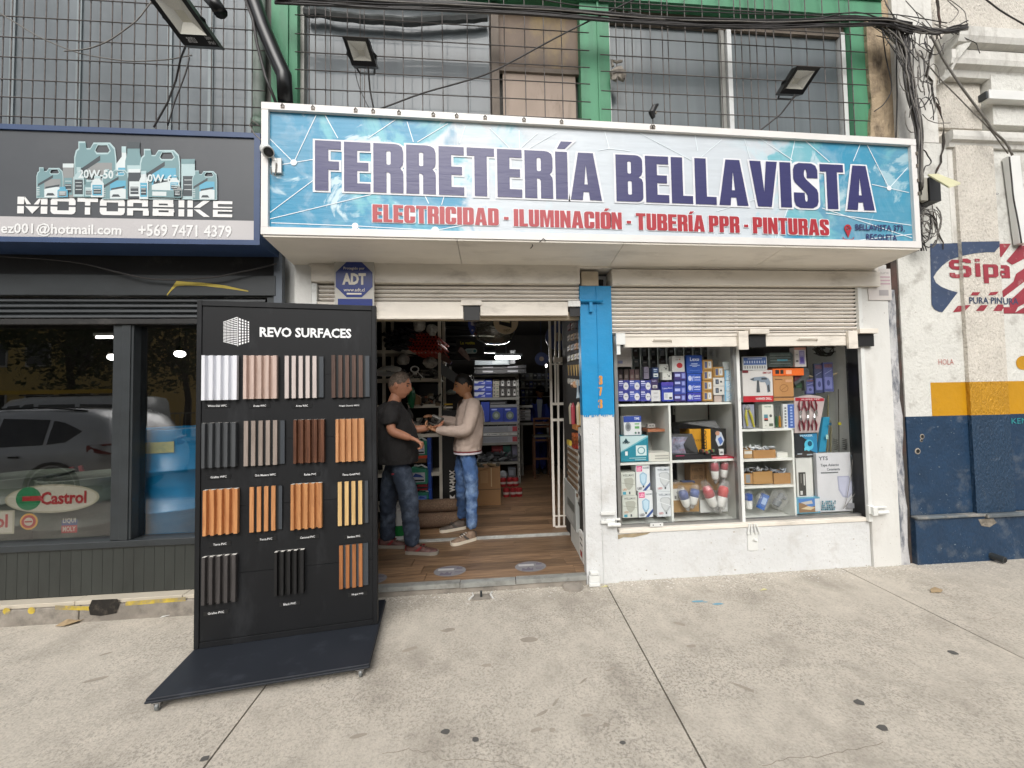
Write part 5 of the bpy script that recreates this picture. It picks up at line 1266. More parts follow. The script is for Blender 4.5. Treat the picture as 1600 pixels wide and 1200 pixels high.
# alarm company plate
a=P(523,404,-.075);c=P(585,475,-.075);t=thing('alarm_plate','pale alarm company plate with blue octagon above the display stand','sign',(a.x,-.07,c.z))
ox,oz=(P(553.5,437,-.08)).x,P(553.5,437,-.08).z
zlo=P(554,500,-.08).z
MB().box(a.x,-.080,zlo,c.x,-.070,P(554,404,-.08).z).build('plate',pm('alarm_plate_grey',hexc('b3b0a8'),.4,var=.05),t)
OB=H('#1f3277',.25);q=MB();r_=.148
q.poly([(ox+r_*math.cos(rad(22.5+45*k)),oz+r_*math.sin(rad(22.5+45*k)))for k in range(8)],-.082,0)
q.rect(a.x+.025,zlo,c.x-.012,P(554,467,-.08).z,-.082,0)
q.text('Protegido por',ox-.078,ox+.078,oz+.072,oz+.098,-.0835,1,.01);q.text('www.adt.cl',ox-.078,ox+.078,oz-.092,oz-.066,-.0835,1,.01);q.text('600 600 0000',ox-.055,ox+.055,oz-.117,oz-.102,-.0835,1,.02)if False else q.rect(ox-.055,oz-.116,ox+.055,oz-.104,-.0835,1)
q.text('ADT',ox-.088,ox+.088,oz-.04,oz+.05,-.0835,1,.05)
q.build('octagon_print',[OB,H('#d5cfc2',.3)],t)
# paper notice
a0,a1,z0,z1=rc(1356,420,1392,469,-.028);t=tag(MB().box(a0,-.030,z0,a1,-.026,z1).build('paper_notice',H('#c9c3be',.6)),'faded paper notice under the right end of the long banner','notice')
q=MB();q.text('procure',a0+.03,a1-.02,z1-.055,z1-.03,-.0315,0)
for k in range(3):q.rect(a0+.06,z1-.08-.03*k,a1-.01,z1-.068-.03*k,-.0315,1)
q.rect(a0+.10,z0+.04,a1-.03,z0+.09,-.0315,0);q.build('faded_print',[flat('faded_grey_ink',hexc('9f9a9a')),flat('faded_pink_ink',hexc('b79aa2'))],t)
# pale lamp over meter box
c=P(1470,283,-.2);t=thing('wall_light','pale slanted wall light with black gear box at the right end of the long banner','wall light',tuple(c))
p0,p1=P(1450,272,-.12),P(1500,286,-.30)
q=MB();
A_=[P(1449,272,-.10),P(1466,271,-.16),P(1501,285,-.34),P(1482,291,-.30)]
q.hexa([tuple(k-Vector((0,0,.018)))for k in A_],[tuple(k)for k in A_]);q.build('lamp_body',pm('aged_cream_plastic',hexc('c9c6a2'),.45,var=.06),t,bevel=.003)
a0,a1,z0,z1=rc(1447,280,1464,316,-.10);MB().box(a0,-.13,z0,a1,-.01,z1).build('gear_box',BLK,t)
a0,a1,z0,z1=rc(1435,279,1446,315,-.10);MB().box(a0,-.12,z0,a1,-.01,z1).build('side_cover',pm('aged_grey_plastic',hexc('9a978c'),.5,var=.1),t,bevel=.004)
# conduit box lower right and strip light
a0,a1,z0,z1=rc(1580,243,1604,378,-.06)
q=MB();p_=[P(1576,243,-.06),P(1594,243,-.06),P(1608,380,-.06),P(1594,380,-.06)]
q.prism([tuple(k)for k in(p_[0],p_[3],p_[2],p_[1])],(0,.05,0));tag(q.build('conduit_cover',PVCW,bevel=.004),'grey white conduit cover slanting down at the right picture edge','conduit')
a0,a1,z0,z1=rc(1546,142,1640,156,-.12);t=thing('strip_light','narrow white strip light under the cornice at the right edge','lamp',(a0,-.1,z0));MB().box(a0,-.12,z0,a1,-.05,z1).build('lamp_housing',PVCW,t,bevel=.003);MB().box(a0-.02,-.11,z0+.01,a0-.001,-.05,z1-.01).build('end_cap',CHAR,t)
# ---- cables
def cab_run(pts,r,Y,seed,jit=3.2,sub=5,sag=0):
    R=random.Random(seed);out=[]
    for i in range(len(pts)-1):
        (u0,v0),(u1,v1)=pts[i],pts[i+1]
        for k in range(sub):
            t_=k/sub;out.append((u0+(u1-u0)*t_+R.uniform(-jit,jit)*.5,v0+(v1-v0)*t_+R.uniform(-jit,jit)+sag*math.sin(math.pi*t_),Y+R.uniform(-.012,.012)))
    out.append((pts[-1][0],pts[-1][1],Y))
    # smooth
    for _ in range(2):out=[out[0]]+[tuple((out[i-1][k]+2*out[i][k]+out[i+1][k])/4 for k in range(3))for i in range(1,len(out)-1)]+[out[-1]]
    return[tuple(P(*o))for o in out]
R=random.Random(77)
bundle=MB()
for k in range(24):
    o=R.uniform(-9,9)
    pts=[(430,-6+o*.8+R.uniform(-3,3)),(560,3+o),(700,9+o*.8+R.uniform(-3,3)),(860,18+o*.8),(980,29+o*.7),(1080,35+o*.6),(1200,38+o*.7),(1300,35+o*.7),(1380,33+o*.6),(1425,44+o)]
    bundle.tube(cab_run(pts,0,-.13-R.random()*.05,k,1.8,5),R.choice((.0035,.004,.005,.007,.009)),5,0 if R.random()<.8 else 1)
for k in range(7):
    pts=[(960+R.uniform(-60,60),26+R.uniform(-8,10)),(1050,40+R.uniform(-6,8)),(1150,43+R.uniform(-6,4)),(1240,38+R.uniform(-6,6)),(1340,20+R.uniform(-8,14)),(1400,40)]
    bundle.tube(cab_run(pts,0,-.15,40+k,2.5,4),.005,5,0)
o=bundle.build('cable_bundle',[CABLE,CABLEG],smooth=True);tag(o,'thick tangled bundle of black cables strung along the green beam','cables',kind='stuff')
tang=MB()
for k in range(34):
    o=R.uniform(-11,11)
    pts=[(1385+R.uniform(-30,20),38+R.uniform(-12,14)),(1412+R.uniform(-14,14),62+R.uniform(-16,26)),(1418+o*.8,110),(1428+o*.7,160),(1436+o*.5,205),(1436+o*.6,250),(1436+o*.6,290+R.uniform(-6,14))]
    tang.tube(cab_run(pts,0,-.10-R.random()*.06,100+k,6,5),R.choice((.0035,.0045,.005,.007)),5,0 if R.random()<.5 else 1)
for k in range(12):
    pts=[(1395+R.uniform(-15,15),34+R.uniform(-6,10)),(1430,44+R.uniform(-8,8)),(1462,50+R.uniform(-6,8)),(1490,45+R.uniform(-5,8)),(1512,40+R.uniform(-8,6))]
    tang.tube(cab_run(pts,0,-.16,200+k,3,4),R.choice((.004,.006,.008)),5,0 if R.random()<.7 else 1)
for k in range(22):
    cu,cv=1440+R.uniform(-22,22),R.uniform(50,190);ru,rv=R.uniform(6,16),R.uniform(14,34);a0=R.uniform(0,6)
    tang.tube([tuple(P(cu+ru*math.cos(a0+j*.45),cv+rv*math.sin(a0+j*.45),-.15))for j in range(R.randint(6,11))],.004,5,0 if k%2 else 1)
for k in range(14):
    cu,cv=1449+R.uniform(-8,8),352+R.uniform(-12,14);ru,rv=R.uniform(8,17),R.uniform(12,32);a0=R.uniform(0,6)
    tang.tube([tuple(P(cu+ru*math.cos(a0+j*.5),cv+rv*math.sin(a0+j*.5),-.10-.04*R.random()))for j in range(R.randint(7,13))],R.choice((.003,.005,.006)),5,0 if R.random()<.7 else 1)
for k in range(6):
    tang.tube(cab_run([(1438+R.uniform(-4,4),312),(1436+R.uniform(-6,6),350),(1440+R.uniform(-6,8),392)],0,-.08,300+k,3,4),.004,5,0)
for k in range(16):
    u0,v0,a=R.uniform(1370,1480),R.uniform(-10,60),R.uniform(.2,1.4);L_=R.uniform(40,110)
    tang.tube(cab_run([(u0,v0),(u0+L_*.5*math.cos(a)+R.uniform(-12,12),v0+L_*.5*math.sin(a)),(u0+L_*.7*math.cos(a)+R.uniform(-25,15),v0+L_*math.sin(a))],0,-.15,500+k,3,5),.0035,4,k%2)
o=tang.build('cable_tangle',[CABLE,CABLEG],smooth=True);tag(o,'tangled cables running down the wall beside the right end of the long banner','cables',kind='stuff')
CL=[('thin cable sagging from the floodlight across the left window grille',[(238,0),(215,32),(175,62),(135,78),(100,80)],.0045,-.1),
      ('long thin cable sagging across the whole left window grille',[(0,20),(60,58),(120,84),(200,97),(260,94),(300,86)],.004,-.08),
      ('thin black cable rising across the beige board to the green column',[(590,172),(660,145),(760,118),(830,80),(905,40),(990,0)],.006,-.15),
      ('loose cable dropping from the large floodlight to the dark banner',[(296,90),(290,115),(272,160),(262,196)],.005,-.2),
      ('single black cable down the tan strip right of the green column',[(1378,40),(1384,90),(1396,140),(1380,165),(1366,174)],.005,-.04),
      ('straight dark cable down beside the tan strip',[(1402,30),(1401,100),(1402,160),(1400,215)],.006,-.03),
      ('pale slanting cable from the tangle towards the conduit cover',[(1432,80),(1470,125),(1510,165),(1550,205),(1575,240)],.005,-.12),
      ('dark slanting cable just above the pale one on the stucco',[(1455,55),(1475,95),(1505,140),(1535,180),(1552,205),(1572,222),(1582,243)],.009,-.14),
      ('black wire crossing the top right corner',[(1530,-10),(1560,15),(1610,44)],.006,-.3),
      ('looped wire hanging from the gear box up the wall',[(1440,232),(1446,236),(1450,244),(1456,252),(1452,258),(1445,260),(1442,272)],.005,-.1),
      ('thin grey wire looping from the cables to the wall crack',[(1441,178),(1450,188),(1465,193),(1485,192)],.0035,-.06),
      ('curled cable beside the vertical tangle',[(1439,127),(1455,130),(1459,142),(1452,155),(1444,164)],.005,-.08),
      ('cable along the dark fascia sagging above the yellow stroke',[(0,400),(120,408),(180,425),(230,436),(270,438),(330,434),(380,425),(432,412)],.006,-.10),
      ('black cable down the edge of the conduit cover',[(1577,245),(1581,280),(1584,312),(1588,330),(1592,352),(1596,380)],.006,-.09),
      ('thin cable hanging behind the small left floodlight',[(554,104),(556,118),(562,140),(578,172)],.003,-.36),
      ('long wire stretched over the green beam',[(800,-10),(900,10),(1000,15),(1100,18),(1240,24),(1320,20),(1400,22),(1480,36)],.004,-.2)]
for lab,pts,r,Y in CL:
    q=MB();q.tube(cab_run(pts,0,Y,len(lab),.8,4),r,5);tag(q.build('cable',CABLEG if 'pale' in lab or 'grey wire' in lab or 'thin cable sagging' in lab else CABLE,smooth=True),lab,'cable')
c=P(968,110,-.04);q=MB();q.sphere((c.x,-.0,c.z),.075,10,sz=(1,.5,.8));R=random.Random(4)
q.v=[v_+Vector((R.uniform(-.012,.012),R.uniform(-.01,.01),R.uniform(-.014,.014)))for v_ in q.v]
q.tube([(c.x-.05,-.02,c.z+.05),(c.x-.06,-.02,c.z+.10),(c.x-.02,-.03,c.z+.08),(c.x+.03,-.02,c.z+.1)],.012,5);tag(q.build('crumpled_bag',pm('dirty_bag',hexc('7d766c'),.7,var=.4,vs=30)),'crumpled grey bag stuck in the grille by the green column','bag')
c=P(1023,172,-.05);q=MB();q.tube([(c.x-.01,-.04,c.z-.06),(c.x-.025,-.045,c.z-.02),(c.x+.0,-.05,c.z+.03),(c.x+.03,-.05,c.z+.05)],[.018,.028,.022,.01],8);q.tube([(c.x+.02,-.05,c.z+.03),(c.x-.02,-.055,c.z+.0),(c.x+.015,-.05,c.z-.03)],.010,6,1);tag(q.build('tied_cloth',[BLK,pm('dirty_bag',(0,0,0))]),'dark knotted cloth tied low on the middle grille','cloth')
# litter
c=G(108,976);q=MB();q.prism([(c.x-.07,c.y-.02,.004),(c.x+.0,c.y-.035,.01),(c.x+.075,c.y+.02,.02),(c.x+.06,c.y+.035,.012),(c.x-.03,c.y+.03,.03)],(0,0,.002));tag(q.build('dry_leaf',pm('tan_leaf',hexc('9c8768'),.8,var=.2,vs=30)),'curled tan dry leaf at the foot of the kerb','leaf')
c=G(262,963);q=MB();q.prism([(c.x-.035,c.y-.02,.003),(c.x+.02,c.y-.01,.012),(c.x+.04,c.y+.02,.02),(c.x-.01,c.y+.012,.016)],(0,0,.002));tag(q.build('paper_scrap',PVCW),'small white paper scrap beside the display stand','paper')
c=G(1462,925);q=MB();q.prism([(c.x-.05,c.y-.01,.003),(c.x+.01,c.y-.03,.012),(c.x+.06,c.y+.0,.01),(c.x+.03,c.y+.03,.02),(c.x-.02,c.y+.02,.012)],(0,0,.003));tag(q.build('dry_leaf',MATS['tan_leaf']),'dry leaf lying alone on the right pavement','leaf')
for k,(u,v,s_)in enumerate(((1192,922,'pale flat scrap on the pavement before the white wall'),(944,917,'yellowish scrap below the white pillar'))):c=G(u,v);q=MB();q.prism([(c.x-.03,c.y-.01,.002),(c.x+.03,c.y-.01,.006),(c.x+.02,c.y+.02,.004)],(0,0,.002));tag(q.build('paper_scrap',H('#c9c28f')),s_,'paper')
# ================================================================ display stand with fluted panels
A_=G(303,1015,.07);B2=G(590,975,.07)
ex=Vector((B2.x-A_.x,B2.y-A_.y,0));SW=ex.length;ex.normalize();ey=Vector((-ex.y,ex.x,0))
O_=Vector((A_.x,A_.y,0))
MS=Matrix(((ex.x,ey.x,0,O_.x),(ex.y,ey.y,0,O_.y),(0,0,1,0),(0,0,0,1)))
def PS(u,v,d=0.0):
    r=sight(u,v);o=Vector((0,-CAMD,CAMH));p0=O_-ey*d
    t=(p0-o).dot(ey)/r.dot(ey);h=o+r*t-O_
    return h.dot(ex),h.z
st=thing('display_stand','black wheeled display stand carrying fifteen wood finish samples on the pavement','display stand',(O_+ex*SW/2-ey*.05))
SBK=pm('stand_black_laminate',hexc('17181a'),.55,spec=.3,var=.08,vs=4,bump=.05,bs=80,dirt=.3,dcol=hexc('4b4d50'),ds=3,dthr=(.56,.8),stretch=(2,2,.6))
SBK2=pm('stand_dark_board',hexc('191a1b'),.5,var=.08,vs=4,dirt=.1,dcol=hexc('3c3e41'),ds=6)
SNV=pm('stand_base_laminate',hexc('22262d'),.5,var=.1,vs=3,dirt=.5,dcol=hexc('4d525b'),ds=5,dthr=(.55,.75))
ztl=PS(303,470)[1];ztr=PS(586,477)[1];zt=(ztl+ztr)/2
zb0=.072
seams=[PS(440,v)[1]for v in(585,685,786,888)]
zbr=PS(446,986)[1]
q=MB(MS);q.box(.012,.006,zb0,SW-.012,.045,zt-.008);q.build('core_board',SBK2,st)
edges=[zt-.035]+seams+[zbr+.004]
for i in range(len(edges)-1):
    q=MB(MS);q.box(.028,0,edges[i+1]+.0012,SW-.028,.0055,edges[i]-.0012);q.build('face_panel',SBK,st)
q=MB(MS);q.box(.028,-.004,zb0,SW-.028,.0055,zbr);q.build('skirting',SBK,st,bevel=.001)
for(x0,x1,z0,z1)in((0,.026,zb0,zt),(SW-.026,SW,zb0,zt)):
    q=MB(MS);q.box(x0,-.006,z0,x1,.048,z1);q.build('frame_rail',SBK,st,bevel=.002)
q=MB(MS);q.box(.0262,-.006,zt-.033,SW-.0262,.048,zt);q.build('frame_rail',SBK,st,bevel=.002)
# base platform and castors
bx0,bx1,by0,by1=.0,SW+.01,-.405,.33
q=MB(MS);q.box(bx0,by0,.060,bx1,by1,.0705);q.build('platform_top',SNV,st,bevel=.003)
q=MB(MS);q.box(bx0-.004,by0-.004,.048,bx1+.004,by1+.004,.0595);q.build('platform_rim',SNV,st,bevel=.003)
q=MB(MS);q.box(bx0+.12,by0+.10,.036,bx1-.12,by1-.12,.0475);q.build('platform_frame',SBK2,st)
for(x,y)in((.045,by0+.015),(bx1-.045,by0+.015),(.05,by1-.05),(bx1-.05,by1-.05)):
    cs=bpy.data.objects.new('castor',None);COL.objects.link(cs);put(cs,st)
    q=MB(MS);q.lathe((x-.008,y,.021),[(.018,0),(.021,.003),(.021,.013),(.018,.016)],14,0,'x');q.build('wheel',pm('smoky_wheel',hexc('6c6f6e'),.3,var=.2,vs=30),cs,smooth=False)
    q=MB(MS);q.box(x-.013,y-.012,.02,x-.010,y+.014,.0475);q.box(x+.010,y-.012,.02,x+.013,y+.014,.0475);q.box(x-.02,y-.02,.044,x+.02,y+.02,.0475);q.build('fork',CHROME,cs)
WT=flat('stand_white_print',hexc('f0f0f0'),.4)
def stx(par,s,u0,u1,v0,v1,bold,mat=WT,y=-.003,nm='lettering'):
    a=PS(u0,v1);c=PS(u1,v0);a2=PS(u1,v1);c2=PS(u0,v0);q=MB(MS);z0=(a[1]+a2[1])/2;z1=(c[1]+c2[1])/2
    vs,fs=text2d(s,bold);q.flat2(vs,fs,a[0],z0,c[0]-a[0],z1-z0,y);return q.build(nm,mat,par)
stx(st,'REVO SURFACES',406,549,512.5,527.5,.032)
# logo: a block of stacked bars in two receding faces
q=MB(MS)
def lp(u,v):return PS(u,v)
for r in range(15):
    t0,t1=r/15+.006,(r+.58)/15
    def yl(u,t):top=503-(u-349)*(8/22);bot=535+(u-349)*(6/22);return top+(bot-top)*t
    for k in range(4):
        ua,ub=349+22*k/4+.25,349+22*(k+1)/4-.25
        q.poly([lp(ua,yl(ua,t1)),lp(ub,yl(ub,t1)),lp(ub,yl(ub,t0)),lp(ua,yl(ua,t0))],-.003)
q.poly([lp(371.3,541),lp(372.3,541),lp(372.3,495.5),lp(371.3,495.5)],-.003)
for k in range(4):
    ua=373.6+k*4.6;ub=ua+2.9-k*.25
    for r in range(9):
        def yr(u,t):top=496+(u-372)*(7/19);bot=541-(u-372)*(6/19);return top+(bot-top)*t
        t0,t1=r/9+.01,(r+.78)/9
        q.poly([lp(ua,yr(ua,t1)),lp(ub,yr(ub,t1)),lp(ub,yr(ub,t0)),lp(ua,yr(ua,t0))],-.003)
q.build('logo',WT,st)
def wd(name,a,c_,**k):return wood(name,hexc(a),hexc(c_),.45,'z',7,**k)
WH=flat('sample_white',hexc('dfe0e3'),.5);CUT=flat('sample_cut_edge',hexc('cfccc4'),.6)
SAM=[
 (316,555,371,625,'c',pm('sample_white_ribbed',hexc('dcdde2'),.45,var=.02),4,'White Oak WPC',(340,634),'white fluted sample'),
 (381,555,433,623,'c',wd('w_arena','b39b8f','cbb2a5',var=.05),4,'Arena WPC',(406,634),'pinkish beige fluted sample'),
 (445,556,505,622,'s',wd('w_arena2','b5a8a2','c9bcb6',var=.05),5,'Arena WPC',(472,634),'pale slats on black sample'),
 (518,555,577,621,'s',wd('w_nogalo','3a2a24','644b3f',var=.12),5,'Nogal Oscuro WPC',(546,634),'dark walnut slats on black sample'),
 (316,660,369,730,'c',wd('w_graf','3f4143','4f5254',var=.05),4,'Grafito WPC',(342,745),'graphite grey fluted sample'),
 (381,657,444,727,'s',wd('w_gris','81746a','9c8e84',var=.08),5,'Gris Madera WPC',(415,742),'grey wood slats on black sample'),
 (459,655,507,723,'c',wd('w_roble','3d2114','704429',var=.05),4,'Roble PVC',(485,741),'dark oak fluted sample'),
 (525,654,569,721,'c',wd('w_tgold','a5703f','c78c57',var=.05),4,'Terra Gold PVC',(549,741),'light golden fluted sample'),
 (318,764,372,835,'c',wd('w_terra','a8652e','d0904f',var=.05),4,'Terra PVC',(344,850),'orange brown fluted sample'),
 (390,760,440,830,'s',wd('w_terra2','a2662f','c98a4e',var=.1),4,'Terra PVC',(416,842),'orange brown slats on black sample'),
 (455,755,503,826,'c',wd('w_caramel','9d6130','cf914f',var=.05),4,'Caramel PVC',(481,839),'caramel fluted sample'),
 (528,752,575,820,'s',wd('w_bamboo','b58f52','d6b273',var=.08),4,'Bamboo PVC',(553,838),'yellow bamboo slats on black sample'),
 (316,868,369,942,'c',wd('w_grafp','3a3736','4d4948',var=.05),4,'Grafito PVC',(338,957),'dark graphite fluted sample'),
 (429,860,475,928,'c',wd('w_black','141414','222223',var=.05),4,'Black PVC',(453,943),'black fluted sample'),
 (530,851,575,918,'s',wd('w_nogal','7a4316','a96a30',var=.1),4,'Nogal PVC',(559,928),'walnut slats on grey sample')]
BLKB=flat('sample_black_backing',hexc('17191a'),.5);GRB=flat('sample_grey_backing',hexc('3a3f44'),.5)
for(u0,v0,u1,v1,kind,mt,n,nm,pc,lab)in SAM:
    vm,um=(v0+v1)/2,(u0+u1)/2;D_f=.02
    x0,x1=PS(u0,vm,D_f)[0],PS(u1,vm,D_f)[0];z0,z1=PS(um,v1,D_f)[1],PS(um,v0,D_f)[1]
    w=x1-x0
    if kind=='c':
        pit=w/(n+.5);pr=[]
        for k in range(n):
            a=x0+k*pit;pr+=[(a,-.030),(a+pit*.42,-.030),(a+pit*.50,-.006),(a+pit*.90,-.006)]
        pr+=[(x1-pit*.5,-.030),(x1,-.030)]
        pr2=[(x,-.002)for x,y in(pr[-1],pr[0])]
        q=MB(MS);q.prism([(x,y,z0)for x,y in pr+pr2],(0,0,z1-z0-.002));top=[(x,y,z1-.0015)for x,y in pr+pr2];q.add(top,[tuple(range(len(top)))],1)
        sm=q.build('sample_panel',[mt,CUT if v0>640 else mt],st)
        sm['label']=lab
    else:
        bk=GRB if nm=='Nogal PVC' else BLKB
        q=MB(MS);q.box(x0,-.010,z0+.002,x1,-.002,z1-.002);sm=q.build('sample_panel',bk,st);sm['label']=lab
        q=MB(MS);q.box(x1-w*.11,-.0125,z0+.003,x1,-.0105,z1-.003);q.build('end_strip',GRB,sm)
        pit=w*.90/n
        for k in range(n):
            q=MB(MS);q.box(x0+k*pit,-.022,z0,x0+k*pit+pit*.56,-.0105,z1);q.build('slat',mt,sm)
    pw=.105 if len(nm)>10 else .09
    cx_,cz_=PS(*pc)
    q=MB(MS);q.box(cx_-pw/2-.012,-.0028,cz_-.012,cx_+pw/2+.012,-.0004,cz_+.012);pt_=q.build('name_plate',flat('plate_black',hexc('18191a'),.35),st)
    tw=min(.0076*len(nm),pw+.018)
    q=MB(MS);q.text(nm,cx_-tw/2,cx_+tw/2,cz_-.0062,cz_+.0062,-.0035,0,.006);q.build('lettering',WT,pt_)
# ================================================================ goods
def carton(label,u0,v0,u1,v1,Y,dep,base,prints=(),name='box',cat='box',group=None,rough=.5,tilt=0,par=None,side=None):
    x0,x1,z0,z1=rc(u0,v0,u1,v1,Y);cols=[base];mats=[H(base,rough)]
    if side:cols.append(side);mats.append(H(side,rough))
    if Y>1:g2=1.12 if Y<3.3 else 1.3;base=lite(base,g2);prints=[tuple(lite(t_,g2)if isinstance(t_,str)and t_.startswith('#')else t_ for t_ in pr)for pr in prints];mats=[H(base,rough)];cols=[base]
    org=Vector(((x0+x1)/2,Y,z0));M=Matrix.Translation(org)@ Matrix.Rotation(rad(tilt),4,'Z')
    W=x1-x0;Hh=z1-z0;g_=.0008
    q=MB(M);q.box(-W/2+g_,0,0,W/2-g_,dep,Hh-g_,0)
    def ci(h):
        if h not in cols:cols.append(h);mats.append(H(h,rough))
        return cols.index(h)
    for i,pr in enumerate(prints):
        k=pr[0];y=-.0007-.00045*i
        X=lambda t:-W/2+t*W;Z=lambda t:t*Hh
        if k=='r':q.rect(X(pr[1]),Z(pr[2]),X(pr[3]),Z(pr[4]),y,ci(pr[5]))
        elif k=='d':q.disc(X(pr[1]),Z(pr[2]),pr[3]*W,y,ci(pr[4]),16,pr[5]*Hh if len(pr)>5 else None)
        elif k=='t':q.text(pr[6],X(pr[1]),X(pr[3]),Z(pr[2]),Z(pr[4]),y,ci(pr[5]),.02)
        elif k=='p':q.poly([(X(a),Z(b_))for a,b_ in pr[1]],y,ci(pr[2]))
        elif k=='l':q.line((X(pr[1]),Z(pr[2])),(X(pr[3]),Z(pr[4])),pr[6]*W,y,ci(pr[5]))
    o=q.build(name,mats)
    if par is not None:put(o,par)
    else:tag(o,label,cat,group)
    return o
# --- left bay, top shelf
YS_=.13
SOCK=[('r',.0,.0,1,.18,'#4b4a9c'),('d',.72,.42,.24,'#c9c8cc',.36),('d',.66,.42,.05,'#55555a'),('d',.80,.42,.05,'#55555a'),('r',.06,.62,.5,.72,'#b8bbe0'),('r',.06,.82,.42,.92,'#d8d8ee'),('r',.06,.45,.38,.5,'#9ea2d4')]
for i,(u,nm)in enumerate(((966,'leftmost'),(983.3,'middle'),(1000.6,'right'))):
    for j,(v,row)in enumerate(((610.5,'bottom'),(594,'top'))):
        carton('%s purple socket box in the %s row at the left of the shelf'%(nm,row),u,v,u+16.6,v+16.2,YS_,.09,'#343a86' if i !=1 else '#3c4f9e',SOCK,group='purple socket boxes in two rows')
carton('small white box beside the purple socket boxes',1017.5,609.5,1032,627,YS_,.08,'#c9c8c9',[('t',.3,.68,.7,.82,'#8b8b90','Lexo'),('r',.25,.4,.75,.44,'#a0a0a4'),('r',.3,.3,.7,.34,'#a0a0a4')])
carton('dark purple box with white sticker on the small white box',1017.5,592,1028,609,YS_,.08,'#3a2d55',[('r',.2,.15,.85,.42,'#c8c8c4'),('t',.15,.75,.8,.9,'#a9a6c8','Lexo'),('r',.3,.2,.75,.3,'#3a3a3a')])
carton('dark blue box with white label topmost on the purple box',1019.5,574,1029,591.5,YS_,.08,'#24395f',[('r',.15,.15,.9,.45,'#cdd2cf'),('r',.2,.6,.7,.66,'#8fa3bd'),('r',.2,.75,.8,.85,'#a7b5cc'),('r',.3,.24,.75,.32,'#35505c')])
carton('grey blister card standing beside the dark blue box',1006,573,1014,592,YS_+.05,.03,'#7d7686',[('r',.1,.5,.8,.56,'#54505e')])
carton('tall blue box with white printed sticker',1033.5,597,1052.5,627,YS_-.01,.10,'#2b3a98',[('r',.2,.08,.9,.45,'#cfd2d4'),('r',.28,.14,.5,.40,'#b4b8bc'),('r',.62,.12,.85,.22,'#2f2f33'),('r',.0,.82,1,1,'#4a3f9e'),('t',.1,.64,.5,.72,'#c9cbe8','Lexo'),('t',.56,.66,.9,.72,'#c9cbe8','Box')])
for(u,v,l)in((1035,580.5,'white socket strip lying on the tall blue box'),(1030,569,'upper white socket strip at the back')):
    carton(l,u,v,u+14.5,v+13,YS_+(.0 if v>575 else .06),.05,'#c8c9c2',[('d',.72,.45,.10,'#5b5b5b'),('d',.55,.6,.05,'#6b6b6b'),('d',.85,.7,.05,'#6b6b6b'),('d',.25,.3,.04,'#7b7b7b'),('r',0,.85,1,.88,'#9a9a94')],name='socket_strip',cat='socket')
o=carton('white emergency light box with a large red button',1050,556,1069.5,581,YS_+.01,.06,'#c3c2bf',[('d',.6,.40,.24,'#b3262e',.17),('d',.62,.78,.05,'#8f2a2a'),('r',.3,.9,.75,.93,'#8a8a88'),('t',.3,.73,.52,.80,'#5a5a5a','LED')],name='emergency_light',cat='light')
for i,(v0,v1,bc,l)in enumerate(((616,627,'#3b2c6a','bottom'),(604,616,'#2c3f93','second'),(594,604,'#2a3478','third'),(581,593.5,'#3a2f6e','top'))):
    carton('%s flat box of the blue and purple stack under the red button'%l,1053.5,v0,1072,v1,YS_,.1,bc,[('r',.06,.4,.5,.75,'#aab0dc'),('r',.62,.15,.92,.85,'#6671b8'),('r',.68,.25,.86,.75,'#8f97cc')],group='flat blue and purple boxes under the red button')
LX=[('d',.18,.5,.12,'#b7bdd6',.30),('t',.45,.5,.92,.78,'#d4d8ee','Lexo'),('r',.48,.25,.9,.36,'#9aa5d8'),('r',.3,.2,.4,.7,'#8f9bd2')]
carton('largest blue box topmost on its stack',1072.5,555,1097,583.5,YS_,.1,'#1f4aa0',[('t',.24,.68,.82,.88,'#dfe4f2','Lexo'),('r',.3,.5,.7,.55,'#b9c6e6'),('r',.2,.43,.85,.46,'#b9c6e6'),('r',.36,.37,.66,.40,'#b9c6e6'),('r',.2,.16,.85,.18,'#6f8bd0')])
for(v0,v1,bc,l)in((584,598,'#2c52ad','upper'),(598.5,613,'#2a4aa6','middle'),(613.5,627,'#37399a','lowest')):
    carton('%s lettered blue box under the largest blue one'%l,1074,v0,1096,v1,YS_,.1,bc,LX,group='small lettered blue boxes')
KB=[('r',.18,.12,.88,.86,'#b7a076'),('r',.22,.2,.45,.8,'#4a5379'),('r',.56,.2,.86,.82,'#cfcfcf'),('r',.64,.35,.72,.65,'#8d9099')]
for i,l in enumerate(('topmost','third','second','lowest')):
    v=562+i*16.3;carton('%s kraft box of the stack of four beside the lettered blue boxes'%l,1097.5,v,1113.5,v+15.9,YS_,.1,'#a3793f',KB,group='kraft switch boxes in a stack of four')
carton('kraft box resting on two white boxes',1114.5,573,1131,589.5,YS_,.09,'#a1793f',KB)
for(v0,v1,l)in((603.5,617,'lower'),(590,603,'upper')):
    carton('%s white box with black square print under the single kraft box'%l,1114.5,v0,1131.5,v1,YS_,.09,'#cdcac4',[('r',.2,.22,.5,.8,'#3b424d'),('r',.28,.34,.42,.66,'#6c7480'),('d',.7,.5,.09,'#33373d')],group='white boxes with black squares')
carton('beige block carrying the white boxes with black squares',1116,617.5,1128,628,YS_+.01,.08,'#b7a69d')
BB=[('r',.0,.0,.14,1,'#6fa8c9'),('d',.45,.5,.22,'#b5cede',.3),('d',.45,.5,.12,'#dde6ea',.17),('l',.2,.35,.9,.75,'#7eb2d0',.05),('r',.7,.15,.95,.3,'#8dbad2')]
for i,l in enumerate(('lowest','second','third')):
    v=611-i*16.3;carton('%s pale blue bulb box at the right end of the shelf'%l,1132.5,v,1149,v+15.9,YS_-.01,.09,'#c5d3da',BB,group='pale blue bulb boxes in a stack')
carton('plain grey white box on top of the pale blue bulb boxes',1129,565,1146,577.5,YS_,.08,'#b9bdbb')
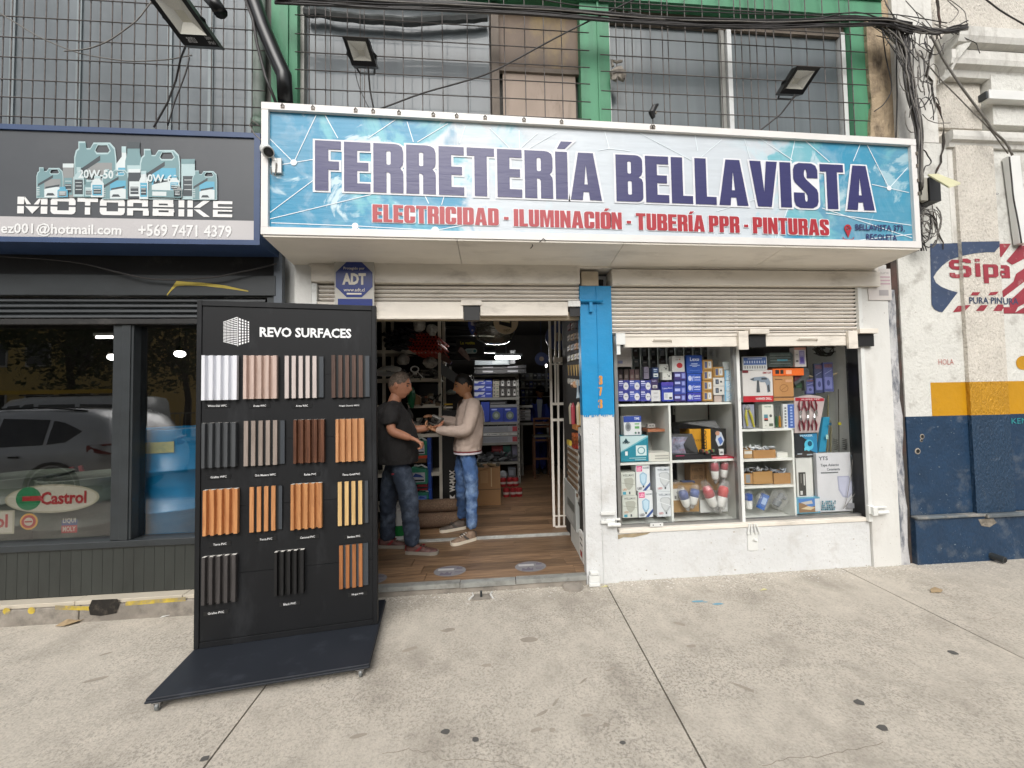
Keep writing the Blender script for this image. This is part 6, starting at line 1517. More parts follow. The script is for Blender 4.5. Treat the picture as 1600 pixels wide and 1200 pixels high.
carton('large pinkish note hanging behind the glass at the top left',963,541,987,573,.12,.003,'#8d8580',[('r',.1,.15,.4,.3,'#5e5f78'),('r',0,.45,1,.46,'#a59a94')],name='paper_note',cat='note')
for i,u in enumerate((966,975,984,992)):carton('%s reddish blister card behind the purple socket boxes'%('leftmost','second','third','rightmost')[i],u,577,u+7,594,YS_+.12,.02,('#5b4a4a','#6d5b52','#7a5a58','#64504e')[i],[('r',.2,.2,.8,.5,'#8e7f74')],name='blister_card',cat='blister pack',group='reddish blister cards behind the purple boxes')
# goods hung on the rails behind (grey, dim)
ORD=('first','second','third','fourth','fifth','sixth','seventh','eighth','ninth','tenth','eleventh')
R=random.Random(31)
for r_ in range(2):
    for i in range(11):
        u=990+i*13.7;v=545+r_*16
        if 1048<u<1098 and r_:continue
        carton('dim packet on the rails behind the upper shelf, %s row, %s from the left'%(('upper','lower')[r_],ORD[i]),u,v+R.uniform(-2,2),u+R.uniform(6,9),v+R.uniform(10,15),DEP+.02,.02,R.choice(('#4a4c4e','#6b6f70','#3a3430','#5e6a70','#83868a','#4a3a36')),[('r',.2,.55,.8,.75,R.choice(('#8f9294','#6d6f80','#b0aaa0')))],name='hanging_packet',cat='packet',group='dim packets hanging on the rails')
for i in range(5):
    u=1052+i*14;carton('%s tag strip hanging on the rails in the middle bay'%('leftmost white','second white','third greyish','fourth pale','rightmost reddish')[i],u,633,u+8,648,DEP+.02,.02,('#b9bbb8','#9a9c9e','#8f8b94','#c3c2c0','#86605c')[i],[('r',.2,.3,.8,.6,'#46474a')],name='hanging_packet',cat='packet',group='pale tag strips on the rails of the middle bay')
# --- left bay, second row
carton('white and blue timer box on the teal box',974.5,650,1002,680,YS_,.09,'#d3d5d6',[('r',0,.68,1,1,'#2b4596'),('t',.6,.8,.9,.93,'#d7dcee','TIME'),('d',.25,.44,.17,'#8f9498',.24),('d',.25,.44,.10,'#666b70',.14),('r',.62,.55,.88,.62,'#7fae7c'),('r',.62,.34,.88,.46,'#63a160'),('d',.66,.12,.06,'#45705a'),('d',.84,.12,.06,'#50545a')])
carton('large teal and pale box with fan picture in the lower left bay',969.5,681,1013,721,YS_-.02,.14,'#1f7f93',[('p',[(0,1),(1,1),(0,.38)],'#b9cfd0'),('p',[(1,1),(0,.40),(.0,.36),(1,.93)],'#6fb2bd'),('r',.55,.22,.93,.62,'#c9dadb'),('d',.74,.42,.14,'#5d8f98',.15),('d',.74,.42,.10,'#c9dadb',.11),('r',.16,.24,.25,.4,'#dfe6e6'),('p',[(.1,.75),(.2,.92),(.3,.75)],'#1d3c44'),('t',.08,.70,.34,.78,'#1d3c44','KMP'),('r',.3,.12,.9,.15,'#9fc8cd'),('r',.5,.05,.9,.08,'#9fc8cd')])
carton('white flat carton with printed rows beside the teal box',1013.5,707,1048,720.5,YS_-.02,.14,'#cfcdc3',[('r',.28,.25,.9,.38,'#9d9d96'),('r',.28,.55,.9,.68,'#9d9d96')])
x0,x1,z0,z1=rc(1004,669,1034,673,.3)
q=MB();q.box(x0,.18,z0,x1,.42,z1,0);q.box((x0+x1)/2-.09,.28,zs2,(x0+x1)/2-.06,.31,z0,1);tag(q.build('small_table',[pm('reddish_shelf',hexc('9c6446'),.5),BLK]),'small reddish brown board on a black post in the lower left bay','shelf')
carton('grey perforated sample on the reddish board',1012,662,1024,668.5,.25,.05,'#a5a4a0',[('d',.3,.5,.1,'#4a4a4a'),('d',.7,.5,.1,'#4a4a4a')],name='socket_plate',cat='socket')
# bulb boxes
def bulb_prints(kind):
    if kind=='w':return[('t',.12,.84,.92,.93,'#6b7480','WELLMAX'),('p',[(.2,.72),(.35,.78),(.75,.78),(.92,.7),(.88,.38),(.68,.2),(.5,.18),(.3,.38)],'#a9adb0'),('p',[(.25,.70),(.38,.75),(.72,.75),(.85,.66),(.8,.42),(.62,.26),(.52,.26),(.34,.42)],'#c2c5c6'),('l',.05,.62,.95,.42,'#dcdfe0',.04),('r',.54,.1,.64,.19,'#4d5358'),('t',.12,.1,.4,.18,'#b0413c','LED')]
    if kind=='g':return[('t',.12,.82,.9,.92,'#6d726e','WELLMAX'),('p',[(.2,.72),(.4,.76),(.75,.76),(.9,.66),(.8,.38),(.6,.24),(.45,.24),(.28,.42)],'#a8a99e'),('l',.05,.55,.95,.45,'#8f9288',.03),('r',.1,.04,.32,.16,'#3f95ac'),('t',.1,.22,.4,.3,'#b77a50','LED'),('r',.52,.05,.62,.16,'#4d5358')]
    return[('r',.05,.74,.45,.95,'#d0457c'),('t',.1,.78,.4,.9,'#f0d0dc','LED'),('t',.52,.84,.95,.9,'#5f6a78','E-HOME'),('p',[(.25,.62),(.5,.72),(.78,.62),(.74,.32),(.6,.2),(.42,.2),(.28,.34)],'#8fb2cb'),('p',[(.32,.6),(.5,.67),(.7,.6),(.66,.36),(.56,.27),(.46,.27),(.36,.38)],'#b5cedd'),('p',[(.45,0),(1,.32),(1,.2),(.68,0)],'#34508c'),('t',.08,.05,.4,.14,'#2c2f36','LED'),('r',.45,.12,.56,.2,'#3f454c')]
for(u0,v0,u1,v1,k,l,dy)in((970.5,738,993,774,'g','greenish white bulb box topmost of the left pair',0),(972.5,774.5,996,809,'g','greenish white bulb box under the left pair top',-.005),
        (993.8,726,1015.5,766.5,'b','white bulb box with pink square and blue stripe, upper one',-.004),(997.5,767,1020,808,'b','white bulb box with pink square and blue stripe, lower one',-.01),
        (1024.5,729.5,1049,768,'w','bright white bulb box, upper of the right pair',0),(1026.5,768.5,1050.5,807,'w','bright white bulb box, lower of the right pair',-.005)):
    carton(l,u0,v0,u1,v1,YS_-.02+dy,.13,{'g':'#c9ccc3','b':'#d6d9da','w':'#cfd3d6'}[k],bulb_prints(k))
# --- middle bay
carton('yellow and black hard hat carton in the middle bay',1078,670,1113,709,YS_+.06,.2,'#c28b22',[('r',.0,0,.03,1,'#e0a63a'),('t',.1,.5,.6,.62,'#8f641a','Box')])
carton('black carton face with a yellow lettered spine',1101,670,1135,709.5,YS_,.06,'#22211f',[('r',0,0,.28,1,'#d99c23'),('p',[(.55,.75),(.65,.9),(.78,.85),(.9,.55),(.8,.35),(.62,.3),(.5,.55)],'#b9bfc9'),('d',.60,.82,.10,'#b98a70'),('p',[(.6,.6),(.75,.7),(.85,.5),(.7,.35)],'#4f6dac'),('r',.62,.05,.85,.2,'#c9c9c6')])
c=P(1106,690,YS_-.004);vs,fs=text2d('YELLOO',.02);wv,hv=.20,.035;q=MB();q.add([(c.x-.028+(0.5-Y2)*-hv*0+hv*(.5-Y2),YS_-.004,c.z-wv/2+X2*wv)for X2,Y2 in vs],fs);tag(q.build('spine_lettering',BLK),'black upright lettering on the yellow carton spine','lettering')
x0,x1,z0,z1=rc(1051,682,1083,708,YS_+.02)
t=thing('screen','black till screen showing a picture in the middle bay','screen',(x0,YS_,z0));q=MB();q.prism([(x0-.01,YS_+.05,z0-.03),(x1+.04,YS_-.02,z0-.03),(x1,YS_+.03,z1+.02),(x0-.01,YS_+.08,z1+.02)],(0,.03,0));q.build('screen_case',BLKG,t)
q=MB();q.prism([(x0,YS_+.040,z0-.005),(x1-.005,YS_+.003,z0-.005),(x1-.03,YS_+.033,z1-.005),(x0,YS_+.065,z1-.005)],(0,.004,0));q.build('screen_glass',pm('screen_picture',hexc('6d6f80'),.2,var=.6,vs=26,dirt=.7,dcol=hexc('8a4b52'),ds=20),t)
q=MB();x0,x1,z0,z1=rc(1052,661,1122,672,YS_+.1);q.prism([(x0,YS_+.1,z0+.02),(x1,YS_+.06,z0+.01),(x1-.03,YS_+.1,z1+.02),(x0+.1,YS_+.14,z1+.0)],(0,.18,0));q.box(x0,YS_+.1,z0-.06,x0+.06,YS_+.2,z0+.02);tag(q.build('tool_case',BLKG),'long black tool case above the till screen','case')
carton('black flat tray under the till screen',1051,709,1112,719.5,YS_-.02,.2,'#1b1b1d',[('r',.08,.7,.3,.8,'#b02a5a'),('r',.1,.1,.2,.16,'#8a8a8a')],name='tray',cat='tray')
carton('bright red flat box under the yellow carton',1113,713.5,1137,719.8,YS_-.02,.12,'#c23344',[('r',0,.86,1,1,'#d98f98')])
carton('second red flat box at the mullion',1137.5,713.5,1151,719.8,YS_-.015,.12,'#bf3040')
carton('small white carton tag standing on the red box',1124,703,1131,711,YS_-.03,.01,'#c6c6c4',[('r',.2,.3,.8,.7,'#6a6a6a')])
R=random.Random(8);q=MB()
for k in range(9):c=P(1095+k*2.4,707+R.uniform(-3,2),YS_-.03);q.sphere(c,.012+R.random()*.008,6,k%3)
tag(q.build('small_fittings',[BLK,H('#7d3c38'),H('#5a7a52')]),'loose dark and red fittings beside the till screen','fittings',kind='stuff')
# lower middle bay
carton('large brown carton with printed words at the back',1079,725,1110,765,YS_+.18,.12,'#8a6c4a',[('t',.1,.72,.6,.84,'#5c4630','HILTI'),('t',.1,.42,.7,.56,'#5c4630','LED 12W'),('r',.62,.0,.66,1,'#9b7c55')])
carton('brown carton corner at the right of the bay',1104,722,1124,766,YS_+.16,.14,'#93734c',[('r',.2,.7,.8,.9,'#7c5f3d')])
carton('open kraft carton with white label in the bottom middle bay',1052,758,1092,800,YS_+.03,.14,'#98794f',[('r',0,.45,.44,.88,'#c4c4bf'),('t',.12,.68,.38,.78,'#55555a','WELMAX'),('r',.05,.5,.12,.62,'#7b7b7b'),('r',.2,.5,.3,.62,'#7b7b7b')])
carton('blue printed carton top behind the kraft carton',1067,752,1086,762,YS_+.14,.06,'#3d4d74',[('r',.1,.3,.9,.6,'#7f8cae')])
def led_bulb(label,u,v,ang,hexcap,L=.13,r=.036,Y=YS_,grp=None,bag=False):
    """capped bulb in a plastic bag: coloured cap, white ribbed body, screw base"""
    c=P(u,v,Y);t=thing('light_bulb',label,'light bulb',tuple(c),grp);M=Matrix.Translation(c)@ Matrix.Rotation(rad(ang),4,'Y')
    q=MB(M);q.lathe((0,0,0),[(r*.25,.52*L),(r*.75,.50*L),(r,.36*L),(r*1.02,.05*L)],14,0);q.build('coloured_cap',H(hexcap,.35),t,smooth=True)
    q=MB(M);q.lathe((0,0,0),[(r*.98,.05*L),(r*.96,-.02*L),(r*.8,-.35*L),(r*.62,-.42*L),(r*.45,-.45*L)],14,0);q.build('bulb_body',PVCW,t,smooth=True)
    q=MB(M);q.lathe((0,0,0),[(r*.36,-.45*L),(r*.36,-.62*L),(r*.15,-.68*L)],10,0);q.build('screw_base',CHROME,t)
    q=MB(M);R=random.Random(int(u));q.lathe((0,0,0),[(r*.2,-.72*L),(r*1.05,-.4*L),(r*1.3,0),(r*1.25,.45*L),(r*.9,.62*L),(r*.6,.78*L)],9,0)
    q.v=[v_+Vector((R.uniform(-.004,.004),R.uniform(-.003,.003),R.uniform(-.004,.004)))for v_ in q.v];q.build('clear_bag',BAG,t)
led_bulb('red capped bulb hanging left in the upper pair of the middle bay',1117,737,178-180,'#9c2a3a',.15,.034,YS_-.01)
led_bulb('red capped bulb hanging right in the upper pair of the middle bay',1131,735,188-180,'#a52f3c',.14,.032,YS_+.02)
led_bulb('red capped bulb leaning left in the lower pair of the middle bay',1110,777,-22,'#b32a38',.19,.042,YS_-.03)
led_bulb('red capped bulb leaning right in the lower pair of the middle bay',1128,777,14,'#c23330',.19,.042,YS_-.025)
led_bulb('blue capped bulb lying left before the kraft carton',1070,780,-16,'#3a4d86',.15,.040,YS_-.02)
led_bulb('blue capped bulb lying right before the kraft carton',1084,777,12,'#3d5590',.14,.038,YS_-.015)
carton('white open sack behind the lower red capped bulbs',1094,780,1137,800,YS_+.02,.07,'#bfc0bd',name='sack',cat='sack')
q=MB();x0,x1,z0,z1=rc(1050,748,1064,758,YS_+.12);q.sphere(((x0+x1)/2,YS_+.16,z0),.07,8,sz=(1,1,.6));tag(q.build('plastic_bag',BAG),'crumpled clear bag at the back of the middle bay','bag')
# --- right bay
carton('blue and white chart card at the top of the right bay',1160.5,557,1198.5,578,YS_,.02,'#cfd0ce',[('r',.03,.38,.97,.94,'#4a6aa8'),('r',.2,.8,.8,.85,'#c9d3e6')]+[('r',.06+.1*k,.5,.1+.1*k,.68,'#c9d3e6')for k in range(9)]+[('r',.06+.1*k,.1,.09+.1*k,.3,'#55565a')for k in range(9)],name='price_card',cat='card')
q=MB();x0,x1,z0,z1=rc(1200,551,1240,573,YS_+.03);q.prism([(x0+p_[0]*(x1-x0),YS_+.03,z0+p_[1]*(z1-z0))for p_ in((0,0),(1,0),(1,.8),(.9,1),(.1,1),(0,.75))],(0,.06,0),0);x2=x0+.35*(x1-x0);q.rect(x2,z0+.4*(z1-z0),x2+.1,z0+.52*(z1-z0),YS_+.028,1)
for k in range(4):q.line((x0+.02,z0+.03+.025*k),(x1-.03,z0+.03+.025*k),.004,YS_+.029,2)
tag(q.build('blister_case',[pm('smoky_green_plastic',hexc('545f5c'),.15,var=.3,vs=20,spec=.8),H('#5da5b8'),H('#8a9894')]),'smoky transparent tool blister beside the chart card','blister pack')
carton('white and purple upright box at the top of the right bay',1241.5,543,1259.5,573,YS_+.01,.06,'#cbc5c0',[('r',0,.88,1,1,'#b27a6a'),('r',.4,.12,.86,.84,'#8d84b4'),('r',.48,.2,.78,.5,'#5d4f9c'),('r',.48,.58,.78,.76,'#a59fc6'),('r',.1,.25,.3,.34,'#4a4a4a'),('r',.1,.6,.28,.66,'#9a9a9a')])
carton('white power drill box with red base band',1160.5,578.5,1207.5,628,YS_-.01,.12,'#cdc9c6',[('r',0,0,1,.19,'#b3202c'),('t',.42,.06,.94,.14,'#e4d8d4','HAMMER DRILL'),('r',0,.92,.2,1,'#6f2028'),('t',.68,.88,.96,.95,'#a02a34','EMTOP'),('p',[(.24,.72),(.38,.78),(.72,.80),(.86,.74),(.92,.62),(.9,.40),(.86,.30),(.80,.30),(.80,.5),(.74,.62),(.6,.62),(.5,.68),(.36,.66)],'#7f8b99'),('p',[(.24,.72),(.38,.76),(.36,.68)],'#4a4d50'),('p',[(.47,.68),(.54,.68),(.56,.3),(.44,.3)],'#4f5358'),('r',.62,.7,.8,.76,'#3b3f45'),('p',[(.80,.5),(.86,.55),(.90,.32),(.84,.3)],'#3f444a')])
carton('orange topped kraft box standing beside the drill box',1208.5,587,1240,626,YS_-.005,.1,'#b08050',[('d',.52,.5,.22,'#8d6238',.16),('d',.52,.5,.18,'#b08050',.13),('l',.35,.4,.7,.6,'#8d6238',.03),('r',0,.12,1,.16,'#4b3526'),('r',.08,.84,.45,.87,'#6a4a30'),('r',.6,.74,.92,.84,'#c79a78')])
carton('bright orange box lid with black squares',1207.5,575.5,1256,586.8,YS_-.012,.12,'#e0651c',[('r',.08,.25,.2,.8,'#2a2522'),('r',.24,.25,.34,.8,'#2a2522'),('r',.42,.2,.6,.75,'#e8a98a')])
c=P(1254,590,YS_);t=thing('caulking_gun','grey and dark red gun shaped tool behind the orange box','tool',tuple(c));q=MB();q.prism([(c.x+a*.13,YS_+.02,c.z+b_*.13)for a,b_ in((-.5,-.3),(-.1,-.05),(.2,.3),(.15,.7),(.5,.7),(.65,.3),(.55,-.05),(.35,-.3),(.38,-.9),(.25,-.9),(.22,-.2),(0,-.25),(-.45,-.55))],(0,.04,0));q.build('gun_body',H('#46494a',.4),t);q=MB();q.prism([(c.x+a*.13,YS_+.015,c.z+b_*.13)for a,b_ in((-.5,-.28),(0,.05),(.15,.3),(-.5,.3))],(0,.05,0));q.build('gun_grip',H('#5b2f38',.4),t)
carton('green cloth edge under the gun shaped tool',1243,598,1256,606,YS_+.05,.03,'#2f4a34',name='cloth',cat='cloth')
for i,(u,v0,bc)in enumerate(((1259,592,'#4a4f80'),(1273,568,'#3d4460'),(1287,566,'#4f5480'))):
    carton('%s violet blue blister pack hanging in the right bay'%('lowest left','middle','right')[i],u,v0,u+15,v0+46 if i else 616,YS_+.09-.02*i,.02,bc,[('r',.12,.1,.85,.5,'#7074a6'),('d',.45,.3,.16,'#3f4470',.1),('r',.1,.82,.9,.94,'#6a4a52'),('l',.1,.6,.9,.75,'#8d90ac',.05)],name='blister_pack',cat='blister pack')
q=MB();R=random.Random(5);cc=P(1292,547,.3)
for k in range(22):a0=R.uniform(0,6.28);rx,rz=R.uniform(.05,.13),R.uniform(.03,.065);q.tube([(cc.x+R.uniform(-.02,.02)+rx*math.cos(a0+j*.7),.3+R.uniform(-.04,.04),cc.z+rz*math.sin(a0+j*.7))for j in range(10)],.0035,4,caps=False)
tag(q.build('wire_coil',pm('dark_wire',hexc('4a463f'),.35,.5,var=.4,vs=40)),'dark coil of wire hanging at the top right of the window','coil')
q=MB();a=P(1258,586,.24);c=P(1308,583,.2);q.tube([(a.x,.24,a.z),(a.x+.08,.23,a.z-.02),(c.x-.05,.21,c.z-.02),(c.x,.2,c.z)],.008,6);tag(q.build('wooden_stick',pm('pale_stick',hexc('a8997c'),.7)),'pale crooked stick across the violet blister packs','stick')
t=thing('plier_set','blister set of red handled pliers in the right bay','tool set',tuple(P(1262,650,YS_)))
x0,x1,z0,z1=rc(1241,618,1289,676,YS_+.02);q=MB();q.prism([(x0+p_[0]*(x1-x0),YS_+.02,z0+p_[1]*(z1-z0))for p_ in((-.01,0),(.76,0),(1.02,.9),(.85,.98),(.5,1.02),(.02,.95))],(0,.012,0));q.build('backing_card',H('#b9aaa8'),t)
q=MB();q.poly([(x0+p_[0]*(x1-x0),z0+p_[1]*(z1-z0))for p_ in((.05,.86),(.98,.84),(.98,.92),(.05,.95))],YS_+.018,0);q.text('PLIERS SET',x0+.25*(x1-x0),x0+.85*(x1-x0),z0+.875*(z1-z0),z0+.915*(z1-z0),YS_+.017,1,.02);q.build('red_header',[H('#a82333'),H('#d9c4c4')],t)
for i,(dx_,a,s)in enumerate(((.17,8,1),(.40,-4,1),(.66,-12,1),(.16,-6,-1),(.38,10,-1),(.60,2,-1))):
    cx_=x0+dx_*(x1-x0);cz_=z0+(.58 if s>0 else .36)*(z1-z0);M=Matrix.Translation((cx_,YS_+.005,cz_))@ Matrix.Rotation(rad(a),4,'Y')@ Matrix.Scale(s,4,(0,0,1))
    q=MB(M);q.tube([(-.006,0,0),(-.022,0,.05),(-.018,0,.10)],[.006,.008,.005],6);q.tube([(.006,0,0),(.022,0,.05),(.018,0,.10)],[.006,.008,.005],6);pl_=q.build('plier_handles',H('#6e1f2c',.35),t)
    q=MB(M);q.tube([(0,0,.01),(0,0,-.015),(.002,0,-.05)],[.012,.012,.004],6);q.build('plier_jaws',CHROME,pl_)
# row under the drill box
c=P(1170,650,YS_);t=thing('wire_stripper','yellow handled wire stripper standing on its packet','tool',tuple(c));x0,x1,z0,z1=rc(1162,632,1180,669,YS_);MB().box(x0,YS_+.01,z0,x1,YS_+.02,z1).build('backing_card',H('#8d8f9c'),t)
q=MB();q.tube([(c.x-.02,YS_,z1-.04),(c.x-.03,YS_-.005,c.z),(c.x-.015,YS_,z0+.02)],[.006,.011,.008],6);q.tube([(c.x+.0,YS_,z1-.04),(c.x+.02,YS_-.005,c.z),(c.x+.045,YS_,z0+.01)],[.006,.011,.008],6);q.build('handles',H('#b3ab3c',.35),t);q=MB();q.sphere((c.x-.01,YS_,z1-.03),.025,8,sz=(1,.4,1.2));q.build('head',CHROME,t)
carton('narrow white tester box with small colour print',1191,632,1209,669,YS_-.01,.05,'#cfcfc6',[('t',.2,.88,.8,.93,'#3d6b52','TESTER'),('r',.15,.42,.48,.58,'#4f7f8c'),('r',.15,.36,.48,.42,'#c04a3a'),('r',.15,.3,.48,.36,'#2e2e2e'),('d',.72,.52,.12,'#4a4a48'),('r',.55,.08,.9,.2,'#5a6454'),('r',.2,.1,.32,.13,'#9a9a96')])
for(u,hx,l)in((1213,'#2f5b3c','dark green handled screwdriver between two white boxes'),(1218,'#b07b2a','orange handled screwdriver between two white boxes')):
    c=P(u,650,YS_+.02);q=MB();q.lathe((c.x,YS_+.02,c.z-.10),[(.010,0),(.012,.03),(.008,.09),(.006,.10)],10,0);q.lathe((c.x,YS_+.02,c.z),[(.003,0),(.003,.09)],6,1);tag(q.build('screwdriver',[H(hx,.35),CHROME]),l,'screwdriver')
carton('blue and white card standing right of the tester box',1223.5,631,1241,669.5,YS_-.015,.02,'#cfd1d0',[('r',.42,.02,1,.98,'#3f5fa3')]+[('r',.12,.08+.12*k,.28,.14+.12*k,'#5a5a5e')for k in range(7)]+[('r',.6,.1+.12*k,.8,.17+.12*k,'#9db0d6')for k in range(7)],name='price_card',cat='card')
R=random.Random(14)
def tray(label,u0,v0,u1,v1,Y,hexb,fill,fhex,pr=()):
    x0,x1,z0,z1=rc(u0,v0,u1,v1,Y);t=thing('open_box',label,'box',(x0,Y,z0));h=z1-z0;d_=.12
    q=MB();q.box(x0,Y,z0,x1,Y+.004,z1);q.box(x0,Y+d_,z0,x1,Y+d_+.004,z1+.01);q.box(x0,Y+.004,z0,x0+.004,Y+d_,z1);q.box(x1-.004,Y+.004,z0,x1,Y+d_,z1);q.box(x0+.004,Y+.004,z0+.001,x1-.004,Y+d_,z0+.005);q.build('carton',H(hexb,.8),t)
    q=MB()
    for k in range(fill):
        c=Vector((R.uniform(x0+.015,x1-.015),Y+R.uniform(.01,d_-.02),z1+R.uniform(-.02,.03)));a=R.uniform(0,3);L_=R.uniform(.015,.035);dv=Vector((math.cos(a),R.uniform(-.4,.4),math.sin(a)*.6))*L_
        q.tube([c-dv,c,c+dv],[R.uniform(.004,.009),R.uniform(.006,.012),R.uniform(.003,.009)],6,k%2)
    q.build('contents',[H(fhex[0],.3),H(fhex[1],.3)],t)
    for p_ in pr:q=MB();q.rect(x0+p_[0]*(x1-x0),z0+p_[1]*h,x0+p_[2]*(x1-x0),z0+p_[3]*h,Y-.001);q.build('carton_label',H(p_[4]),t)
tray('small kraft tray at the mullion in the third row',1162.5,703,1175.5,716,YS_,'#a8865c',6,('#a5a7a0','#8a8c86'),((.05,.5,.95,.85,'#c4c2ba'),))
tray('wide kraft tray heaped with white packets in the third row',1177,703,1212,716,YS_,'#a3794a',26,('#c6c9c9','#a9adb0'))
carton('small cream white box beside the heaped kraft tray',1214,707,1231,716,YS_,.08,'#cfcec6')
tray('kraft tray with metal fittings at the mullion in the fourth row',1163,740,1176,756,YS_,'#a37c4e',8,('#8d9296','#6c7074'),((.2,.1,.7,.9,'#7f8488'),))
tray('middle kraft tray of metal hinges in the fourth row',1177,737,1207,756,YS_-.01,'#a07a48',20,('#9a9c9c','#76787a'))
tray('right kraft tray of metal hinges in the fourth row',1209,739,1240,756,YS_-.005,'#9c7547',20,('#8e949c','#6b6f76'))
def poly_bag(label,u,v,w,h,inner,Y=YS_):
    c=P(u,v,Y);s=.0053;t=thing('packed_part',label,'packet',tuple(c));inner(t,c);R=random.Random(int(u))
    q=MB();q.sphere((c.x,Y+.02,c.z),1,10,sz=(w*s/2,.03,h*s/2));q.v=[v_+Vector((R.uniform(-.006,.006),R.uniform(-.004,.004),R.uniform(-.006,.006)))for v_ in q.v];q.build('clear_bag',BAG,t)
def in1(t,c):q=MB();q.lathe((c.x,YS_+.02,c.z-.08),[(.025,0),(.028,.02),(.028,.07)],12,1);q.lathe((c.x,YS_+.02,c.z-.005),[(.032,0),(.032,.05),(.01,.06)],12,0);q.build('blue_capped_part',[H('#2c4f9c',.35),PVCW],t)
def in2(t,c):q=MB(Matrix.Translation(c)@ Matrix.Rotation(rad(25),4,'Y'));q.box(-.03,.0,-.075,.03,.03,.06,0);q.box(-.02,-.003,-.03,.02,.0,.03,1);q.build('blue_packet',[H('#2f62ad',.35),H('#9db7dc')],t)
def in3(t,c):q=MB(Matrix.Translation(c)@ Matrix.Rotation(rad(35),4,'Y'));q.lathe((0,.02,-.07),[(.03,0),(.034,.05),(.022,.06),(.022,.12)],12,0);q.tube([(0,.02,.03),(.05,.02,.03)],.016,8,0);q.build('grey_fitting',PVCG,t)
poly_bag('bagged blue and white part at the mullion in the bottom row',1172,781,18,32,in1);poly_bag('bagged bright blue packet slanting in the bottom row',1194,783,26,34,in2);poly_bag('bagged grey pipe fitting in the bottom row',1220,780,34,36,in3)
# right part of the right bay
q=MB();a=P(1285,706,.2);c=P(1294,652,.22);q.prism([(a.x-.035,.2,a.z),(a.x+.03,.2,a.z),(c.x+.035,.24,c.z),(c.x-.03,.24,c.z)],(0,.03,0),0);m_=(Vector(a)+Vector(c))/2
q.disc(c.x,c.z-.06,.015,.2,1,12);q.rect(m_.x-.012,m_.z-.04,m_.x+.012,m_.z-.0,.19,2);tag(q.build('spirit_level',[H('#2f86a8',.35),H('#1d4a63'),H('#a8c9c0')]),'turquoise blue spirit level leaning in the right bay','level')
carton('black and blue tool box with cyan machine print',1241.5,676,1277.5,714.5,YS_+.03,.07,'#22262b',[('p',[(.2,.92),(.98,.96),(.98,.15),(.62,.3),(.55,.7)],'#2e7ea8'),('t',.25,.84,.8,.92,'#b9d3df','MAKER'),('d',.62,.5,.20,'#4fb3cf',.22),('d',.66,.55,.10,'#1d4f66',.11),('d',.52,.32,.12,'#5fc0d8',.12),('p',[(.0,.1),(.5,.3),(1,.02),(1,0),(0,0)],'#3a3430'),('r',.1,.12,.3,.17,'#9aa4aa'),('r',.5,.08,.75,.13,'#9aa4aa')])
carton('tall white box with black upright label',1244.5,716,1270,776.5,YS_,.08,'#cbcbc6',[('r',.12,.03,.56,.64,'#3c3b38'),('r',.2,.06,.34,.16,'#c9c9c6'),('r',.42,.3,.5,.6,'#b9b9b4'),('r',.24,.36,.3,.6,'#77756f')])
carton('small turquoise box with landscape picture on the window floor',1243.5,777,1281.5,802,YS_-.02,.08,'#5e97ad',[('r',.12,.06,.9,.92,'#4a79b8'),('p',[(.12,.06),(.9,.06),(.9,.5),(.6,.38),(.3,.62),(.12,.7)],'#8a6d50'),('p',[(.2,.3),(.6,.2),(.8,.35),(.5,.45)],'#c9b795'),('p',[(.2,.7),(.4,.55),(.7,.6),(.65,.8)],'#b9b4ac'),('r',.78,.1,.98,.9,'#c3c9cc')])
carton('large white toilet seat box leaning at the right end',1277,707.5,1337,799,YS_-.01,.035,'#c9c9cc',[('t',.06,.88,.30,.945,'#2f3b44','YTS'),('t',.10,.76,.58,.82,'#5d6266','Tapa Asiento'),('t',.26,.70,.60,.745,'#5d6266','Ceramienta'),('r',.10,.655,.55,.675,'#6a6e70'),('p',[(.52,.6),(.82,.6),(.92,.45),(.9,.3),(.78,.22),(.64,.24),(.54,.36)],'#a3a6bc'),('p',[(.55,.58),(.8,.58),(.89,.45),(.87,.32),(.77,.25),(.66,.27),(.57,.38)],'#b7b9cc')]+
       [('r',.06+.045*(k%8)+.01*(k//8%2),.03+.035*(k//8),.095+.045*(k%8),.058+.035*(k//8),('#2d5f70','#5f97a6','#3b7486')[k%3])for k in range(40)if(k*7)%5 !=1 or k<16]+[('r',.7,.05,.9,.14,'#8c8c90'),('p',[(.84,.95),(.92,.97),(.92,.9),(.88,.92)],'#2f3b44')])
carton('teal box side behind the toilet seat box',1334,708,1344,798,YS_+.03,.05,'#4f8790')
for i,u in enumerate((1293,1298,1303,1308)):q=MB();a=P(u,706,.35);c=P(u+1,618,.38);q.tube([a,c],.006,6);tag(q.build('brass_rod',pm('pale_brass_rod',hexc('9a9370'),.4,.3)),'%s pale rod standing behind the spirit level'%('first','second','third','fourth')[i],'rod','pale rods standing at the back')
q=MB();a=P(1311,706,.2);c=P(1310,608,.2);q.tube([a,c],.004,6);
for k in range(14):z=a.z+(c.z-a.z)*k/14+.02
for k in range(2):
    cx0=P(1306+k*14,700,.19).x;q.tube([(cx0+.018*math.cos(j*1.2),.19+.018*math.sin(j*1.2),a.z+.02+j*.0035)for j in range(30)],.0025,4)
e=P(1312,662,.19);q.box(e.x-.012,.185,e.z-.012,e.x+.012,.2,e.z+.012,1);tag(q.build('spring_auger',[pm('dark_wire',(0,0,0)),H('#b3a92e')]),'thin steel drain auger with springs and a yellow clip','auger')
q=MB();p0=P(1338,705,.1);p1=P(1332,718,.1);p2=P(1318,795,.09);p3=P(1340,766,.09);q.tube([p0,p1,P(1340,770,.1)],.0025,4);q.tube([p1,P(1330,740,.1),P(1323,780,.1),p2],.0025,4);q.tube([p2,p3],.0025,4);tag(q.build('thin_wire',CABLEG),'thin pale wire hanging over the toilet seat box','wire')
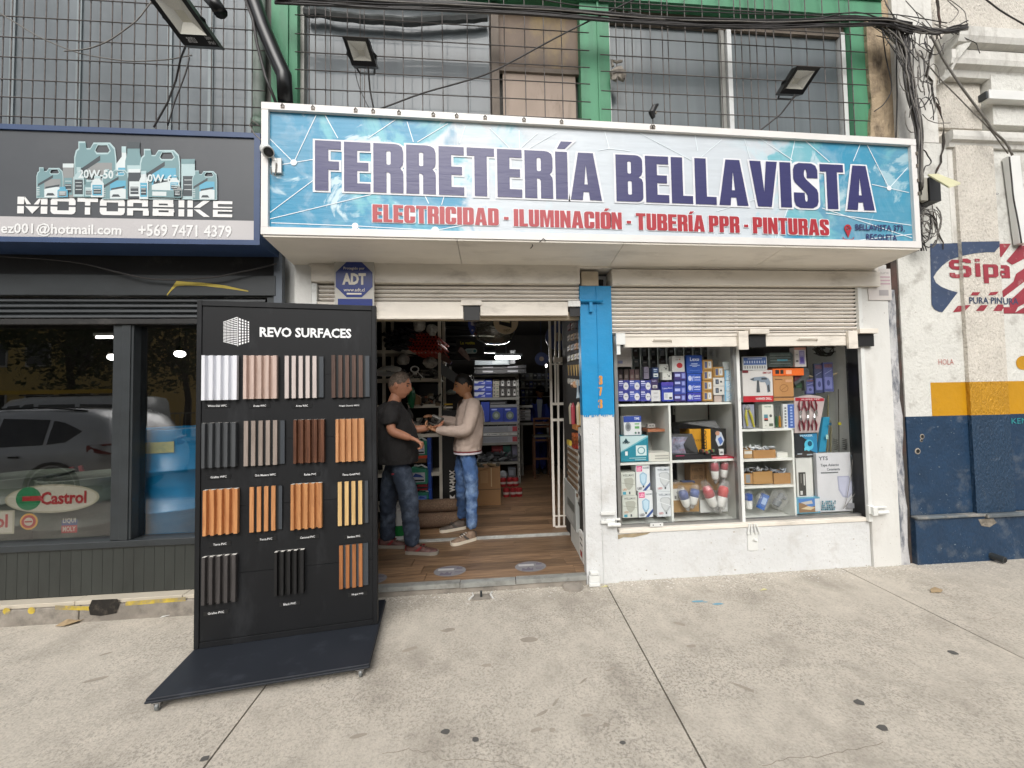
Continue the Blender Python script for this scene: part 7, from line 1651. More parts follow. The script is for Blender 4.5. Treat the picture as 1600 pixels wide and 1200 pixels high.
# ================================================================ inside the doorway
def PX(u,v,X):
    d=sight(u,v);t=X/d.x;return Vector((0,-CAMD,CAMH))+d*t
# white rack on the left
RKY=1.75;RW=pm('rack_cream_steel',hexc('d8d1c2'),.5,var=.06)
rk=thing('storage_rack','cream steel storage rack just inside the doorway on the left','rack',(-.9,RKY,thr_z))
ra,rb_=P(600,660,RKY).x,P(688,660,RKY).x
for x in(ra,rb_):
    for y in(RKY,RKY+.42):q=MB();q.box(x-.018,y,thr_z,x+.018,y+.03,2.55);q.build('post',RW,rk)
rz={}
for i,v in enumerate((549.5,594,635,681,742,795)):
    z=P(645,v,RKY).z;rz[i]=z;q=MB();q.box(ra-.3,RKY-.004,z-.02,rb_-.02,RKY+.0,z+.022);q.box(ra-.3,RKY,z-.01,rb_+.0,RKY+.45,z+.002);q.build('shelf',RW,rk)
MB().box(ra-.6,RKY+.47,thr_z,rb_+.02,RKY+.5,2.55).build('back_panel',BLK,rk)
# pipes: black and orange bundles on the top shelf
q=MB();R=random.Random(6)
for i in range(14):
    c=P(598+(i%5)*9+R.uniform(-2,2)+(i//5)*3,522+(i//5)*9-(i%5)*2.0,RKY-.22);d_=Vector((.28,.60,-.06))
    q.tube([c,c+d_*.9],.026,10,0,caps=False);q.tube([c+Vector((0,.01,0)),c+d_*.88],.021,10,1)
tag(q.build('black_pipes',[pm('black_pipe',hexc('2c2d30'),.35,var=.2),BLK],smooth=True),'bundle of thick black pipes poking out at the top left of the doorway','pipes')
q=MB();n=0
for r in range(6):
    for k in range(9):
        u=638+k*5.3+(r%2)*2.6;v=520+r*4.8
        if v<522 and k in(0,8):continue
        if u-636<(542-v)*.15:continue
        c=P(u+R.uniform(-.6,.6),v+R.uniform(-.6,.6)+2,RKY-.12-R.random()*.02);d_=Vector((-.05+.2,.75,-.1))
        q.tube([c,c+d_*.55],.0145,8,0,caps=False);q.tube([c+Vector((0,.004,0)),c+d_*.5],.011,6,1)
tag(q.build('orange_conduits',[pm('orange_pipe',hexc('c4412a'),.4,var=.15,vs=20),H('#5a1710')],smooth=True),'bundle of thin orange conduits on the top shelf of the cream rack','pipes')
def bagblob(label,u,v,w,h,Y,mat=None,seed=1,d=.08):
    c=P(u,v,Y);s=(Y+CAMD)/FOC;q=MB();q.sphere(c,1,12,sz=(w*s/2,d,h*s/2));R=random.Random(seed)
    q.v=[v_+Vector((R.uniform(-.12,.12)*w*s/2,R.uniform(-.1,.1)*d,R.uniform(-.12,.12)*h*s/2))for v_ in q.v]
    return tag(q.build('plastic_bag',mat or BAG),label,'bag')
WB=pm('whitish_bag_film',hexc('a5a49e'),.25,var=.35,vs=24,bump=.6,bs=30,bd=.01)
bagblob('crumpled white bag on top of the orange conduits, left one',655,509,20,20,RKY-.1,WB,1);bagblob('crumpled white bag on top of the orange conduits, right one',675,516,18,20,RKY-.08,WB,2)
q=MB();q.tube([P(622,560,RKY-.05),P(634,568,RKY-.1),P(628,584,RKY-.1)],.012,6)
bagblob('pale bagged roll left on the second shelf',630,562,20,18,RKY-.05,WB,3);bagblob('pale bagged roll right on the second shelf',672,567,22,18,RKY-.05,WB,5)
q=MB()
for k in range(9):c=P(606,583,RKY-.18);q.tube([c+Vector((.13*math.cos(j*.5)-.02+k*.004,-.03+.01*k,.035*math.sin(j*.5)+.006*k))for j in range(13)],.008,6)
tag(q.build('cable_coil',PVCW),'coil of white cable behind the head of the man in black','coil')
q=MB();c=P(648,577,RKY-.16);q.tube([c+Vector((.045*math.cos(j*.5236),0,.035*math.sin(j*.5236)))for j in range(13)],.009,6);q.box(c.x-.02,c.y,c.z-.06,c.x+.02,c.y+.04,c.z-.035);q.tube([c+Vector((.03,0,-.03)),c+Vector((.09,.02,-.1))],.006,5);tag(q.build('white_clamp',PVCW,smooth=True),'white ring shaped fitting at the middle of the second shelf','fitting')
def heap(name,label,u0,u1,v0,v1,Y,cols,n,seed,s=.02,cat='fittings'):
    R=random.Random(seed);q=MB();ms_=[H(c)for c in cols]
    for k in range(n):
        c=P(R.uniform(u0,u1),R.uniform(v0,v1),Y+R.uniform(0,.1));a=R.uniform(0,3.1);L_=R.uniform(s,s*2.4);dv=Vector((math.cos(a),R.uniform(-.5,.5),math.sin(a)*.7))*L_
        if R.random()<.5:q.tube([c-dv,c,c+dv],[s*R.uniform(.3,.7),s*R.uniform(.4,.8),s*R.uniform(.2,.7)],7,k%len(cols))
        else:q.box(c.x-L_*.5,c.y,c.z-L_*.4,c.x+L_*.5,c.y+L_,c.z+L_*.4,k%len(cols))
    return tag(q.build(name,ms_),label,cat,kind='stuff')
heap('mixed_fittings','dark jumble of fittings on the second rack shelf',625,684,578,592,RKY-.02,('#2c2a29','#4e4d4b','#6c6a64','#8d8a80'),46,1)
heap('mixed_fittings','jumble of pipe fittings on the third rack shelf',640,686,617,632,RKY-.03,('#7a6b55','#a09a90','#4b4641','#8a5c48'),34,2,.026)
heap('mixed_fittings','grey elbows heaped on the fourth rack shelf behind the hands',640,686,655,676,RKY-.04,('#6f6e6a','#8d8a82','#3c3a38','#b3aea2'),46,3,.024)
bagblob('green plastic bag behind the face of the man in black',643,621,12,34,RKY-.1,H('#1f6a45',.35),9)
c=P(648,627,RKY-.1);q=MB();q.prism([(c.x-.08,c.y,c.z-.04),(c.x+.06,c.y,c.z-.04),(c.x+.06,c.y,c.z+.05),(c.x,c.y,c.z+.09)],(0,.1,0));tag(q.build('carton_offcut',KRAFTD),'torn brown carton on the third rack shelf','box')
carton('dark grey tall carton behind the rack shelves',655,600,684,617,RKY+.2,.1,'#2b2a2c')
# lower shelves: jerrycans and tins
def can(label,u0,v0,u1,v1,Y,col,lab,cat='jerrycan'):
    x0,x1,z0,z1=rc(u0,v0,u1,v1,Y);t=thing('jerrycan',label,cat,(x0,Y,z0));h=z1-z0;w=x1-x0
    q=MB();q.prism([(x0,Y,z0),(x1,Y,z0),(x1,Y,z0+.74*h),(x1-.1*w,Y,z0+.82*h),(x0+.42*w,Y,z0+.84*h),(x0+.36*w,Y,z0+.92*h),(x0+.1*w,Y,z0+.92*h),(x0,Y,z0+.8*h)],(0,.14,0));q.build('body',H(col,.35),t,bevel=.008)
    q=MB();q.tube([(x0+.25*w,Y+.07,z0+.9*h),(x0+.25*w,Y+.07,z0+h)],.02,10);q.tube([(x0+.35*w,Y+.07,z0+.9*h),(x0+.6*w,Y+.07,z0+.97*h),(x0+.92*w,Y+.07,z0+.8*h)],.011,7);q.build('cap_and_handle',PVCW,t)
    q=MB();q.rect(x0+.1*w,z0+.12*h,x0+.85*w,z0+.62*h,Y-.002,0);q.poly([(x0+.12*w,z0+.4*h),(x0+.3*w,z0+.58*h),(x0+.6*w,z0+.5*h),(x0+.8*w,z0+.36*h)],Y-.003,1);q.rect(x0+.15*w,z0+.17*h,x0+.8*w,z0+.25*h,Y-.003,2);q.build('label',[H(lab),H('#3a55a5'),H('#2a2a2e')],t)
can('green jerrycan with blue and white label on the rack beside the black shirt',643,684,667,713,RKY-.05,'#2f8a6a','#c7c9d2');can('second green jerrycan below the orange lid',641,727,668,757,RKY-.08,'#3f9577','#c7c9d2');can('lowest green jerrycan partly hidden by the dark jeans',652,767,669,786,RKY-.09,'#35806a','#6c86c4')
carton('flat box with bright orange red lid on the rack',640,712,667,716.5,RKY-.06,.12,'#c2462a');carton('brown box under the orange red lid',641,717,666,723,RKY-.055,.12,'#6d5236')
carton('dark blue drum side beside the green jerrycans',668,684,674,786,RKY-.02,.1,'#1f3f8c',[('r',.0,.2,1,.22,'#2f57b0'),('r',0,.6,1,.62,'#2f57b0')],name='blue_tub',cat='tub')
carton('red and black tin between the jerrycans',652,757,668,766,RKY-.09,.08,'#7a1c22',[('r',0,.3,1,.6,'#1a1a1c')],name='tin',cat='tin')
c0,c1,z0,z1=rc(613,792,633,834,1.05);t=thing('paint_bucket','white paint bucket with green label between the dark jeans','bucket',((c0+c1)/2,1.1,thr_z));cx_=(c0+c1)/2;zf=thr_z+.002;hb=z1-zf
q=MB();q.lathe((cx_,1.15,zf),[(.115,0),(.135,hb*.9),(.142,hb*.92),(.142,hb),(.12,hb)],20);q.build('bucket_body',PVCW,t,smooth=False)
q=MB();q.lathe((cx_,1.15,zf+hb*.12),[(.1195,0),(.126,hb*.32)],20);q.build('label',H('#1e7a3c',.4),t)
# black poster panel W-MAX
x0,x1,z0,z1=rc(691,641,722,790,1.62);z0=thr_z+.19
t=thing('poster_panel','tall black panel with upright white lettering behind the blue jeans','panel',(x0,1.62,z0));MB().box(x0,1.62,z0,x1+.12,1.66,z1).build('panel',H('#161616',.4),t)
vs,fs,tw=heavy('W-MAX'.replace('W','V').replace('X','A'))if False else(None,None,None)
vs,fs=text2d('W-MAX',.05);a=P(702.5,769,1.615);c=P(711,734,1.615);q=MB();q.add([(c.x-Y2*(c.x-a.x),1.615,a.z+X2*(c.z-a.z))for X2,Y2 in vs],fs);q.build('lettering',H('#d3cfc8'),t)
q=MB();e=P(707,778,1.615);q.poly([(e.x-.03,e.z),(e.x,e.z-.03),(e.x+.03,e.z),(e.x+.03,e.z+.04),(e.x,e.z+.01),(e.x-.03,e.z+.04)],1.614,1);q.poly([(e.x-.03,e.z-.055),(e.x,e.z-.085),(e.x+.03,e.z-.055),(e.x+.03,e.z-.015),(e.x,e.z-.045),(e.x-.03,e.z-.015)],1.614,0)
e=P(706,633,1.615)
for k,cc_ in((0,2),(1,1)):zz=P(700,631.5+5*k,1.615).z;q.rect(x0+.03,zz-.01,x0+.13,zz+.008,1.614,cc_)
q.build('print_marks',[H('#b3242c'),H('#d3cfc8'),H('#c9a52e')],t)
# the two rolls
for(v,r,l,y)in((811,.082,'lower',1.40),(792,.072,'upper',1.44)):
    a=P(652,v,y);zc=thr_z+.084 if l=='lower' else thr_z+.084+.15
    q=MB();q.tube([(a.x-.35,y,zc),(P(722,v,y).x,y,zc)],r,20);t=tag(q.build('netting_roll',pm('brown_netting',hexc('6b5442'),.85,var=.25,vs=60,bump=.8,bs=120,fine=.5,dirt=.7,dcol=hexc('a08a72'),ds=120,dthr=(.58,.62)),smooth=False),'%s speckled brown roll lying on the floor behind the men'%l,'roll','speckled brown rolls')
# ceiling hangings and black pipes right of the rack
q=MB()
for k in range(5):
    z=P(710,505+k*13,2.3).z;q.tube([(P(692,510,2.3).x,2.3,z),(P(750,510,2.3).x+.2,2.3+.1*(k%2),z-.02)],.045,10)
tag(q.build('horizontal_pipes',pm('grey_black_pipe',hexc('2b2d31'),.3,var=.2),smooth=True),'large dark pipes lying across behind the cream rack','pipes')
q=MB();a=P(690,575,1.9);c=P(712,600,1.7);q.hexa([a+Vector((0,0,-.12)),a+Vector((.05,0,-.14)),a+Vector((.05,.1,-.14)),a+Vector((0,.1,-.12))],[a,a+Vector((.05,0,.02)),a+Vector((.05,.1,.02)),a+Vector((0,.1,0))])
q=MB();q.prism([tuple(P(u,v,1.7))for u,v in((689,566),(697,572),(719,588),(712,600),(689,585))],(0,.1,0));tag(q.build('grey_gutter',H('#6e7275',.4)),'grey gutter length slanting down beside the cream rack','gutter')
q=MB();q.prism([tuple(P(u,v,1.75))for u,v in((689,548),(692,549),(706,565),(703,569),(689,562))],(0,.05,0));tag(q.build('copper_strips',H('#5b3a30',.4)),'reddish brown strips slanting down beside the rack post','strips')
c=P(705,630-14,2.0);bagblob('pale domed package left of the young man\'s face',705,613,16,8,2.0,H('#9aa6a2',.4),4);carton('dark cabinet behind the young man\'s face',694,588,740,640,2.2,.2,'#222225',[('r',.02,.5,.04,1,'#9a9a98')],name='cabinet',cat='cabinet')
# hanging sample dome, disc and blade
c=P(773,520,1.5);t=thing('hanging_dome','large smoky translucent dome hanging in the doorway','lamp shade',tuple(c))
q=MB();q.lathe((c.x,1.5,c.z-.14),[(.02,0),(.12,.01),(.20,.05),(.25,.13),(.27,.24)],28);q.build('dome',glass('smoky_dome',(.55,.55,.50),2.2,1.5,.05,.22,(.35,.35,.31)),t,smooth=True);q=MB();q.tube([(c.x+.27*math.cos(j*.3),1.5+.27*math.sin(j*.3),c.z+.10)for j in range(22)],.006,5);q.tube([(c.x,1.5,c.z+.08),(c.x,1.5,2.9)],.006,5);q.build('rim',CHROME,t)
c=P(790.5,506,1.2);t=thing('hanging_disc','round cream sample board with a floodlight hanging at the top of the doorway','sample board',tuple(c));q=MB();q.lathe((c.x,1.2,c.z+.02),[(.137,0),(.137,.02)],30,0,'y');q.build('disc',H('#bba98c',.5),t)
q=MB();q.prism([(c.x-.075,1.165,c.z-.01),(c.x+.06,1.165,c.z-.05),(c.x+.065,1.165,c.z+.16),(c.x-.07,1.165,c.z+.16)],(0,.02,0),0);q.poly([(c.x-.055,c.z+.02),(c.x+.045,c.z-.0),(c.x+.045,c.z+.15),(c.x-.055,c.z+.15)],1.1635,1);q.build('lamp',[BLK,H('#a39a70')],t)
q=MB();q.text('LYNEXT' if False else 'UNEXT',c.x-.03,c.x+.045,c.z-.09,c.z-.065,1.178,0,.0);q.build('handwriting',BLK,t)
q=MB();q.tube([(c.x,1.21,c.z+.1),(c.x,1.21,2.9)],.004,4);q.build('hanging_wire',BLK,t)
c=P(738,508,1.4);q=MB();q.prism([(c.x-.05,1.4,c.z+.12),(c.x-.045,1.4,c.z-.02),(c.x-.02,1.4,c.z-.09),(c.x,1.4,c.z-.12),(c.x+.03,1.4,c.z-.06),(c.x+.045,1.4,c.z+.12)],(0,.012,0),0);q.poly([(c.x-.02,c.z+.12),(c.x-.015,c.z),(c.x+.02,c.z-.01),(c.x+.025,c.z+.12)],1.398,1);q.disc(c.x+.0,c.z-.06,.012,1.398,1,10);q.tube([(c.x,1.41,c.z+.1),(c.x,1.41,2.9)],.004,4);tag(q.build('hanging_tag',[H('#33448c'),H('#a9a3b0')]),'blue pointed tag hanging at the top of the doorway','tag')
# black cluster beside the disc
heap('dark_cluster','cluster of dark hanging tools above the dome',750,766,502,520,1.4,('#151515','#2a2926','#4a4843'),22,12,.02,'tools')
c0=P(718,538,2.0);t=thing('glue_sign','small dark sign with yellow lettering above a white pill shaped label','sign',tuple(c0));a,c=P(713,545,2.0),P(756,530,2.0);MB().box(a.x,2.0,P(730,556,2).z,c.x,2.02,c.z).build('board',BLK,t)
q=MB();a,c=P(719,539.5,1.995),P(742,533.5,1.995);q.text('La gotita',a.x,c.x,a.z,c.z,1.995,0,.04);q.build('yellow_lettering',H('#b5ac2b'),t)
q=MB();a0,a1,z0,z1=rc(726,544.5,745.5,552.5,1.99);vs,fs=loops2d([rr(a0,z0,a1,z1,(z1-z0)*.49)]);q.add([(p_[0],1.99,p_[1])for p_ in vs],fs,0);q.disc(a1-.03,(z0+z1)/2,.02,1.989,1,12);q.rect(a0+.03,(z0+z1)/2+.006,a1-.06,(z0+z1)/2+.012,1.989,1);q.rect(a0+.03,(z0+z1)/2-.012,a1-.07,(z0+z1)/2-.006,1.989,1);q.build('pill_label',[H('#a9bcbb'),H('#2c6e78')],t)
c=P(725,552,1.9);q=MB();q.tube([c+Vector((-.05,0,.05)),c+Vector((0,-.01,0)),c+Vector((.07,0,-.09))],[.035,.04,.015],10,0);q.tube([c+Vector((-.06,0,.055)),c+Vector((-.05,0,.05))],.03,8,1);tag(q.build('pinkish_nozzle',[H('#8c7a74',.4),H('#7a2f38')]),'pinkish grey pistol grip above the young man\'s head','tool')
# metal shelving deep in the shop
SHY=3.6
sv=thing('metal_shelving','grey metal shelving full of boxes deep in the shop','shelving',(0,SHY,thr_z));RWD=pm('shelf_grey_steel',hexc('9d9c96'),.45,.2,var=.1)
sa,sb=P(700,640,SHY).x,P(809.5,640,SHY).x
for x in(sa,sb):
    q=MB();q.box(x-.02,SHY,thr_z,x+.02,SHY+.02,P(800,585,SHY).z+.04);q.box(x-.02,SHY+.4,thr_z,x+.02,SHY+.42,2.1);q.build('post',RWD,sv)
SV=[587,623,661.5,693.5,724]
for v in SV:z=P(770,v,SHY).z;q=MB();q.box(sa,SHY-.004,z-.022,sb-.021,SHY+.0,z+.02);q.box(sa,SHY+.002,z-.005,sb-.02,SHY+.4,z+.005);q.build('shelf',RWD,sv)
q=MB()
for k in range(24):z=thr_z+.1+k*.08;q.box(sb-.006,SHY-.003,z,sb+.006,SHY-.001,z+.03)
q.build('post_slots',BLK,sv)
for j in range(3):
    v=592+j*10;carton('blue and white faucet box in the %s layer at the left of the upper shelf'%('top','middle','bottom')[j],740,v,769,v+9.3,SHY+.01,.3,'#2b3a8c',[('p',[(0,.9),(.62,.95),(.5,.5),(.3,.55),(.2,.25),(0,.3)],'#9a9da6'),('p',[(.38,.2),(.62,.5),(.6,.1)],'#8b8fae'),('r',.68,.55,.92,.72,'#8f9bd0')],group='blue faucet boxes on the upper metal shelf')
for j in range(5):
    v=592.5+j*5.7;carton('thin pale carton beside the blue faucet boxes, %s from the top'%ORD[j],770,v,780,v+5.2,SHY+.02,.3,'#8b8578',[('r',.1,.2,.4,.8,'#55524c'),('r',.55,.3,.9,.6,'#4a5a4a')],group='thin pale cartons')
for j in range(2):
    for k in range(3):carton('dark lamp box in the %s row, %s column of the upper metal shelf'%(('upper','lower')[j],('left','middle','right')[k]),781+k*9.3,591+j*15,789.8+k*9.3,605+j*15,SHY+.02,.3,'#33302e',[('p',[(.2,.15),(.35,.85),(.65,.85),(.8,.15)],'#8b8a88'),('d',.5,.5,.16,'#242222'),('p',[(.35,.15),(.5,.4),(.65,.15)],'#b5b3b0')],group='dark lamp boxes on the upper metal shelf')
for(u0,u1)in((766,787),(787.5,808)):carton('blue box with round product picture, %s on the middle metal shelf'%('left' if u0==766 else 'right'),u0,637,u1,659,SHY+.01,.3,'#26357c',[('d',.45,.45,.3,'#55605a',.3),('d',.45,.45,.15,'#7b8478',.15),('r',.1,.82,.5,.92,'#8590c8'),('r',0,0,1,.07,'#3f4a94')])
carton('grey flat box lying over the two blue picture boxes',766,632,808,636.5,SHY,.3,'#6a6c70');carton('dark flat box with white top edge',766,627,792,631.5,SHY+.02,.3,'#1f1f22',[('r',.02,.2,.9,.5,'#6d6d6d')])
carton('blue box end with white tube beside it on the middle metal shelf',752,628,765,659,SHY+.02,.3,'#2a3a86',[('p',[(0,.9),(.3,.5),(.4,0),(0,0)],'#a7a9ae')])
for j,v in enumerate((666,682)):carton('long silvery box with red end panel, %s one'%('upper','lower')[j],747,v,808,v+9.5,SHY,.3,'#83858a',[('r',0,0,.08,1,'#2c3a7c'),('r',.88,.1,1,.9,'#8c3a40')]+[('r',.12+.025*k,.15,.13+.025*k,.85,'#6a6c72')for k in range(26)],group='long silvery boxes with red ends')
carton('long pale box with dotted lettering between the silvery boxes',750,676,808,681,SHY-.004,.3,'#a3a3a0',[('t',.18,.25,.85,.7,'#4a4a4e','25.6 - 0.03M3 / AMPH por 100C')])
for k in range(4):carton('low black box above the silvery boxes, %s from the left'%ORD[k],748+k*15,662.5,762+k*15,665.5,SHY+.01,.3,'#1a1a1c',group='low black boxes above the silvery boxes')
heap('chrome_taps','jumble of chrome taps and fittings on the lower metal shelf',745,806,708,721,SHY+.02,('#7d8084','#3a3c40','#a0a2a6','#54585c'),44,21,.035)
carton('red box at the back of the lower metal shelf',768,697,786,708,SHY+.15,.1,'#7a2a30',[('r',.1,.3,.9,.6,'#a04a50')]);carton('dim green packet at the back of the lower metal shelf',786,697,798,712,SHY+.15,.1,'#3f6a60');carton('grey violet box at the end of the lower metal shelf',800,696,808,720,SHY+.05,.2,'#5a5868')
carton('dark bicycle pump box with white logos above the shelving, upper',741,570.5,822,576,SHY-.3,.3,'#19181a',[('r',.16,.3,.36,.7,'#6f6f72'),('r',.64,.3,.84,.7,'#6f6f72')]);carton('dark bicycle pump box with white logos above the shelving, lower',741,577,822,583.5,SHY-.3,.3,'#161517',[('r',.16,.3,.36,.7,'#6f6f72'),('r',.64,.3,.84,.7,'#6f6f72')])
a,c=P(740,559,2.7),P(812,558.5,2.7);t=thing('tube_lamp','lit white tube lamp crossing the dark shop above the shelving','lamp',tuple(a));MB().tube([a,c],.016,8).build('tube',pm('dim_lit_tube',(1,1,1),.5,var=0,emis=(1,.98,.95),es=60),t);q=MB();q.box(a.x-.04,2.69,a.z+.02,c.x+.04,2.73,a.z+.06);q.tube([(a.x+.2,2.71,a.z+.06),(a.x+.2,2.71,2.9)],.005,4);q.tube([(c.x-.2,2.71,a.z+.06),(c.x-.2,2.71,2.9)],.005,4);q.build('fitting',PVCG,t)
a=P(853.5,571.5,4.4);t=thing('small_lamp','tiny bright lamp far back beside the gate','lamp',tuple(a));MB().sphere(a,.02,8,sz=(1,1,1.6)).build('bulb',BULBL,t);q=MB();q.tube([(a.x,a.y,a.z-.03),(a.x,a.y,a.z-.5)],.008,5);q.box(a.x-.02,a.y-.01,a.z-.5,a.x+.02,a.y+.02,a.z-.03);q.build('lamp_stem',PVCG,t)
carton('pale grey tablet shaped box near the tube lamp',797,547,805,568,3.1,.04,'#5b5c5e',[('r',.2,.1,.8,.9,'#6b6c6e')]);carton('long grey level case beneath the tube lamp',742,561,796,570,3.15,.05,'#596064',[('r',.5,.2,.95,.8,'#7f8688')])
for i,(u,v,r)in enumerate(((846,561,.12),(872,527,.17))):
    c=P(u,v,4.0 if i==0 else 1.9);q=MB();q.lathe((c.x,c.y,c.z),[(r*.4,0),(r,.0),(r,.03),(r*.4,.03)],24,0,'y');q.disc(c.x,c.z,r*.35,c.y-.031,1,12);q.tube([(c.x,c.y+.01,c.z+r),(c.x,c.y+.01,2.9)],.004,4);tag(q.build('hanging_reel',[H('#3c466c',.4),H('#9a8a7c')]),('dim blue reel hanging at the back of the shop','blue reel hanging behind the gate top')[i],'reel')
# far wall goods, dim
R=random.Random(55)
for i in range(34):
    u=815+(i%7)*6.2;v=583+(i//7)*13
    if 829<u<858 and v>600:continue
    carton('dim package on the far wall, shelf row %s from the top, %s from the left'%(ORD[i//7],ORD[i%7]),u,v,u+R.uniform(4.5,5.8),v+R.uniform(8,12),4.9,.1,R.choice(('#2c3a6c','#3a3c3e','#55585a','#22262e','#4a4f58','#6a6c66')),[('r',.15,.5,.85,.75,R.choice(('#6c6f7c','#8a8a86')))],name='package',cat='package',group='dim packages on the far wall')
for v in(594,606,620,660):q=MB();z=P(835,v,5.0).z;q.box(P(812,v,5.0).x,4.88,z-.01,P(862,v,5.0).x,5.2,z+.01);tag(q.build('wall_shelf',RWD),'thin shelf on the far wall at image height %s'%('top','second','third','lowest')[(594,606,620,660).index(v)]if False else '%s thin shelf on the dark far wall'%('topmost','second highest','third highest','lowest')[(594,606,620,660).index(v)],'shelf')
for j in range(3):carton('white office box on the counter, %s of three'%('top','middle','bottom')[j],812,640+j*5.8,829,645.3+j*5.8,4.3,.25,'#98989a',[('r',.1,.3,.5,.7,'#4a4a4e')])
carton('white keyboard shaped slab on the office boxes',812,633,832,637,4.25,.3,'#a3a4a0')
a0,a1,z0,z1=rc(812,660,860,664,4.25);q=MB();q.box(a0,4.25,z0,a1,4.9,z1);q.box(a0+.02,4.3,thr_z,a0+.06,4.34,z0);q.box(a1-.06,4.3,thr_z,a1-.02,4.34,z0);tag(q.build('counter',RWD),'grey counter far inside the shop in front of the third man','counter')
# high wooden chair
CW=wood('chair_wood',hexc('4a2c1a'),hexc('6b4226'),.4,'z',6);t=thing('high_chair','tall brown wooden slatted stool far inside the shop','stool',(P(846,730,3.9).x,3.9,thr_z));x0,x1=P(834,700,3.9).x,P(861,700,3.9).x
for x in(x0,x1-.03):q=MB();q.box(x,3.9,thr_z,x+.03,3.93,P(840,653,3.9).z);q.build('leg',CW,t);q=MB();q.box(x,4.2,thr_z,x+.03,4.23,P(840,684,3.9).z);q.build('leg',CW,t)
for v in(654,661,667,688,717):z=P(846,v,3.9).z;q=MB();q.box(x0+.031,3.905,z-.018,x1-.031,3.925,z+.018);q.build('rail',CW,t)
z=P(846,682,3.9).z;q=MB();q.box(x0,3.88,z-.012,x1,4.25,z+.012);q.build('seat',H('#6a6a62'),t)
# cartons and red cans on the floor
zf=thr_z
carton('large old brown carton standing on the floor behind the blue jeans',743,731,782,790.5,2.25,.35,'#7a5a38',[('r',0,.42,1,.44,'#4a3522'),('r',.62,.5,.66,1,'#9b8563'),('r',.2,.6,.5,.92,'#866743'),('l',.0,.9,.6,1,'#5a4228',.02)])
heap('carton_flaps','bundle of things lying on the old brown carton',745,778,725,733,2.3,('#5b5a44','#7d6a4a','#3f3d34'),14,31,.03)
for k,(u,v)in enumerate(((786,750),(797,748),(806,752),(791,764),(802,763),(811,762))):
    c=P(u,v,2.7);t_=v;q=MB();zb2=thr_z+(.13 if v<757 else 0);q.lathe((c.x,2.7+(.1 if v<757 else 0),zb2),[(.045,0),(.048,.01),(.048,.11),(.035,.125)],12,0);q.lathe((c.x,2.7+(.1 if v<757 else 0),zb2+.04),[(.0487,0),(.0487,.03)],12,1);tag(q.build('red_can',[H('#8c2226',.35),H('#a9a29a')],smooth=False),'red can with pale band, %s one of the %s row of the floor stack'%(('left','middle','right')[k%3],'upper' if k<3 else 'lower'),'can','red cans stacked on the floor')
q=MB();c=P(786,742,2.9);q.sphere(c,.07,8);tag(q.build('white_package',H('#8f9396')),'rounded white package above the red cans','package');carton('dark grey carton under the lowest metal shelf',794,732,806,745,2.95,.15,'#4a4c52',[('r',.1,.2,.7,.8,'#6c6f76')])
# ---- folding gate
gt=thing('folding_gate','cream folding security gate open against the right side of the doorway','gate',(.7,1.2,thr_z));GC=pm('gate_cream_paint',hexc('e6e0d5'),.45,var=.06)
GYt=1.2;gz={v:P(872,v,GYt).z for v in(490,569,631,656,806,823)}
def gxx(u,v):return P(u,v,GYt).x
for(u0,u1,w,v0,v1)in((858.5,866,.020,490,823),(888.5,888,.018,490,823),(867.5,869,.014,490,631),(874,876,.014,490,569),(881,882,.014,490,569),(872,874,.016,569,823),(882,881,.014,656,823)):
    a,c=P(u0,v0,GYt),P(u0+(u1-u0)*(v1-v0)/333.,v1,GYt);w*=1.3;q=MB();q.hexa([(c.x-w/2,GYt,c.z),(c.x+w/2,GYt,c.z),(c.x+w/2,GYt+.02,c.z),(c.x-w/2,GYt+.02,c.z)],[(a.x-w/2,GYt,a.z),(a.x+w/2,GYt,a.z),(a.x+w/2,GYt+.02,a.z),(a.x-w/2,GYt+.02,a.z)]);q.build('bar',GC,gt)
for v,h in((569,.016),(631,.030),(656,.030),(806,.014),(823,.022)):x0=gxx(858.5+8*(v-490)/333,v)+.01;q=MB();q.box(x0,GYt-.003,gz[v]-h/2,gxx(888,v)-.01,GYt-.0005,gz[v]+h/2);q.build('rail',GC,gt)
q=MB();z=P(872,561,GYt).z;q.box(gxx(864,560),GYt-.02,z-.04,gxx(889,560),GYt-.004,z+.02);q.build('lock_case',GC,gt)
# ---- goods hung on the right side wall of the doorway
JX=.738
def jbox(label,u0,v0,u1,v1,colr,prints=(),th=.02,cat='packet',name='hanging_packet',group='packets hung on the right side wall of the doorway'):
    a,c=PX(u1,v1,JX),PX(u0,v0,JX);y0,y1=a.y,c.y
    if y1<y0:y0,y1=y1,y0
    vm=(v0+v1)/2;z0=PX((u0+u1)/2,v1,JX).z;z1=PX((u0+u1)/2,v0,JX).z
    q=MB();q.box(JX-th,y0,z0,JX+.005,y1,z1,0);ms_=[H(lite(colr,1.15))]
    for p_ in prints:ms_.append(H(p_[4]));yy0,yy1=y1-p_[0]*(y1-y0),y1-p_[2]*(y1-y0);q.add([(JX-th-.001,yy0,z0+p_[1]*(z1-z0)),(JX-th-.001,yy1,z0+p_[1]*(z1-z0)),(JX-th-.001,yy1,z0+p_[3]*(z1-z0)),(JX-th-.001,yy0,z0+p_[3]*(z1-z0))],[(0,1,2,3)],len(ms_)-1)
    return tag(q.build(name,ms_),label,cat,group)
R=random.Random(17);rows=[(507,['#5a2a30','#8a8078','#2a2a30']),(524,['#9a8a74','#b39b7c','#8a7a6c']),(540,['#a39074','#8d8f96','#b08050']),(556,['#8a8468','#a39a74','#9a8f80'])]
LBL='small packet hanging in the upper rows on the right side wall of the doorway'
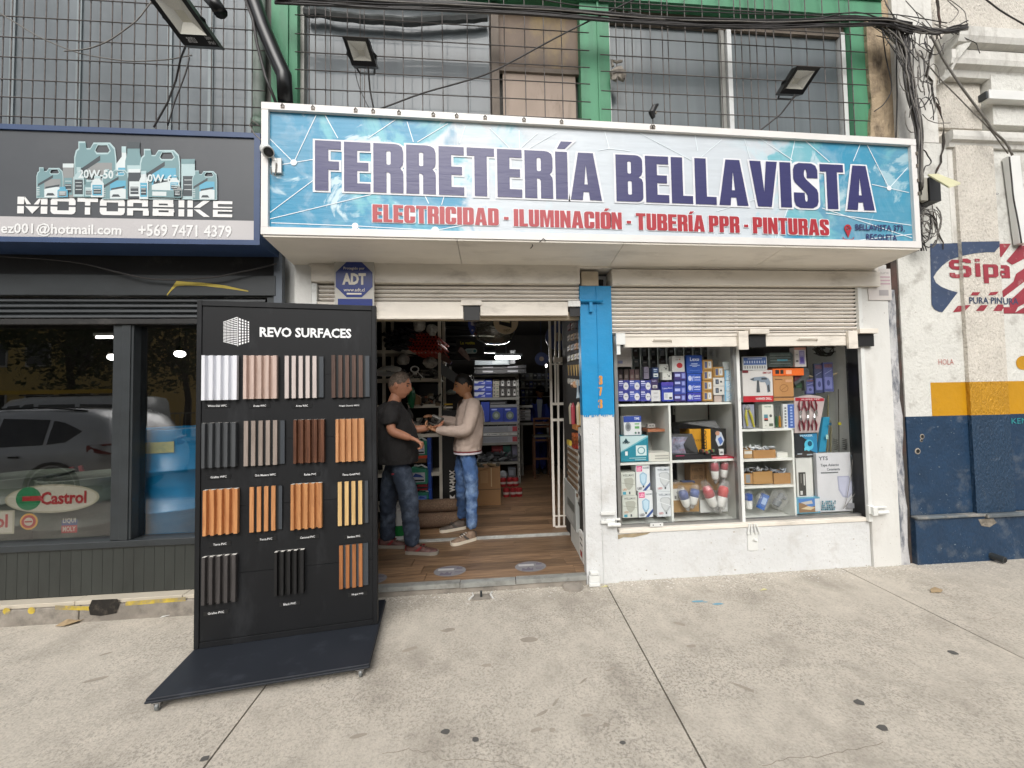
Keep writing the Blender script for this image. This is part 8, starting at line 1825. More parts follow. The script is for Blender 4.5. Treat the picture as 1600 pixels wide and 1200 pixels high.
for v,cols_ in rows:
    for k in range(4):u=889.5+k*5.4;jbox('small packet on the side wall, %s from the gate in the %s row'%(ORD[k],('top','second','third','fourth')[rows.index((v,cols_))]),u,v-k*1.5,u+4.4,v+8-k*1.2,cols_[k%3],[(.1,.3,.9,.6,'#3c3836')],group='small packets in the upper rows of the side wall')
    a0,a1=PX(888,v+11,JX),PX(911,v+8,JX);
for k in range(5):u=888.5+k*4.2;c=PX(u,577,JX-.02);q=MB();q.tube([c+Vector((0,0,.04)),c+Vector((0,0,-.06))],[.012,.004],6,0);q.lathe((c.x,c.y,c.z-.14),[(.012,0),(.016,.02),(.012,.05)],8,1);tag(q.build('paint_brush',[H('#b59a66'),H('#b9b6ae')]),'small brush hanging %s from the gate in the row of brushes'%ORD[k],'brush','brushes hung in a row on the side wall')
c=PX(898,601,JX-.03);q=MB();q.tube([c+Vector((0,-.05,0)),c+Vector((0,.05,0))],.03,10);tag(q.build('sanding_roll',H('#b08a68')),'tan roll hanging on the side wall under the brushes','roll')
c=PX(903,612,JX-.02);q=MB();q.tube([c+Vector((0,0,.1)),c+Vector((0,0,0)),c+Vector((0,-.02,-.06))],[.008,.01,.022],8);tag(q.build('pale_tool',H('#9fb0ba')),'pale blue handled tool hanging below the tan roll','tool')
for k,(u,hx,l)in enumerate(((892,'#a8a08c','cream'),(895.5,'#a8404c','red'),(904,'#c0b49a','pale'),(908,'#b39a6a','tan'))):c=PX(u,646,JX-.02);q=MB();q.tube([c+Vector((0,0,.10)),c+Vector((0,0,.06)),c+Vector((0,0,-.10))],[.006,.022,.018],8);tag(q.build('hand_tool',H(hx)),'%s handle hanging on the side wall beside the house number'%l,'tool')
for j in range(4):
    for k in range(2):u=896.5+k*5;jbox('orange brown packet, %s row %s side, on the card right of the gate'%(ORD[j],('left','right')[k]),u,677+j*6,u+4.4,682+j*6,('#a3552a','#8c4a1e','#7c3a20','#8c2a1c')[j],group='orange brown packets on a hanging card')
jbox('orange block above the hanging card of packets',897,663,905,671,'#b3763e',group=None);jbox('pale strip card right of the orange packets',906.5,668,911,706,'#b5b2aa',[(.2,.2*k+.05,.8,.2*k+.15,'#3f5a8a')for k in range(4)],group=None)
jbox('yellow tag by the gate bars',888.5,688,893,695,'#b39a34',group=None)
for j in range(7):
    jbox('%s row of brown parts on the white board of the side wall'%('topmost','second','third','fourth','fifth','sixth','lowest')[j],889.5,703+j*10,905,707.5+j*10,'#5a4734',[(.1+.2*k,.1,.22+.2*k,.9,'#8a6c4a')for k in range(4)],th=.024,group='rows of brown parts on the white board',cat='board')
jbox('white board carrying rows of brown parts',888.5,700,908,776,'#b9b6ae',th=.012,group=None,cat='board',name='sample_board')
jbox('grey white patterned packet near the foot of the side wall',886,757,905,816,'#8c8f8c',[(.2,.1,.8,.35,'#b9bcb8'),(.3,.4,.9,.6,'#5f6460'),(.1,.65,.6,.9,'#a3a7a2')],th=.03,group=None)
jbox('white skirting panel low on the side wall',893,822,911,880,'#bdbfba',th=.008,group=None,cat='panel',name='low_panel');jbox('white notice with red mark low on the side wall',907,832,914,876,'#d0cfcb',[(.2,.75,.8,.8,'#3a3a3a'),(.2,.55,.8,.6,'#3a3a3a'),(.2,.15,.7,.35,'#a8403c')],th=.012,group=None,cat='notice',name='small_notice')
for k in range(7):q=MB();a=PX(908,690+k*16,JX-.02);q.tube([a+Vector((0,.01,.05)),a+Vector((-.01,0,0)),a+Vector((0,-.01,-.06))],[.01,.018,.008],6);tag(q.build('dark_tool',H('#2a2622')),'dark tool hanging %s from the top behind the white pillar edge'%ORD[k],'tool','dark tools hung behind the pillar edge')
# ================================================================ people
def skin(name,pts,edges,mats,parent,sub=2,fix=None):
    """pts: list of (co, (rx, ry)) ; first is the root"""
    me=bpy.data.meshes.new(name);me.from_pydata([tuple(p_[0])for p_ in pts],edges,[])
    o=bpy.data.objects.new(name,me);COL.objects.link(o)
    sk=o.modifiers.new('s','SKIN');sk.use_smooth_shade=True;sk.branch_smoothing=.6
    for i,v_ in enumerate(me.skin_vertices[0].data):r=pts[i][1];v_.radius=r if isinstance(r,tuple)else(r,r);v_.use_root=(i==0)
    sb=o.modifiers.new('u','SUBSURF');sb.levels=sub;sb.render_levels=sub
    dg=bpy.context.evaluated_depsgraph_get();m2=bpy.data.meshes.new_from_object(o.evaluated_get(dg));bpy.data.objects.remove(o);bpy.data.meshes.remove(me)
    m2.name=name;m2.materials.clear()
    for q in(mats if isinstance(mats,list)else[mats]):m2.materials.append(q)
    if fix:fix(m2)
    n=bpy.data.objects.new(name,m2);COL.objects.link(n);put(n,parent);return n
def chain(a,b_):return[(i,i+1)for i in range(a,b_)]
SKIN1=pm('skin_tan',hexc('b57e62'),.5,var=.08,vs=20);SKIN2=pm('skin_brown',hexc('a0714f'),.5,var=.08,vs=20)
HAIRG=pm('greying_hair',hexc('6e6054'),.7,var=.5,vs=60,bump=.8,bs=160);HAIRB=pm('black_hair',hexc('15120f'),.5,var=.3,vs=80,bump=.8,bs=160)
def cloth(n,h,**k):return pm(n,hexc(h),.85,var=k.pop('var',.12),vs=8,bump=.9,bs=k.pop('bs',11),bd=.02,**k)
TSH=cloth('charcoal_tshirt','211f1f');JEAND=cloth('dark_denim','303a4a',var=.25,dirt=.6,dcol=hexc('6c7888'),ds=5,dthr=(.48,.68));SWE=cloth('beige_sweater','b19f93',bs=9);JEANB=cloth('blue_denim','3d5a86',var=.3,dirt=.65,dcol=hexc('8ea8c8'),ds=5,dthr=(.48,.66))
def head(par,c,facing,mat,hair,look_down=.1,sc=1.0,hairstyle='short'):
    """c: centre of the skull; facing: unit vector of the gaze on the ground plane"""
    F=Vector(facing).normalized();F=(F+Vector((0,0,-look_down))).normalized();U=(Vector((0,0,1))-F*F.z).normalized();Rr=F.cross(U)
    def pt(f,r,u):return Vector(c)+(F*f+Rr*r+U*u)*sc
    # ellipsoid rings deformed into a skull with brow, nose, lips, chin and ears
    n,k=44,34;vs=[];fs=[]
    def prof(th,ph):
        x=math.cos(ph)*math.sin(th);y=math.sin(ph)*math.sin(th);z=math.cos(th)
        rx,ry,rz=.098,.074,.118
        if z<0:ry*=1-.28*(-z)**1.5;rx*=1-(.10 if x>0 else .30)*(-z)**1.3
        X,Y2,Z=x*rx,y*ry,z*rz-(.012 if x>0 and z<-.3 else 0)
        if x>0:
            g_=math.exp(-((Y2/.018)**2));X+=.029*g_*math.exp(-(((Z+.020)/.017)**2))+.010*g_*math.exp(-(((Z-.006)/.016)**2))
            gb=math.exp(-((Y2/.045)**2));X+=.007*gb*math.exp(-(((Z-.030)/.011)**2));X+=.010*math.exp(-((Y2/.026)**2))*(math.exp(-(((Z+.053)/.006)**2))+math.exp(-(((Z+.067)/.007)**2)));X+=.012*math.exp(-((Y2/.025)**2))*math.exp(-(((Z+.098)/.016)**2))
            for s in(-1,1):X-=.010*math.exp(-(((Y2-s*.031)/.014)**2))*math.exp(-(((Z-.010)/.010)**2))
        return X,Y2,Z
    for i in range(1,k):
        for j in range(n):vs.append(pt(*prof(math.pi*i/k,2*math.pi*j/n)))
    T=len(vs);vs+=[pt(*prof(.001,0)),pt(*prof(math.pi-.001,0))]
    for j in range(n):
        j2=(j+1)%n;fs.append((T,j,j2));fs.append((T+1,(k-2)*n+j2,(k-2)*n+j))
        for i in range(k-2):fs.append((i*n+j,(i+1)*n+j,(i+1)*n+j2,i*n+j2))
    q=MB();q.add(vs,fs)
    q.build('head',mat,par,smooth=True)
    for s in(-1,1):
        q=MB();e=pt(-.008,s*.073,-.006);q.sphere(e,1,10,sz=(.019,.012,.033))
        q.build('ear',mat,par,smooth=True)
    q=MB()
    for s in(-1,1):
        q.sphere(pt(.078,s*.031,.010),.0108*sc,10,0);q.sphere(pt(.0845,s*.031,.009),.0058*sc,8,1)
        q.tube([pt(.086,s*.016,.030),pt(.092,s*.030,.034),pt(.080,s*.050,.029)],.0045,5,1)
    q.build('eyes_and_brows',[H('#84736a',.3),H('#1c1512')],par)
    q=MB();q.tube([pt(.090,-.018,-.059),pt(.0975,0,-.060),pt(.090,.018,-.059)],[.003,.0055,.003],6);q.build('mouth',H('#7c4a42',.5),par)
    # hair shell over crown, back and sides, with a ragged hairline
    q=MB();vs=[];fs=[];R=random.Random(3)
    kk=12
    for i in range(kk+1):
        for j in range(n):
            ph=2*math.pi*j/n;front=math.cos(ph)
            lim=(1.08 if hairstyle=='short' else 1.0)if front>.55 else(1.42 if front>.1 else(2.05 if front>-.5 else 2.25))
            # smooth the limits
            t_=(1-front)/2;lim=(.98+1.5*t_ if hairstyle !='bald' else .80+1.75*t_**.8)+.05*math.sin(ph*9)
            th=.001+lim*i/kk;X,Y2,Z=prof(th,ph);g_=1.045+(.03 if hairstyle=='fade' and i<8 else 0)-(.05*(i/kk)**3);w=R.uniform(-.0018,.0018)
            vs.append(pt(X*g_+w,Y2*g_+w,Z*g_+.004+w))
    for i in range(kk):
        for j in range(n):j2=(j+1)%n;fs.append((i*n+j,(i+1)*n+j,(i+1)*n+j2,i*n+j2))
    q.add(vs,fs);q.build('hair',hair,par,smooth=True)
    return pt
def hand(par,w,d,palm_n,mat,curl=.5,side=1,sc=1.0):
    """w wrist, d pointing direction, palm_n palm normal: palm slab plus five bent fingers in one skinned mesh"""
    d=Vector(d).normalized();nrm=(Vector(palm_n)-d*Vector(palm_n).dot(d)).normalized();s=d.cross(nrm)*side;W=Vector(w)
    pts=[(W-d*.03,(.028,.026)),(W+d*.02,(.028,.019)),(W+d*.06,(.034,.016))];ed=[(0,1),(1,2)]
    for k,(off,L_)in enumerate(((-.030,.066),(-.010,.076),(.010,.072),(.029,.056))):
        b0=W+d*.082+s*off;a1=curl*.9;d1=(d*math.cos(a1)+nrm*math.sin(a1));a2=curl*2.1;d2_=(d*math.cos(a2)+nrm*math.sin(a2));p1=b0+d1*L_*.5;p2=p1+d2_*L_*.5
        i=len(pts);pts+=[(b0,.0092),(p1,.0085),(p2,.0068)];ed+=[(2,i),(i,i+1),(i+1,i+2)]
    t0=W+d*.03-s*.03;t1=t0+(d*.6-s*.5+nrm*.4).normalized()*.035;t2=t1+(d*.8+nrm*.6).normalized()*.028;i=len(pts)
    pts+=[(t0,.012),(t1,.010),(t2,.0075)];ed+=[(1,i),(i,i+1),(i+1,i+2)]
    pts=[(Vector(w)+(p_[0]-Vector(w))*sc,p_[1])for p_ in pts]
    return skin('hand',pts,ed,mat,par,2)
def shoe(par,heel,toe,upper,sole,ank,h=.085):
    heel,toe=Vector(heel),Vector(toe);d=(toe-heel);L_=d.length;d.normalize();s=Vector((-d.y,d.x,0));up=Vector((0,0,1))
    q=MB();
    prof_=[(0,.030,.085),(.10,.036,.095),(.28,.036,.098),(.42,.038,.080),(.60,.043,.062),(.80,.046,.052),(.94,.036,.044),(1.0,.016,.030)]
    ring=[]
    for(t_,w_,hh_)in prof_:
        c=heel+d*L_*t_;row=[]
        for k in range(9):
            a=math.pi*k/8;row.append(c+s*(w_*math.cos(a))+up*(.022+(hh_-.022)*math.sin(a)**.8))
        ring.append(row)
    vs=[p_ for r in ring for p_ in r];fs=[]
    for i in range(len(ring)-1):
        for k in range(8):fs.append((i*9+k,i*9+k+1,(i+1)*9+k+1,(i+1)*9+k))
    fs.append(tuple(range(8,-1,-1)));fs.append(tuple((len(ring)-1)*9+k for k in range(9)));q.add(vs,fs);sh=q.build('shoe',upper,par,smooth=True)
    q=MB();L1=[];L2=[]
    for(t_,w_,hh_)in prof_:c=heel+d*(L_*1.02*t_-.004);L1.append(c+s*(w_+.005));L2.append(c-s*(w_+.005))
    q.prism(L1+L2[::-1],(0,0,.030));q.build('sole',sole,sh)
    q=MB()
    for sg in(-1,1):q.prism([heel+d*L_*.30+s*sg*.040+up*.034,heel+d*L_*.42+s*sg*.043+up*.034,heel+d*L_*.56+s*sg*.037+up*.072,heel+d*L_*.48+s*sg*.034+up*.078],s*sg*.004,1)
    q.prism([heel-d*.004+s*.03+up*.03,heel-d*.004-s*.03+up*.03,heel-d*.004-s*.026+up*.085,heel-d*.004+s*.026+up*.085],-d*.004,1)
    for t_ in(.38,.46,.54,.62):c=heel+d*L_*t_+up*(.094-(t_-.34)*.12);q.tube([c-s*.018,c+up*.003,c+s*.018],.003,5)
    q.build('laces',[BLK if 'dark' in upper.name else PVCW,H('#7a2a2c')if 'maroon' in upper.name else H('#4f4a46')],sh)
    return sh
# ---- older man in black, facing right
MY=.72
m1=thing('person','man in a black short sleeved T-shirt and dark jeans standing in the doorway','person',(P(625,700,MY).x,MY,thr_z))
def q1(u,v,dy=0):return P(u,v,MY+dy)
hc=q1(624,602)
neck=q1(612,631);chest=q1(616,655,.0);belly=q1(622,688);hip=q1(620,716)
sN,sF=q1(609,644,-.17),q1(628,643,.17)
eN,wN=q1(611,674,-.22),q1(643,685,-.20);eF,wF=q1(645,672,.18),q1(672,668,.20)
hipN,hipF=q1(628,726,-.09),q1(612,726,.09)
kN,aN=q1(640,788,-.08),q1(644,845,-.06);kF,aF=q1(606,788,.12),q1(606,843,.16)
# body under the clothes: one continuous skinned mesh
pts=[(hip,.08),(belly,.10),(chest,.10),(neck,.070),(q1(617,622),.064),(hc-Vector((0,0,.05)),.05),(sN,.055),(eN,.047),((eN+wN)/2,.043),(wN,.030),(sF,.055),(eF,.047),((eF+wF)/2,.042),(wF,.030),(hipN,.06),(kN,.045),(aN,.034),(hipF,.06),(kF,.045),(aF,.034)]
ed=[(0,1),(1,2),(2,3),(3,4),(4,5),(2,6),(6,7),(7,8),(8,9),(2,10),(10,11),(11,12),(12,13),(0,14),(14,15),(15,16),(0,17),(17,18),(18,19)]
skin('body',pts,ed,SKIN1,m1)
head(m1,hc,(1,-.08,0),SKIN1,HAIRG,.22,1.07,'bald')
# shirt: torso shell with sleeves
def folds(o,amp,lv):
    """soft cloth folds: real displacement of the cloth surface"""
    if 'folds' not in bpy.data.textures:tx=bpy.data.textures.new('folds','CLOUDS');tx.noise_scale=.06;tx.noise_depth=2
    s_m=o.modifiers.new('s','SUBSURF');s_m.levels=lv;s_m.render_levels=lv
    d=o.modifiers.new('d','DISPLACE');d.texture=bpy.data.textures['folds'];d.strength=amp;d.mid_level=.5;d.texture_coords='GLOBAL'
def shirt(par,name,rings,mat,n=20):
    """rings: list of (centre, half width along the view axis x, half depth y)"""
    q=MB();vs=[];fs=[]
    for(c,a,b_,*rt)in rings:
        for j in range(n):
            t_=2*math.pi*j/n;w=1+.0*math.sin(3*t_);vs.append(Vector(c)+Vector((a*math.cos(t_),b_*math.sin(t_),(rt[0]*math.cos(t_)if rt else 0))))
    k=len(rings)
    for i in range(k-1):
        for j in range(n):j2=(j+1)%n;fs.append((i*n+j,i*n+j2,(i+1)*n+j2,(i+1)*n+j))
    q.add(vs,fs);o=q.build(name,mat,par,smooth=True);folds(o,.030,2);return o
s1=MY+CAMD;px_=s1/FOC
def ring(u,v,wpx,dep,Yc=MY,t_=0):return(P(u,v,Yc),wpx*px_/2,dep,t_)
shirt(m1,'tshirt',[ring(622,722,58,.195),ring(622,712,61,.20),ring(623,690,62,.205),ring(619,668,57,.20),ring(614,652,51,.20),ring(612,642,45,.20),ring(611,635,37,.17),ring(612,630.5,28,.12),ring(614,627.5,21,.083),ring(614,628.5,19,.074)],TSH)
def sleeve(par,name,pts,mat,n=14,sub=1):
    q=MB();q.tube([p_[0]for p_ in pts],[p_[1]for p_ in pts],n,0,caps=False);o=q.build(name,mat,par,smooth=True);folds(o,.022,2);return o
sleeve(m1,'sleeve',[(sN+Vector((.02,.09,.05)),.06),(sN+Vector((.01,.02,.02)),.082),(sN+Vector((.01,-.01,-.03)),.086),(sN.lerp(eN,.5),.076),(sN.lerp(eN,.70),.073),(sN.lerp(eN,.69),.062)],TSH)
sleeve(m1,'sleeve',[(sF+Vector((0,-.07,.03)),.075),(sF,.085),(sF.lerp(eF,.6),.078),(sF.lerp(eF,.58),.068)],TSH)
hand(m1,wN+(wN-eN).normalized()*.01,(wN-eN)+Vector((0,0,-.03)),(.1,.25,-1),SKIN1,1.15,-1,1.15)
hand(m1,wF,(wF-eF),(-.2,-.3,1),SKIN1,.5,-1,1.05)
def trousers(par,H0,legs,mat,wst,name='jeans'):
    pts=[(H0,wst)];ed=[]
    for L_ in legs:
        pr=0
        for p_ in L_:pts.append(p_);ed.append((pr,len(pts)-1));pr=len(pts)-1
    o=skin(name,pts,ed,mat,par,2);folds(o,.030,1);return o
trousers(m1,q1(620,722),[[(hipN,.115),(hipN.lerp(kN,.5),.105),(kN,.088),(kN.lerp(aN,.5),.082),(aN+Vector((0,0,.01)),.078),(aN-Vector((0,0,.05)),.070)],[(hipF,.115),(hipF.lerp(kF,.5),.10),(kF,.085),(kF.lerp(aF,.5),.08),(aF-Vector((0,0,.03)),.075)],[(q1(620,708),.15)]],JEAND,.135)
SH1=pm('maroon_dark_trainer',hexc('5c3f3a'),.6,var=.4,vs=30,bump=.3,bs=60,dirt=.4,dcol=hexc('2a2626'),ds=20);SO1=H('#8a8378',.7);SO2=H('#d6cdbb',.6)
hl=G(640,864,thr_z);shoe(m1,(hl.x-.02,MY-.06,thr_z+.002),(hl.x+.27,MY-.12,thr_z+.002),SH1,SO1,aN)
hl=G(598,858,thr_z);shoe(m1,(P(594,850,MY+.14).x,MY+.14,thr_z+.002),(P(594,850,MY+.14).x+.27,MY+.10,thr_z+.002),SH1,SO1,aF)
q=MB();c=q1(612,742,-.215);q.box(c.x,c.y,c.z,c.x+.02,c.y+.004,c.z+.012);q.build('pocket_tab',H('#8c2a34'),m1)
# ---- younger man in beige, facing left
NY=1.0
m2=thing('person','young man in a beige sweater and blue jeans facing the man in black','person',(P(730,700,NY).x,NY,thr_z))
def q2(u,v,dy=0):return P(u,v,NY+dy)
px_=(NY+CAMD)/FOC
hc=q2(725,602);neck=q2(733,626);chest=q2(733,648);belly=q2(732,680);hip=q2(731,706)
sN,sF=q2(739,638,-.16),q2(727,637,.16);eN,wN=q2(728,675,-.22),q2(679,672,-.18);eF,wF=q2(716,662,.2),q2(684,653,.12)
hipN,hipF=q2(734,712,-.09),q2(722,712,.09);kN,aN=q2(737,768,-.08),q2(737,828,-.08);kF,aF=q2(722,766,.16),q2(722,812,.30)
pts=[(hip,.07),(belly,.08),(chest,.09),(neck,.055),(q2(730,618),.05),(hc-Vector((0,0,.05)),.048),(sN,.05),(eN,.042),((eN+wN)/2,.038),(wN,.026),(sF,.05),(eF,.042),((eF+wF)/2,.038),(wF,.026),(hipN,.05),(kN,.04),(aN,.03),(hipF,.05),(kF,.04),(aF,.03)]
skin('body',pts,ed,SKIN2,m2)
head(m2,hc,(-1,-.25,0),SKIN2,HAIRB,.28,.98,'fade')
shirt(m2,'sweater',[ring(731,707,41,.155,NY),ring(731,700,43,.165,NY),ring(731.5,690,44,.17,NY),ring(733,675,45,.175,NY),ring(734,658,44,.185,NY),ring(735,644,41,.19,NY),ring(735,634,33,.165,NY),ring(733.5,627.5,24,.11,NY),ring(731.5,623.5,17,.07,NY),ring(731.5,624.5,15,.06,NY)],SWE)
q=MB()
for(v0,v1,mt,w)in((702.6,704.6,0,1.02),(704.9,707.6,1,1.03)):
    za,zb2=q2(731,v1).z,q2(731,v0).z;c=q2(731,705);n=24;vs=[]
    for z in(za,zb2):vs+=[(c.x+42*px_/2*w*math.cos(2*math.pi*j/n),c.y+.168*w*math.sin(2*math.pi*j/n),z)for j in range(n)]
    q.add(vs,[(j,(j+1)%n,n+(j+1)%n,n+j)for j in range(n)],mt)
q.build('hem_stripes',[H('#6f2a30',.8),H('#c4bfc4',.8)],m2)
sleeve(m2,'sleeve',[(sN+Vector((0,.07,.04)),.075),(sN,.082),(sN.lerp(eN,.5),.076),(eN+Vector((.015,0,-.005)),.074),(eN.lerp(wN,.4),.062),(eN.lerp(wN,.85),.045),(eN.lerp(wN,.93),.042),(eN.lerp(wN,.92),.032)],SWE)
sleeve(m2,'sleeve',[(sF+Vector((0,-.07,.04)),.075),(sF,.08),(sF.lerp(eF,.5),.072),(eF,.068),(eF.lerp(wF,.5),.055),(eF.lerp(wF,.9),.042),(eF.lerp(wF,.89),.032)],SWE)
hand(m2,wN+(wN-eN).normalized()*.0,(wN-eN)+Vector((0,0,.12)),(0,.2,1),SKIN2,.75,-1,1.0)
hand(m2,wF,(wF-eF),(0,.2,-1),SKIN2,.35,1,1.0)
trousers(m2,q2(731,706),[[(hipN,.095),(hipN.lerp(kN,.5),.088),(kN,.070),(kN.lerp(aN,.5),.062),(aN-Vector((0,0,.0)),.056)],[(hipF,.095),(hipF.lerp(kF,.5),.085),(kF,.068),(kF.lerp(aF,.5),.060),(aF+Vector((0,0,.01)),.055)],[(q2(731,697),.12)]],JEANB,.115)
SH2=pm('tan_grey_trainer',hexc('85705e'),.7,var=.35,vs=24,bump=.3,bs=60)
a=q2(741,838,-.10);shoe(m2,(a.x,NY-.06,thr_z+.002),(a.x-.22,NY-.20,thr_z+.002),SH2,SO2,aN)
a=q2(726,820,.3);shoe(m2,(a.x,NY+.32,thr_z+.002),(a.x-.26,NY+.22,thr_z+.002),pm('dark_grey_trainer',hexc('5f544c'),.7,var=.3,vs=24),SO2,aF)
q=MB();c=q2(689,652,.02);
q.tube([q2(676,650,.02),q2(690,656,.0),q2(684,661,-.05)],[.02,.03,.014],8);tag(q.build('held_fitting',pm('zinc_fitting',hexc('75736e'),.4,.5,var=.3)),'grey metal fitting held between the two men','fitting')
# ---- third man deep in the shop
TY_=4.55
m3=thing('person','third man in blue jacket and dark cap half hidden in the dark shop','person',(P(842,660,TY_).x,TY_,thr_z))
def q3(u,v,dy=0):return P(u,v,TY_+dy)
px_=(TY_+CAMD)/FOC;hc=q3(844,612)
pts=[(q3(843,665),.13),(q3(843,645),.14),(q3(843,628),.07),(q3(843,620),.055),(q3(832,633,0),.07),(q3(829,650,-.1),.06),(q3(835,658,-.25),.045),(q3(854,633),.07),(q3(857,650,-.1),.06),(q3(850,658,-.25),.045),(q3(838,690),.09),(q3(838,735),.06),(q3(849,690),.09),(q3(849,735),.06)]
skin('body',pts,[(0,1),(1,2),(2,3),(1,4),(4,5),(5,6),(1,7),(7,8),(8,9),(0,10),(10,11),(0,12),(12,13)],[cloth('blue_work_jacket','1d2c70')],m3)
ptf=head(m3,hc,(.15,-1,0),SKIN2,HAIRB,.3,1.0)
q=MB();q.sphere(ptf(-.01,0,.055),1,14,sz=(.09,.10,.075));q.prism([ptf(.06,-.07,.05),ptf(.06,.07,.05),ptf(.17,.05,.035),ptf(.17,-.05,.035)],(0,0,.008));q.build('cap',H('#15171f',.7),m3,smooth=True)
q=MB();q.prism([q3(838.5,624,-.16),q3(841,655,-.19),q3(845.5,655,-.19),q3(847.5,624,-.16)],(0,.01,0));q.build('grey_shirt_front',H('#7d8288',.8),m3)
q=MB();q.box(q3(836,745).x,TY_-.2,thr_z,q3(841,745).x,TY_+.08,thr_z+.08);q.box(q3(847,745).x,TY_-.2,thr_z,q3(852,745).x,TY_+.08,thr_z+.08);q.build('shoes',BLK,m3)
# ================================================================ the street behind the photographer (seen in the glass)
SIL=pm('silver_car_paint',hexc('d3d5d6'),.25,.25,var=.02,coat=.8)
TINT=pm('car_window_tint',hexc('14171a'),.05,.0,var=.0,spec=.9);RUB=pm('tyre_rubber',(.02,.02,.02),.8)
def loft(q,secs,m=0,cap=True):
    n=len(secs[0]);vs=[p_ for s in secs for p_ in s];fs=[]
    for i in range(len(secs)-1):
        for k in range(n):k2=(k+1)%n;fs.append((i*n+k,i*n+k2,(i+1)*n+k2,(i+1)*n+k))
    if cap:fs+=[tuple(range(n-1,-1,-1)),tuple((len(secs)-1)*n+k for k in range(n))]
    q.add(vs,fs,m)
def car(label,xr,yc,zg,L_,W,Hh,mat,rear=1,van=False):
    """rear: +1 rear end towards +x. xr = x of the rear end"""
    t=thing('parked_car' if not van else 'white_van',label,'car' if not van else 'van',(xr-rear*L_/2,yc,zg))
    def X(a):return xr-rear*a*L_
    w=W/2
    # (pos 0 rear..1 front, z bottom, z belt, roof z, roof half-width factor)
    S_=[(0,.42,.80,.82,.90),(.02,.32,.98,1.02,.93),(.06,.26,1.02,1.42,.78),(.12,.22,1.00,1.55,.76),(.25,.20,.98,1.60,.77),(.42,.20,.96,1.60,.78),(.55,.20,.95,1.54,.76),(.66,.20,.96,1.24,.80),(.72,.20,.97,1.02,.90),(.86,.22,.90,.94,.88),(.96,.26,.72,.78,.82),(1,.36,.55,.60,.72)]
    if van:S_=[(0,.35,1.1,1.15,.95),(.01,.3,1.12,1.9,.9),(.1,.25,1.1,1.98,.9),(.6,.22,1.1,1.98,.9),(.72,.22,1.1,1.9,.88),(.84,.22,1.05,1.2,.9),(.95,.24,.9,1.0,.88),(1,.35,.6,.7,.8)]
    k_=Hh/(1.60 if not van else 1.98);secs=[]
    for(a,b_,c,r,f)in S_:
        b_,c,r=b_*k_,c*k_,r*k_;ww=w*(1 if .05<a<.95 else .92);wr=ww*f if r-c>.1 else ww*.93
        pr=[(-ww*.96,b_),(-ww,b_+.12),(-ww,c-.10),(-ww*.97,c),(-wr,c+(r-c)*.85),(-wr*.85,r),(0,r+.01),(wr*.85,r),(wr,c+(r-c)*.85),(ww*.97,c),(ww,c-.10),(ww,b_+.12),(ww*.96,b_)]
        secs.append([(X(a),yc+y,zg+z)for y,z in pr])
    q=MB();loft(q,secs);q.build('body',mat,t,smooth=True)
    q=MB()
    for sgn in(-1,1):
        def sp(a,f,g_=.0):
            for i in range(len(S_)-1):
                if S_[i][0]<=a<=S_[i+1][0]:break
            u_=(a-S_[i][0])/(S_[i+1][0]-S_[i][0]);c=S_[i][2]+(S_[i+1][2]-S_[i][2])*u_;r=S_[i][3]+(S_[i+1][3]-S_[i][3])*u_;fw_=S_[i][4]+(S_[i+1][4]-S_[i][4])*u_
            yy=w*(.97+(fw_-.97)*f/.85);return(X(a),yc+sgn*(yy+.006),zg+(c+(r-c)*f)*k_)
        if not van:wins=[[sp(.115,.42),sp(.16,.12),sp(.22,.07),sp(.225,.70),sp(.19,.66)],[sp(.235,.07),sp(.40,.06),sp(.40,.78),sp(.24,.72)],[sp(.415,.06),sp(.63,.08),sp(.60,.40),sp(.55,.76),sp(.415,.78)]]
        else:wins=[[sp(.05,.15),sp(.28,.15),sp(.28,.75),sp(.05,.75)],[sp(.31,.15),sp(.52,.15),sp(.52,.75),sp(.31,.75)],[sp(.55,.12),sp(.75,.12),sp(.70,.78),sp(.55,.78)]]
        for wv in wins:q.prism(wv,(0,-sgn*.02,0))
    if not van:q.prism([(X(.045),yc-w*.70,zg+1.05*k_),(X(.045),yc+w*.70,zg+1.05*k_),(X(.085),yc+w*.62,zg+1.46*k_),(X(.085),yc-w*.62,zg+1.46*k_)],(rear*.02,0,0))
    q.prism([(X(.70),yc-w*.74,zg+1.06*k_),(X(.70),yc+w*.74,zg+1.06*k_),(X(.575),yc+w*.64,zg+1.52*k_),(X(.575),yc-w*.64,zg+1.52*k_)],(-rear*.03,0,.02))
    q.build('windows',TINT,t)
    for a in(.19,.79)if not van else(.18,.80):
        for sgn in(-1,1):
            rw=.345*(1 if not van else .95);c=(X(a),yc+sgn*(w-.10),zg+rw)
            q=MB();q.lathe(c,[(rw*.62,-.10),(rw*.96,-.11),(rw,-.08),(rw,.08),(rw*.96,.11),(rw*.62,.10)],28,0,'y');wh=q.build('wheel',RUB,t,smooth=False)
            q=MB();ys=yc+sgn*(w+.005)
            for k in range(10):an=2*math.pi*k/10;q.tube([(c[0],ys-sgn*.02,c[2]),(c[0]+rw*.62*math.cos(an),ys,c[2]+rw*.62*math.sin(an))],.022,5)
            q.tube([(c[0]+rw*.63*math.cos(j*.2856),ys,c[2]+rw*.63*math.sin(j*.2856))for j in range(23)],.016,6);q.sphere((c[0],ys,c[2]),.045,8);q.build('rim',CHROME,wh)
            q=MB();q.tube([(c[0]+(rw+.05)*math.cos(math.pi*j/12),yc+sgn*(w+.002),c[2]+(rw+.05)*math.sin(math.pi*j/12))for j in range(13)],.03,6);q.build('arch_trim',BLK,t)
    q=MB()
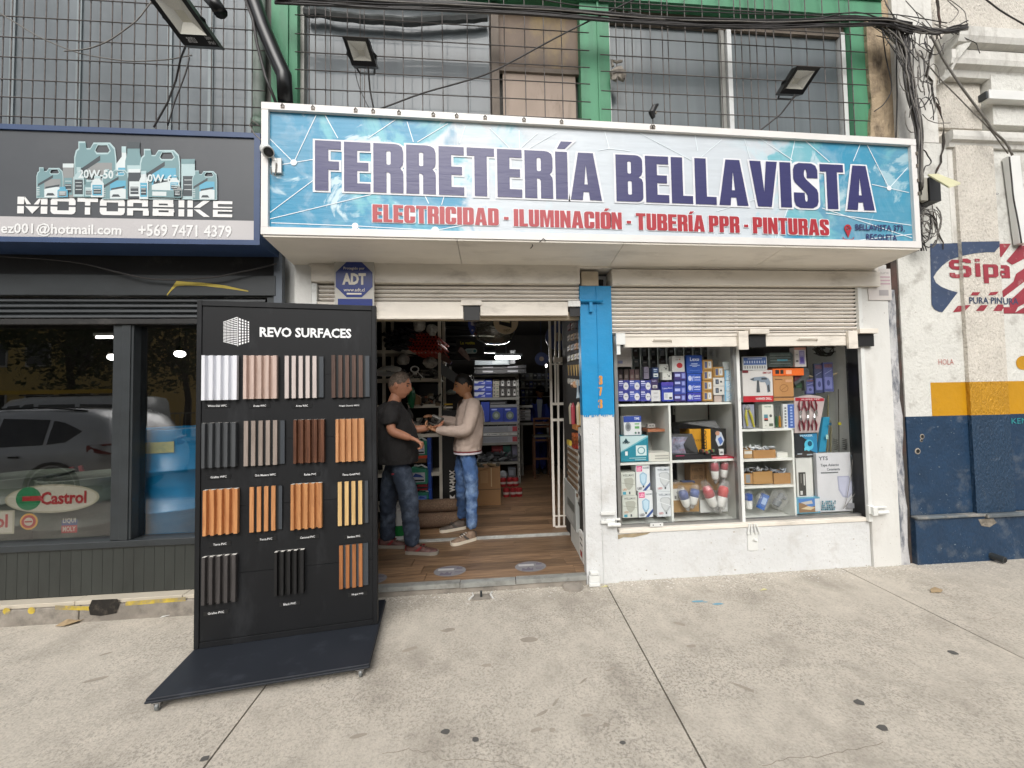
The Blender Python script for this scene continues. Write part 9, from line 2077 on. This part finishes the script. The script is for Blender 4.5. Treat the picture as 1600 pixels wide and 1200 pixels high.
    for sgn in(-1,1):
        q.prism([(X(-.004),yc+sgn*w*.55,zg+.98*k_),(X(.01),yc+sgn*w*.93,zg+1.02*k_),(X(.075),yc+sgn*w*1.005,zg+1.00*k_),(X(.075),yc+sgn*w*1.005,zg+.90*k_),(X(.01),yc+sgn*w*.95,zg+.84*k_),(X(-.004),yc+sgn*w*.55,zg+.86*k_)],(0,-sgn*.03,0))
    q.build('tail_lights',pm('red_lens',hexc('8c1218'),.15,spec=.8),t)
    q=MB()
    for sgn in(-1,1):q.box(X(.02),yc+sgn*w*1.0-.01,zg+.24,X(.98),yc+sgn*w*1.0+.01,zg+.36);q.box(X(.30),yc+sgn*(w+.01),zg+.83*k_,X(.33),yc+sgn*(w+.035),zg+.86*k_);q.box(X(.46),yc+sgn*(w+.01),zg+.83*k_,X(.49),yc+sgn*(w+.035),zg+.86*k_);q.tube([(X(.14),yc+sgn*w*.66,zg+Hh-.04),(X(.3),yc+sgn*w*.68,zg+Hh+.035),(X(.5),yc+sgn*w*.66,zg+Hh+.01)],.014,6)
    q.build('trim',BLK,t)
    return t,X
cy_=KY-.16-.12-.92
car('silver hatchback parked along the kerb behind the photographer',-6.35,cy_,-.14,4.4,1.84,1.62,SIL)
t,X=car('white van with a ladder on its roof across the street',-10.2,-9.6,-.14,4.3,1.7,1.95,pm('van_white',hexc('c9cbc9'),.3,coat=.5),1,True)
q=MB()
for x in(-11,-12,-13):q.tube([(x,-10.3,1.86),(x,-8.9,1.86)],.02,6)
q.build('roof_bars',BLK,t);q=MB()
for y in(-9.3,-9.0):q.box(-15.0,y-.03,1.90,-10.2,y+.03,2.0)
for k in range(14):q.box(-14.8+k*.34,-9.3,1.93,-14.76+k*.34,-9.0,1.97)
tag(q.build('ladder',H('#c9a227',.5)),'yellow ladder lying on the roof of the white van','ladder')
# street trees, buildings, fence
def tree(label,x,y,h,r,n,seed,col,trunk=.16):
    t=thing('street_tree',label,'tree',(x,y,0));R=random.Random(seed);q=MB();q.tube([(x,y,-.1),(x+.1,y,h*.25),(x-.05,y+.1,h*.45),(x,y,h*.8)],[trunk,trunk*.8,trunk*.6,trunk*.2],8)
    for k in range(7):a=R.uniform(0,6.28);q.tube([(x,y,h*R.uniform(.3,.6)),(x+r*.5*math.cos(a),y+r*.5*math.sin(a),h*R.uniform(.6,.8))],[.05,.02],5)
    q.build('trunk',pm('bark',(.06,.05,.04),.9,var=.3,bump=.6),t)
    q=MB();cl=[(R.uniform(-1,1)*r*.65,R.uniform(-1,1)*r*.65,h*.66+R.uniform(-.26,.30)*h,R.uniform(.35,.62)*r)for _ in range(11)]
    for i in range(n):
        c=cl[i%11];a=R.uniform(0,6.28);b_=math.acos(R.uniform(-1,1));rr2=c[3]*R.uniform(.6,1.05);p_=Vector((x+c[0]+rr2*math.sin(b_)*math.cos(a),y+c[1]+rr2*math.sin(b_)*math.sin(a),c[2]+rr2*math.cos(b_)));s=R.uniform(.07,.14)
        d1=Vector((R.uniform(-1,1),R.uniform(-1,1),R.uniform(-1,1))).normalized();d2_=d1.orthogonal().normalized();q.add([p_-d1*s,p_+d2_*s*.6,p_+d1*s,p_-d2_*s*.6],[(0,1,2,3)])
    q.build('crown',pm('leaf_'+col,hexc(col),.6,var=.4,vs=2),t)
tree('large dense dark tree across the street',-19,-16.5,8.5,3.4,9000,1,'3f4d2c');tree('second dark tree across the street',-14.5,-17,7.0,2.8,7000,2,'465430');tree('tree beyond the road to the right',9,-17,7,2.8,6000,3,'445231');tree('tree beyond the road far right',20,-18,8,3,6000,4,'44522f')
def block(label,x0,x1,y0,h,mat,floors,cols_,name='apartment_building'):
    t=thing(name,label,'building',((x0+x1)/2,y0,0));q=MB();q.box(x0,y0-10,-.05,x1,y0,h);q.build('wall',mat,t)
    fr=MB();fr.box(-.7,0,-.75,.7,.05,.75);fm=fr.mesh('window',H('#a8a39a'));gm=MB().box(-.6,.051,-.65,.6,.06,.65).mesh('pane',TINT)
    for f in range(floors):
        for c in range(cols_):
            x=x0+(c+.5)*(x1-x0)/cols_;z=1.8+f*(h-1)/floors
            o=bpy.data.objects.new('window',fm);COL.objects.link(o);o.location=(x,y0,z);put(o,t);p_=bpy.data.objects.new('pane',gm);COL.objects.link(p_);p_.location=(x,y0,z);put(p_,o)
    q=MB();q.box(x0-.1,y0-10.1,h,x1+.1,y0+.15,h+.3);q.build('roof',KERB,t)
block('long beige building across the street',-13.5,2.5,-22,9,pm('beige_facade',hexc('b0a28c'),.8,var=.06),3,7);block('yellow striped building far left across the street',-34,-22,-24,13,pm('ochre_facade',hexc('b39a5a'),.8,var=.1),4,5);block('pale building opposite the shop on the right',4.5,24,-23,8,pm('pale_facade',hexc('b8b2a6'),.8,var=.05),3,8)
q=MB()
for k in range(120):q.box(-26+k*.22,-15.2,0,-25.98+k*.22,-15.18,1.2)
q.box(-26,-15.21,1.15,.4,-15.17,1.2);q.box(-26,-15.21,.1,.4,-15.17,.15);tag(q.build('railing',pm('pale_rail',hexc('8d8d88'),.5)),'long grey railing across the street','railing')
q=MB();q.tube([(-9.2,-14.6,0),(-9.2,-14.6,9)],[.13,.10],10);tag(q.build('lamp_post',pm('concrete_pole',hexc('9a938a'),.8),smooth=True),'grey concrete pole across the street','pole')
t=thing('palm_tree','small fan palm beside the railing across the street','palm',(-8.2,-15.9,0));MB().tube([(-8.2,-15.9,-.05),(-8.2,-15.9,2.4)],[.22,.16],9).build('trunk',MATS['bark'],t);q=MB();R=random.Random(4)
for k in range(34):
    a=R.uniform(0,6.28);e=R.uniform(-.3,1.2);d_=Vector((math.cos(a)*math.cos(e),math.sin(a)*math.cos(e),math.sin(e)));c=Vector((-8.2,-15.9,2.45));p1=c+d_*1.0
    for j in range(7):s=Vector((-d_.y,d_.x,0)).normalized();tip=p1+(d_+s*(j-3)*.3).normalized()*.6-Vector((0,0,.12));q.add([p1-s*.02,p1+s*.02,tip],[(0,1,2)])
    q.tube([c,p1],.012,4)
q.build('crown',pm('leaf_palm',hexc('3c4a2a'),.5),t)
